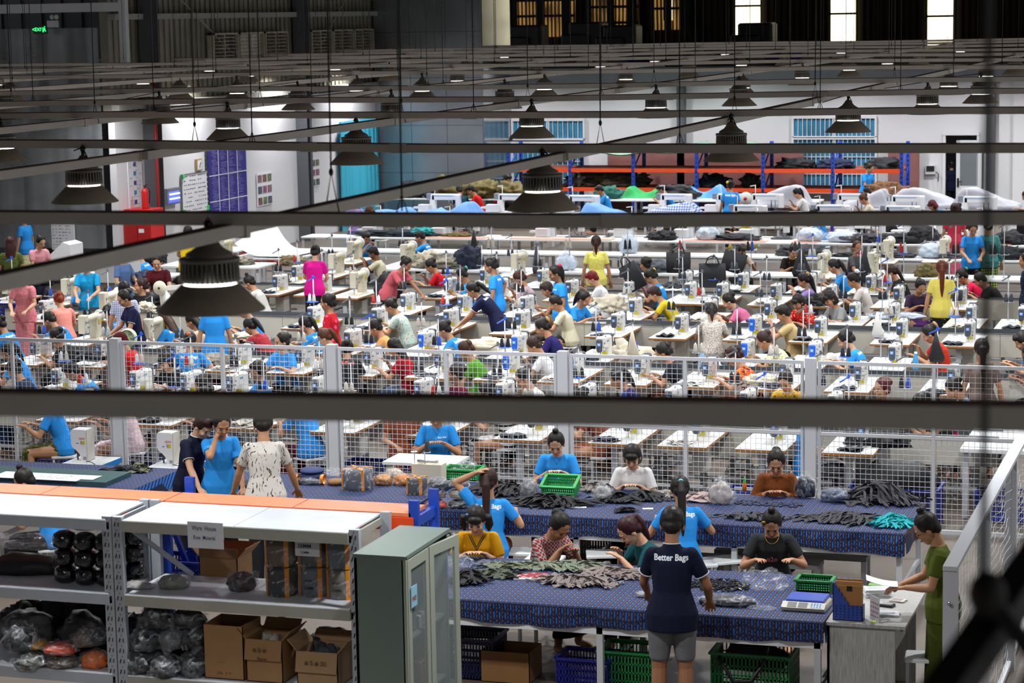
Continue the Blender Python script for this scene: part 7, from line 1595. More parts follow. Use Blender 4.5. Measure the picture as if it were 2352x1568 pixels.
bag(312, 1352, RZ[1], (.11, .08, .03), '#8c8a86', 'low clear bag of silver rings on the right bay shelf', 134, knot=0, dy=.04); bag(392, 1352, RZ[1], (.12, .10, .06), '#7d8076', 'crumpled bag with grey parts beside the silver rings', 135, knot=0, dy=.05)
bag(548, 1358, RZ[1], (.11, .10, .085), '#3f3230', 'brown bag in clear plastic left of the tape rolls', 136, knot=0, dy=.06)
for i, (x, y, dz, c) in enumerate(((636, 1372, 0, '#1f2025'), (636, 1372, .215, '#5a4a3a'), (712, 1372, 0, '#5f636c'), (712, 1372, .215, '#4a4a4c'), (776, 1378, 0, '#6a635c'), (776, 1378, .215, '#5c6270'))):
    q = roll(x, y, RZ[1], .108, .20, c, 'webbing roll with orange tape on the rack, %s of the %s stack' % ('lower' if dz == 0 else 'upper', ('left', 'middle', 'right')[i // 2]), tape=2, dz=dz, dy=.10)
    if i == 3:
        m = MB(); m.box(-.09, .09, -.122, -.120, .08, .20); o = m.obj('note', M_paper, q); o.rotation_euler = (0, 0, -.4); t = put_text('38MM', .04, face_M((-.02, -.124, .15), (0, -1, 0)), pen, o, bold=.01); put_text('22MM', .025, face_M((-.02, -.124, .105), (0, -1, 0)), pen, o, bold=.01)
    if i in (2, 4): o = empty('marking', (0, 0, 0), -.4); o.parent = q; put_text('#19#', .026, face_M((0, -.118, .12), (0, -1, 0)), M_ink, o, bold=.01); put_text('25MM', .026, face_M((0, -.118, .07), (0, -1, 0)), M_ink, o, bold=.01)
for i, (x, y, z, rr_, c) in enumerate(((300, 1400, .9, (.16, .10, .2), '#15171b'), (400, 1390, .9, (.2, .1, .22), '#101114'), (500, 1390, .9, (.22, .1, .2), '#0f1012'), (620, 1380, .9, (.2, .1, .19), '#1c1a1a'), (60, 1400, .9, (.25, .1, .2), '#14161a'), (190, 1400, .9, (.2, .1, .2), '#1d1a1c'), (730, 1380, .9, (.16, .1, .17), '#23252a'))):
    q = PYc(x, y, 14.42); lump('dark_bundle', (q.x, 14.42, RZ[2]), rr_, 230 + i, mat('db' + c, c, .5, vary=.3, bump=.3), 'dark bundle deep in the lower rack, behind the %s' % ('leftmost tied bags', 'middle tied bags', 'tallest carton', 'open carton with white cords', 'dark grey green bag', 'glowing orange bag', 'low carton with dark bags')[i], 'bundle', .2)
for i, (x, c) in enumerate(((40, '#15161c'), (150, '#2a2d34'), (290, '#16171a'), (400, '#1f2126'), (520, '#3c3640'), (650, '#17181c'), (760, '#2c2a28'))):
    q = PYc(x, 1400, 14.78); lump('stored_bundle', (q.x, 14.78, .722), (.2, .13, .26), 240 + i, mat('sb' + c, c, .6, vary=.4, bump=.4), 'bundle on the lower board of the orange rack, %s from the left' % NTH[i], 'bundle', .2)
# inside the orange rack, seen through the shelves
crp(430, 1325, 1.362, .42, .30, .15, '#2438a8', 'blue plastic crate with dark purple cloth seen through the rack', bars=(3, 16)); lump('purple_cloth', P(520, 1330, 1.362), (.16, .1, .07), 140, mat('purple', '#3a1838', .85, vary=.3, vs=10), 'dark purple cloth heap behind the rack shelf', 'cloth', .25)
def carton(x, y, z, w, d, h, lab, rz=0., flaps=1, col='#a47c52', txt=(), fill=None):
    cm = mat('carton_' + col, col, .8, vary=.08, vs=4); r = empty('carton', (x, y, z), rz, lab, 'box'); t = .006; m = MB()
    m.box(-w / 2, w / 2, -d / 2, d / 2, 0, t); m.box(-w / 2, w / 2, -d / 2, -d / 2 + t, 0, h); m.box(-w / 2, w / 2, d / 2 - t, d / 2, 0, h); m.box(-w / 2, -w / 2 + t, -d / 2, d / 2, 0, h); m.box(w / 2 - t, w / 2, -d / 2, d / 2, 0, h); m.obj('box_body', cm, r)
    if flaps:
        f = d * .42
        if flaps == 2: m = MB(); m.beam((0, -d / 2 - .002, h), (0, -d / 2 - .03, h - f * 1.1), w, t, up=(0, -1, .1)); m.obj('flap', cm, r)
        if flaps == 1: m = MB(); m.beam((0, -d / 2, h), (0, -d / 2 + .01, h + f * .6), w, t, up=(0, 1, 0)); m.obj('flap', cm, r)
        m = MB(); m.beam((0, d / 2, h), (0, d / 2 + f * .5, h + f * .5), w, t, up=(0, 1, 0)); m.obj('flap', cm, r)
        for s in (-1, 1): m = MB(); m.beam((s * w / 2, 0, h), (s * (w / 2 + w * .22), 0, h + w * .25), d, t, up=(s, 0, 0)); m.obj('flap', cm, r)
    for (tx, sz, xx, zz, yo) in txt: put_text(tx, sz, face_M((xx, -d / 2 - yo, zz), (0, -1, 0)), mat('marker', '#5a3f28', .8), r, bold=.01)
    if fill: lump('contents', (0, 0, .02), (w * .42, d * .42, h * .62), fill[1], mat('fill2_' + fill[0], fill[0], .6, vary=.4, vs=20, bump=.5), None, None, .2, 2.5, 4, r)
    return r
q = P(570, 1318, 1.362); carton(q.x, 14.80, 1.362, .30, .26, .24, 'brown carton on the orange rack behind the rolls')
q = P(527, 1552, RZ[2]); carton(q.x, 14.22, RZ[2] - .0, .30, .30, .38, 'tall brown carton on the lower rack shelf, leftmost of three', txt=(('UN  \u2191\u2191', .03, 0, .04, .001), ('= = =', .022, -.02, .12, .001)), flaps=0)
q = P(630, 1552, RZ[2]); carton(q.x, 14.22, RZ[2], .27, .30, .30, 'open carton marked 8 with white cords, middle of three', flaps=2, txt=(('# 8 #', .045, -.02, .235, .036), ('Zipper', .028, 0, .175, .038)), fill=('#b4b0a4', 5))
q = P(752, 1560, RZ[2]); carton(q.x, 14.22, RZ[2], .30, .30, .24, 'low carton marked 5 with dark bags, rightmost of three', flaps=2, col='#b08c66', txt=(('# 5 # 30', .045, 0, .17, .036),), fill=('#4c4f55', 6))
for i, (x, y, c, rr_, dz) in enumerate(((310, 1552, '#1c1e24', (.10, .12, .10), 0), (365, 1560, '#2a2d33', (.11, .12, .09), 0), (430, 1560, '#24262b', (.11, .12, .10), 0), (320, 1552, '#26282f', (.11, .12, .10), .17), (380, 1552, '#6b6e70', (.09, .1, .09), .17), (435, 1552, '#1f2126', (.11, .12, .10), .18), (345, 1552, '#1d1f25', (.12, .12, .09), .33), (420, 1552, '#1f2024', (.13, .12, .08), .33))):
    bag(x, y, RZ[2], rr_, c, 'dark goods in a tied clear bag, lower right bay, at %s %s' % (('the bottom', 'mid height', 'the top')[int(dz / .16)], ('left', 'middle left', 'right')[min(2, int((x - 300) / 50))]), 150 + i, dz=dz, dy=.12)
for i, (x, y, c, rr_, dz, nm) in enumerate(((200, 1540, '#f07412', (.10, .10, .075), 0, 'glowing orange'), (125, 1540, '#5c5048', (.12, .11, .05), 0, 'grey brown'), (50, 1540, '#4a4c46', (.13, .12, .06), 0, 'dark grey green'), (120, 1540, '#c04422', (.13, .10, .05), .10, 'red orange'), (180, 1535, '#6e6054', (.10, .10, .07), .14, 'taupe'), (30, 1535, '#1f2328', (.12, .12, .12), .11, 'dark'), (215, 1535, '#2c2e34', (.10, .10, .06), .16, 'blackish'), (70, 1535, '#c08a1c', (.06, .08, .04), .12, 'ochre'))):
    bag(x, y, RZ[2], rr_, c, nm + ' goods in a clear plastic bag on the lower left rack shelf', 170 + i, knot=0, dz=dz, dy=.12)
for i, (x, c) in enumerate(((25, '#16181c'), (80, '#1b1b1e'), (135, '#2a2420'), (190, '#14161a'))): lump('dark_bundle', P(x, 1500, RZ[2] + .0) + Vector((0, .28, .22)), (.13, .12, .12), 190 + i, mat('db' + c, c, .6, vary=.3), 'dark bundle deep in the lower left rack bay, %s from the left' % ('first', 'second', 'third', 'fourth')[i], 'bundle', rest=False)
# ================================================================ green cabinet
cg = mat('cabinet_green', '#6a7a72', .45, vary=.05, vs=3); cg2 = mat('cabinet_frame', '#9da395', .45)
r = empty('glass_cabinet', (-5.53, 13.62, 0), 0, 'grey green metal cabinet with glass doors on its side', 'cabinet')
m = MB(); m.box(0, .34, 0, .02, 0, 1.95); m.box(0, .02, 0, .86, 0, 1.95); m.box(0, .34, .84, .86, 0, 1.95); m.box(-.005, .36, -.005, .865, 1.93, 1.955); m.box(0, .34, 0, .86, 0, .08); m.obj('body', cg, r)
for z in (.5, .92, 1.35): m = MB(); m.box(.02, .32, .02, .84, z, z + .015); m.obj('shelf', cg, r)
m = MB(); m.box(.33, .36, 0, .02, 0, 1.95); m.obj('edge_strip', cg2, r)
for k, (y0, y1, rz) in enumerate(((.02, .42, 0), (.44, .85, D2R(-9)))):
    w = y1 - y0; m = MB(); m.box(0, .02, 0, .06, .08, 1.92); m.box(0, .02, w - .06, w, .08, 1.92); m.box(0, .02, .06, w - .06, 1.85, 1.92); m.box(0, .02, .06, w - .06, .08, .15)
    o = m.obj('door_frame', cg2, r, loc=(.345, y0, 0), rz=rz); m = MB(); m.box(.008, .012, .06, w - .06, .15, 1.85); m.obj('door_glass', mat('cab_glass', '#a8b4b4', .06, alpha=.25), o)
m = MB(); m.box(.37, .374, .05, .16, 1.60, 1.74); st = m.obj('sticker', mat('sticker_cyan', '#8fc0d8', .5), r); put_text('PAID', .045, face_M((.376, .105, 1.655), (1, 0, 0)), mat('paid_red', '#b03a44', .6), r, bold=.02, sx=.8)
rd = random.Random(5)
for i in range(14): m = MB(); z = (.08, .515, .935, 1.365)[i % 4]; y = .05 + .19 * (i // 4); m.rbox(.05, .28, y, y + .15, z, z + rd.uniform(.06, .2), .01); m.obj('stored_parcel', mat('parcel%d' % (i % 5), ['#5a3a34', '#a8a8aa', '#3a4a5a', '#8a7a60', '#c9c9cc'][i % 5], .6, vary=.3, vs=20), None, 'small parcel behind the glass of the green cabinet', 'parcel', 'parcels in the green cabinet', None, (-5.53, 13.62, 0))
# ================================================================ under the tables
crp(1085, 1545, 0, .48, .38, .34, '#161a44', 'dark blue crate under the front table beside the green cabinet', bars=(5, 18)); 
q = P(1175, 1555, 0); carton(q.x, q.y, 0, .42, .34, .26, 'brown carton with a printed diamond under the front table', flaps=0, col='#8a6238'); 
q = P(1350, 1590, 0); crate(q.x, q.y, 0, .42, .34, .32, '#1a2078', 'blue crate under the front table left of the standing man', bars=(5, 16)); q = P(1450, 1590, 0); crate(q.x, q.y, 0, .44, .36, .38, '#1a7a3c', 'green crate left behind the standing man', bars=(5, 16)); q = P(1735, 1600, 0); crate(q.x, q.y, 0, .62, .42, .40, '#1a7a3c', 'large green crate with a black strap bag under the front table', bars=(5, 20))
lump('black_bag', (q.x, q.y, .24), (.26, .16, .14), 201, mat('dark_cloth', '#1a1d26', .8), 'black strap bag lying in the large green crate', 'bag', .15); m = MB(); m.tube([(q.x - .25, q.y - .1, .42), (q.x - .24, q.y - .24, .36), (q.x - .12, q.y - .235, .18), (q.x + .02, q.y - .235, .2), (q.x + .12, q.y - .24, .36), (q.x + .12, q.y - .1, .44)], .016, 6); m.obj('bag_strap', M_black, None, 'black strap hanging over the rim of the large green crate', 'strap')
for i, (x, y) in enumerate(((1250, 1280), (1185, 1262), (1388, 1268), (1600, 1290), (1665, 1282))): q = P(x, y, .45); stool(q.x, q.y, .15 * i, 'white stool between the two batik tables, %s from the left' % ('second', 'first', 'third', 'fourth', 'fifth')[i])
q = P(2130, 1490, .5); stool(q.x, q.y, .1, 'white stool beside the near end post of the right fence')
crp(1290, 1285, 0.0, .5, .36, .32, '#14151a', 'black crate below the fence table behind the plaid blouse', bars=(4, 18)); crp(1400, 1300, 0, .5, .36, .32, '#14151a', 'black crate below the fence table behind the teal top', bars=(4, 18))
for i, (x0, y0, x1) in enumerate(((1560, 1282, 1880), (1640, 1262, 1990))):
    a, b = P(x0, y0, .42), P(x1, y0 + 18, .42); r = empty('low_bench', (a.x, a.y, 0), 0, 'long grey bench behind the charcoal t-shirt, %s of the two' % ('nearer', 'farther')[i], 'bench'); w = b.x - a.x; m = MB(); m.box(0, w, 0, .28, .38, .42); m.obj('seat', mat('bench_grey', '#6d6f70', .5), r)
    for kk in range(4): x = (w - .05) * kk / 3; m = MB(); m.box(x, x + .05, .02, .06, 0, .38); m.box(x, x + .05, .22, .26, 0, .38); m.obj('leg', M_steel, r)
# behind the fence
q = P(2057, 1175, .0); q = P(2060, 1112, .42); crate(q.x, q.y, 0, .9, .5, .42, '#1a2a86', 'large blue crate heaped with black bags behind the fence at right', bars=(4, 22)); lump('black_bag_heap', (q.x, q.y, .3), (.42, .24, .26), 205, BK, 'heap of black bags in the large blue crate behind the fence', 'bags', .2)
for i, (x, y) in enumerate(((725, 1100), (845, 1060), (1705, 1125), (2300, 1130), (130, 1055), (320, 1050), (950, 1075))): q = P(x, y, .3); crate(q.x, max(q.y, 24.0), 0, .5, .36, .3, '#1a2a86' if i != 2 else '#2438a8', rel_label('blue crate below the sewing tables', (q.x, q.y, .3)), bars=(4, 16))
a = P(2205, 1030, .76); m = MB(); r = empty('cutting_table', (a.x, a.y, 0), 0, 'plain white table behind the fence at the right edge of the picture', 'table'); m.box(0, 1.9, 0, 1.3, .72, .76); m.obj('table_top', M_wlam, r)
for x in (.02, 1.1): m = MB(); m.box(x, x + .06, .05, .11, 0, .72); m.box(x, x + .06, 1.2, 1.26, 0, .72); m.obj('leg', M_steel, r)
# ================================================================ heaps and goods in the sewing rows
OL = mat('olive_cloth', '#6a5f35', .85, vary=.35, vs=6, bump=.5, bs=10); BG = mat('bag_black', '#191a20', .75, bump=.5, bs=10); CR = mat('cream_cloth', '#cdc3ae', .85, vary=.1, vs=8, bump=.5, bs=12); MX = mat('mixed_bags', '#8c8878', .8, vary=.75, vs=7, bump=.6, bs=9)
HEAPS = [(1030, 445, .78, (.55, .4, .34), OL, 'heap of olive camouflage bags left of the red t-shirt'), (1115, 450, .78, (.45, .4, .3), OL, 'heap of olive bags right of the red t-shirt'), (1180, 440, .78, (.55, .4, .26), OL, 'heap of olive bags in front of the dark red worker'),
 (945, 455, .78, (.33, .3, .28), BG, 'stack of black bags left of the far machines, left one'), (1000, 455, .78, (.30, .3, .28), BG, 'stack of black bags left of the far machines, right one'), (1060, 425, 1.2, (.3, .2, .14), BG, 'black bag on top of the olive heap'),
 (1555, 450, .8, (.5, .3, .22), BG, 'heap of crumpled black bags right of the green cover'), (1400, 452, .8, (.35, .2, .18), mat('teal_green', '#145c50', .8, bump=.4), 'dark green cloth heap beside the green cover'),
 (1400, 422, .90, (1.0, .4, .28), mat('camo_heap', '#3c3320', .85, vary=.6, vs=12, bump=.7, bs=14), 'brown camouflage strip heap on the lower rack shelf'), (1330, 430, .9, (.35, .3, .24), MX, 'grey and white strip heap at the left of the rack shelf'),
 (1830, 385, 1.38, (.5, .3, .18), BG, 'dark strips on the upper rack shelf beside the window'), (1920, 385, 1.38, (.45, .3, .18), mat('navy_strips', '#1d2242', .85, vary=.3), 'navy strips on the upper rack shelf'), (2030, 382, 1.38, (.45, .3, .2), BG, 'black strips at the right end of the upper rack shelf'), (1640, 425, .9, (.4, .3, .22), BG, 'black heap on the lower rack shelf behind the sky blue cover'), (1725, 425, .9, (.25, .25, .24), mat('dk_olive', '#2a241c', .85), 'dark olive bag on the lower rack shelf'),
 (2040, 445, .75, (.55, .35, .32), mat('brown_strips', '#6b4520', .8, vary=.7, vs=18, bump=.6, bs=30), 'brown strip heap in front of the worker at the far shelf'),
 (1010, 600, .78, (.55, .25, .17), MX, 'heap of grey and pink bags on the long table'), (985, 585, .78, (.3, .2, .2), CR, 'pile of cream bags behind the crimson t-shirt'), (1075, 590, .78, (.26, .2, .26), mat('navy_bag', '#171d36', .8, bump=.5), 'navy blue bag pile beside the grey heap'),
 (1520, 540, .78, (.3, .2, .12), BG, 'peaked black cloth on the third long table'), (1690, 520, .78, (.5, .2, .09), BG, 'low black cloth heap in front of the mustard outfit'), (1975, 530, .78, (.5, .22, .12), mat('grey_cloth', '#3c3a42', .85, bump=.4), 'dark grey cloth heap on the third long table'), (2070, 525, .78, (.5, .22, .13), BG, 'black cloth heap left of the coral top'), (2120, 515, .78, (.3, .2, .22), BG, 'black bag pile left of the coral top, taller one'), (2320, 545, .78, (.3, .2, .16), BG, 'black cloth heap at the right end of the third long table'),
 (1845, 565, .78, (.5, .2, .14), mat('grey_bags', '#3f4044', .8, bump=.4), 'long dark grey bag heap on the second long table'), (2310, 580, .78, (.4, .2, .15), BG, 'black bag heap right of the teal blouse'), (2060, 572, .78, (.35, .15, .07), mat('grey_cloth2', '#4a4850', .85), 'flat grey cloth on the second long table'), (2180, 573, .78, (.3, .15, .08), mat('grey_cloth3', '#57545c', .85), 'grey strips on the second long table'), (1950, 577, .78, (.3, .15, .05), BG, 'flat black cloth on the second long table'), (1880, 580, .78, (.4, .15, .04), CR, 'flat white cloth pieces on the second long table'),
 (915, 528, .78, (.9, .2, .09), mat('dk_teal_heap', '#1c2a34', .85, vary=.6, vs=6), 'long dark heap with turquoise edges on the third long table'), (970, 524, .82, (.25, .15, .10), mat('turq_cloth', '#1a9a9a', .8), 'turquoise cloth heap on the third long table'), (1050, 527, .78, (.3, .15, .06), OL, 'olive and black straps on the third long table'),
 (1500, 608, .78, (.35, .2, .13), mat('grey_blue', '#4a5058', .8, vary=.4, vs=8), 'grey blue bag stack on the nearest long table'), (340, 588, .78, (.36, .25, .24), BG, 'big black bag behind the smiling person in maroon'), (335, 640, .76, (.28, .2, .16), mat('navy_cloth', '#1d2a4a', .8, bump=.4), 'dark navy cloth between the blonde and the maroon person'), (95, 645, .76, (.3, .2, .12), BG, 'black cloth on the table behind the pink floral dress'), (265, 620, .76, (.35, .2, .14), MX, 'olive and dark bags left of the blonde person'),
 (352, 692, .76, (.4, .25, .17), BG, 'black bag heap right of the black top'), (335, 705, .8, (.16, .1, .1), CR, 'cream bag on the black heap'), (1135, 800, .60, (.75, .16, .16), CR, 'heap of cream cloth pieces in the trough'), (1010, 815, .62, (.5, .14, .10), CR, 'low heap of cream cloth left of the trough'), (1440, 820, .6, (.4, .15, .2), CR, 'stack of cream pieces right of the third thick post'), (1300, 830, .6, (.2, .12, .1), CR, 'small cream cloth pile behind the third thick post'),
 (1930, 840, .6, (.35, .15, .18), mat('white_stack', '#d6d4ce', .7), 'stack of white folded cloth in front of the two hair clips'), (1740, 872, .76, (.25, .15, .09), CR, 'cream cloth pile at the fence'), (890, 665, .76, (.24, .2, .26), BG, 'black bag hanging beside the salmon t-shirt'), (545, 600, .78, (.3, .2, .1), MX, 'bag heap near the tall cream machine'), (670, 580, .78, (.25, .15, .12), mat('tan_bag', '#8a7a5a', .8, vary=.5, vs=8), 'tan and black bag left of the magenta blouse'), (560, 770, .76, (.2, .15, .06), CR, 'stack of cream pieces below the nearest lamp'),
 (225, 815, .76, (.5, .2, .1), BG, 'black bags left of the first thick post'), (480, 825, .76, (.3, .2, .1), MX, 'pale cloth heap right of the broad blue back'), (1400, 700, .76, (.3, .14, .16), CR, 'cream cloth behind the fawn basket'), (2015, 1005, .76, (.36, .2, .13), BG, 'black bag on the sewing table behind the fence at right'), (2130, 640, .76, (.2, .2, .16), OL, 'olive bag between the violet skirt and yellow t-shirt'), (1880, 690, .76, (.25, .2, .12), BG, 'black cloth before the grey t-shirt with bob hair'), (1590, 655, .76, (.25, .2, .08), mat('grey_cloth4', '#3b4048', .85), 'grey cloth pieces below the hanging tote')]
for i, (x, y, z, rr_, m_, lb) in enumerate(HEAPS):
    q = P(x, y, z + rr_[2] * .5)
    if y < 470 and z < .85: q = Vector((q.x * 56.25 / q.y, 56.25, z))
    elif .85 <= z < 1.5: q = Vector((q.x * 58.6 / q.y, 58.6, z))
    elif y < 660: q = settle(q, z)
    lump('cloth_heap', (q.x, q.y, z - .02), rr_, 300 + i, m_, lb, 'cloth', .34, 2.9, 4)
# black tote bags hanging from thread stands
def tote(px, py, w, h, lab, ang=0., m_=None, tall=0.):
    q = P(px, py, 1.42); r = empty('tote_bag', q, .15, lab, 'bag'); m = MB(); a = w / 2
    if tall: m.loft([(Vector((0, 0, 0)), XV, Vector((0, 1, 0)), .012, .012), (Vector((0, 0, -h * .4)), XV, Vector((0, 1, 0)), a * .5, .03), (Vector((.01, 0, -h * .85)), XV, Vector((0, 1, 0)), a, .045), (Vector((.01, 0, -h)), XV, Vector((0, 1, 0)), a * .8, .02)], 12); m.obj('hanging_cloth', m_ or BG, r); return r
    m.loft([(Vector((0, 0, -.12)), XV, Vector((0, 1, 0)), a, .02), (Vector((0, 0, -.12 - h * .5)), XV, Vector((0, 1, 0)), a * 1.02, .05), (Vector((0, 0, -.12 - h)), XV, Vector((0, 1, 0)), a * .98, .04)], 4 if 0 else 20); m.obj('bag_body', m_ or BG, r)
    for s in (-.02, .02): m = MB(); m.tube([(-a * .5, s, -.13), (-a * .35, s, -.03), (-.02, s, .0), (.02, s, 0), (a * .35, s, -.03), (a * .5, s, -.13)], .009, 6); m.obj('handle', m_ or BG, r)
    r.rotation_euler = (0, ang, .15); return r
tote(1558, 563, .42, .36, 'squarish black tote bag hanging on a thread stand, left of three'); tote(1636, 588, .44, .40, 'black tote bag hanging on a thread stand, middle of three and lowest'); tote(1697, 563, .40, .36, 'black tote bag hanging askew on a thread stand, right of three', .3); tote(1430, 592, .30, .46, 'black tote bag hanging beside the red-haired person', -.5)
tote(1232, 558, .18, .55, 'pointed dark grey cloth hanging on a thread stand behind the lilac dress', tall=1, m_=mat('grey_cloth', '#3c3a42', .85)); tote(1840, 566, .34, .52, 'pointed black cloth hanging in front of the black and gold shirt', tall=1); tote(1986, 568, .26, .60, 'pointed black cloth hanging beside the orange-streaked hair', tall=1); tote(1452, 758, .16, .36, 'pointed cream cloth hanging in front of the yellow t-shirt table', tall=1, m_=CR); tote(2150, 765, .2, .36, 'pointed black cloth hanging right of the orange-red blouse', tall=1); tote(2015, 716, .16, .34, 'pointed white cloth hanging over the light blue plastic', tall=1, m_=mat('white_stack', '#d6d4ce', .7)); tote(1088, 528, .24, .6, 'bunch of black straps hanging over the long tables', tall=1)
# plastic bags in the rows
for i, (x, y, z, rr_, lb) in enumerate(((1300, 600, .78, (.2, .15, .2), 'upright clear plastic bag behind the hanging grey cloth'), (1445, 598, .78, (.18, .14, .24), 'upright milky plastic bag right of the yellow dotted blouse'), (1325, 728, .72, (.36, .2, .14), 'big pale blue plastic bag bulging out of a cream basket'), (2060, 730, .76, (.45, .2, .06), 'pale blue plastic sheeting on a table right of the grey bob'), (1625, 510, .78, (.25, .2, .2), 'clear plastic bag on the third long table'), (1860, 525, .78, (.28, .2, .18), 'clear plastic bag under the far white table worker'), (1940, 524, .78, (.4, .2, .14), 'clear plastic heap on the third long table'), (2140, 608, .78, (.25, .2, .18), 'plastic bag with orange print behind the yellow t-shirt'))):
    bag(x, y, z, rr_, mat('milky', '#c3d2e2', .4, vary=.1, vs=5), lb, 400 + i, knot=0)
q = P(1345, 742, .72); r = empty('cream_basket', (q.x, q.y, .42), 0, 'cream open bin with hanging brown straps under the pale blue plastic bag', 'bin'); m = MB(); m.loft([(Vector((0, 0, 0)), XV, Vector((0, 1, 0)), .24, .14), (Vector((0, 0, .32)), XV, Vector((0, 1, 0)), .33, .17)], 20); m.obj('bin_body', M_tr1, r); m = MB(); m.tube([(-.04, -.19, .33), (-.05, -.2, .1), (0, -.2, -.08), (.06, -.2, .0), (.08, -.2, .3)], .01, 6); m.obj('leather_strap', mat('leather', '#9a4a1c', .5), r)
for k in range(3): q = P(25, 770, .2); crate(q.x - .1, q.y, .26 * k, .62, .42, .25, '#1d2a96', 'blue crate in the stack at the left edge, %s one' % ('bottom', 'middle', 'top')[k], bars=(3, 14))
for i, (x, y, z) in enumerate(((555, 590, .15), (600, 590, .15), (640, 592, .15))): q = P(x, y, z); crate(q.x, q.y, 0, .45, .36, .3, '#b01c18', 'red crate under the white tables near the blue banner, %s from the left' % ('first', 'second', 'third')[i], bars=(4, 12))
# desk fan
q = P(296, 765, 1.1); r = empty('fan', (q.x, q.y, .76), 0, 'small white fan with green grille in front of the navy polo with hair clip', 'fan'); m = MB(); m.lathe((0, 0, 0), [(0, 0), (.08, 0), (.07, .02), (.015, .03), (.015, .2), (0, .2)], 14); m.obj('stand', M_mw, r)
m = MB(); m.lathe((0, -.03, .28), [(.115, -.03), (.13, -.01), (.13, .03), (.08, .06), (0, .07)], 24, axis='Y'); 
for k in range(24): a = math.pi * 2 * k / 24; m.beam((.02 * math.cos(a), -.065, .28 + .02 * math.sin(a)), (.125 * math.cos(a), -.05, .28 + .125 * math.sin(a)), .004, .004)
m.obj('grille', mat('fan_green', '#cfe0c0', .5), r); m = MB()
for k in range(4): a = math.pi * .5 * k + .3; m.loft([(Vector((.02 * math.cos(a), -.04, .28 + .02 * math.sin(a))), Vector((-math.sin(a), .3, math.cos(a))), Vector((0, 1, 0)), .015, .003), (Vector((.10 * math.cos(a), -.04, .28 + .10 * math.sin(a))), Vector((-math.sin(a), .4, math.cos(a))), Vector((0, 1, 0)), .035, .003)], 8)
m.obj('blade', mat('fan_blade', '#9fc07a', .5), r)
q = P(1712, 458, 1.1); r = empty('fan', (q.x, q.y, .9), 0, 'small round white fan with a red centre beside the far standing blue worker', 'fan'); m = MB(); m.lathe((0, 0, .22), [(.0, 0), (.14, 0), (.15, .02), (.15, .06), (0, .08)], 24, axis='Y'); m.tube([(0, .04, 0), (0, .04, .2)], .02); m.obj('grille', M_mw, r); m = MB(); m.lathe((0, -.01, .22), [(0, -.01), (.04, -.01), (.04, .01)], 14, axis='Y'); m.obj('hub', M_red, r)
# big curved white sheet and slanted white boards at the left end of the long tables
a, b = P(540, 590, .8), P(690, 590, .8); m = MB(); n = 16; vs = []
for i in range(n + 1):
    t = i / n
    for j in range(5): s_ = j / 4; vs.append((a.x + (b.x - a.x) * (t * .9 + .1 * s_), a.y + 1.6 * s_, .80 + .62 * max(0, 1 - t * 2.1) ** 2 * (.4 + .6 * s_) + .02))
k = len(vs); vs += [(x, y, z - .006) for x, y, z in vs]; fs = []
for i in range(n):
    for j in range(4): q = i * 5 + j; fs += [(q, q + 5, q + 6, q + 1), (k + q, k + q + 1, k + q + 6, k + q + 5)]
m.add(vs, fs, 0, True); m.obj('curled_sheet', M_wlam, None, 'large white sheet curling up on the tables below the blue banner', 'sheet')
long_table(a.x - .1, b.x, a.y - .05, 1.6, 'short one carrying the curling white sheet', .79)
for i, (x, y) in enumerate(((430, 575), (470, 612))): q = P(x, y, .76); long_table(q.x - 1.0, q.x + 1.1, q.y, .9, 'short one left of the curling sheet, %s' % ('farther', 'nearer')[i])
q = P(270, 635, .76); long_table(q.x - 2.2, q.x + 1.0, q.y, .8, 'one behind the left sewing machines')
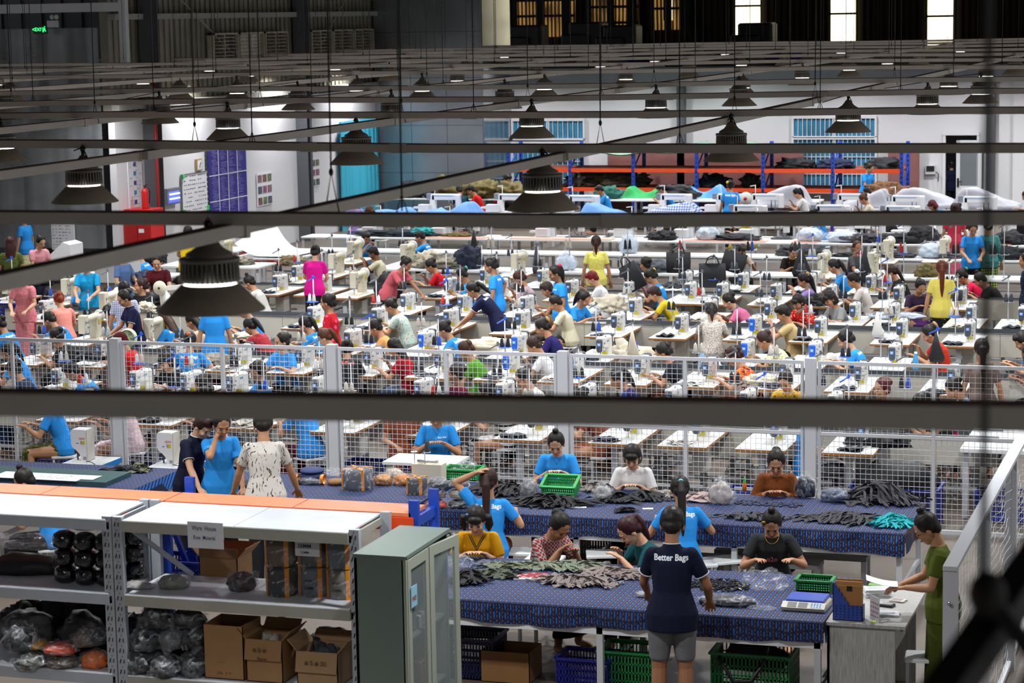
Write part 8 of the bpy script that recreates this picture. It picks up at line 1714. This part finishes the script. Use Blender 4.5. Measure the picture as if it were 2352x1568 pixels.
for i, (x, y) in enumerate(((125, 630), (255, 650))):
    q = P(x, y, .76); m = MB(); m.add([(-.5, 0, 0), (.35, 0, 0), (.35, 0, .55), (.2, 0, .6), (-.5, .5, 0), (.35, .5, 0), (.35, .5, .55), (.2, .5, .6)], [(0, 1, 2, 3), (7, 6, 5, 4), (0, 4, 5, 1), (1, 5, 6, 2), (2, 6, 7, 3), (3, 7, 4, 0)])
    m.obj('slanted_white_bin', M_white, None, 'white slanted board bin on the left tables, %s' % ('left one', 'right one')[i], 'bin', None, None, (q.x, q.y, .765))
m = MB(); q = P(1060, 425, 1.3)
# water bottles
for i, (x, y, c, lb) in enumerate(((1911, 537, '#3a1a8a', 'violet water bottle on the third long table'), (1613, 845, '#8fb4d8', 'small clear bottle on the sewing table right of the third thick post'), (2053, 470, '#2fd060', 'green bottle between the far pattern machines'), (2103, 850, '#4aa0d8', 'small blue bottle at the fence below the orange-red blouse'))):
    r = at(x, y, .77, 'bottle', lb, 'bottle'); m = MB(); m.lathe((0, 0, 0), [(0, 0), (.035, 0), (.037, .02), (.037, .16), (.018, .20), (.018, .215)], 14); m.obj('bottle_body', mat('bot' + c, c, .3), r); m = MB(); m.lathe((0, 0, .215), [(.02, 0), (.02, .025), (0, .025)], 12); m.obj('cap', M_paper, r)
# ================================================================ dark steel close to the viewer, lower right
M_near = mat('near_steel', '#241d18', .7, vary=.2, vs=8)
def at_dist(px, py, Dy): d = ray(px, py); return Vector((0, 0, H)) + d * (Dy / d.y)
r = empty('stair_beam', (0, 0, 0), 0, 'dark blurred steel beam very near the viewer, crossing the lower right corner', 'stair beam')
a, b = at_dist(2130, 1650, 2.6), at_dist(2430, 1220, 3.0); m = MB(); m.beam(a, b, .044, .04); m.obj('beam', M_near, r)
a, b = at_dist(2330, 1660, 2.6), at_dist(2450, 1400, 2.8); m = MB(); m.beam(a, b, .022, .022); m.obj('hand_rail', M_near, r)
a = at_dist(2268, 1365, 2.75); m = MB(); m.ell(a, (.024, .024, .030), 10); m.obj('clamp', M_near, r); b = at_dist(2420, 1560, 2.75); m = MB(); m.beam(a, b, .02, .02); m.obj('brace', M_near, r)
a = at_dist(2257, 1370, 2.75); m = MB(); m.tube([a, (a.x, a.y, 9)], .0046, 8); m.obj('hanging_cable', mat('cable_grey', '#2b2826', .7), None, 'dark vertical cable very near the viewer at the right', 'cable')
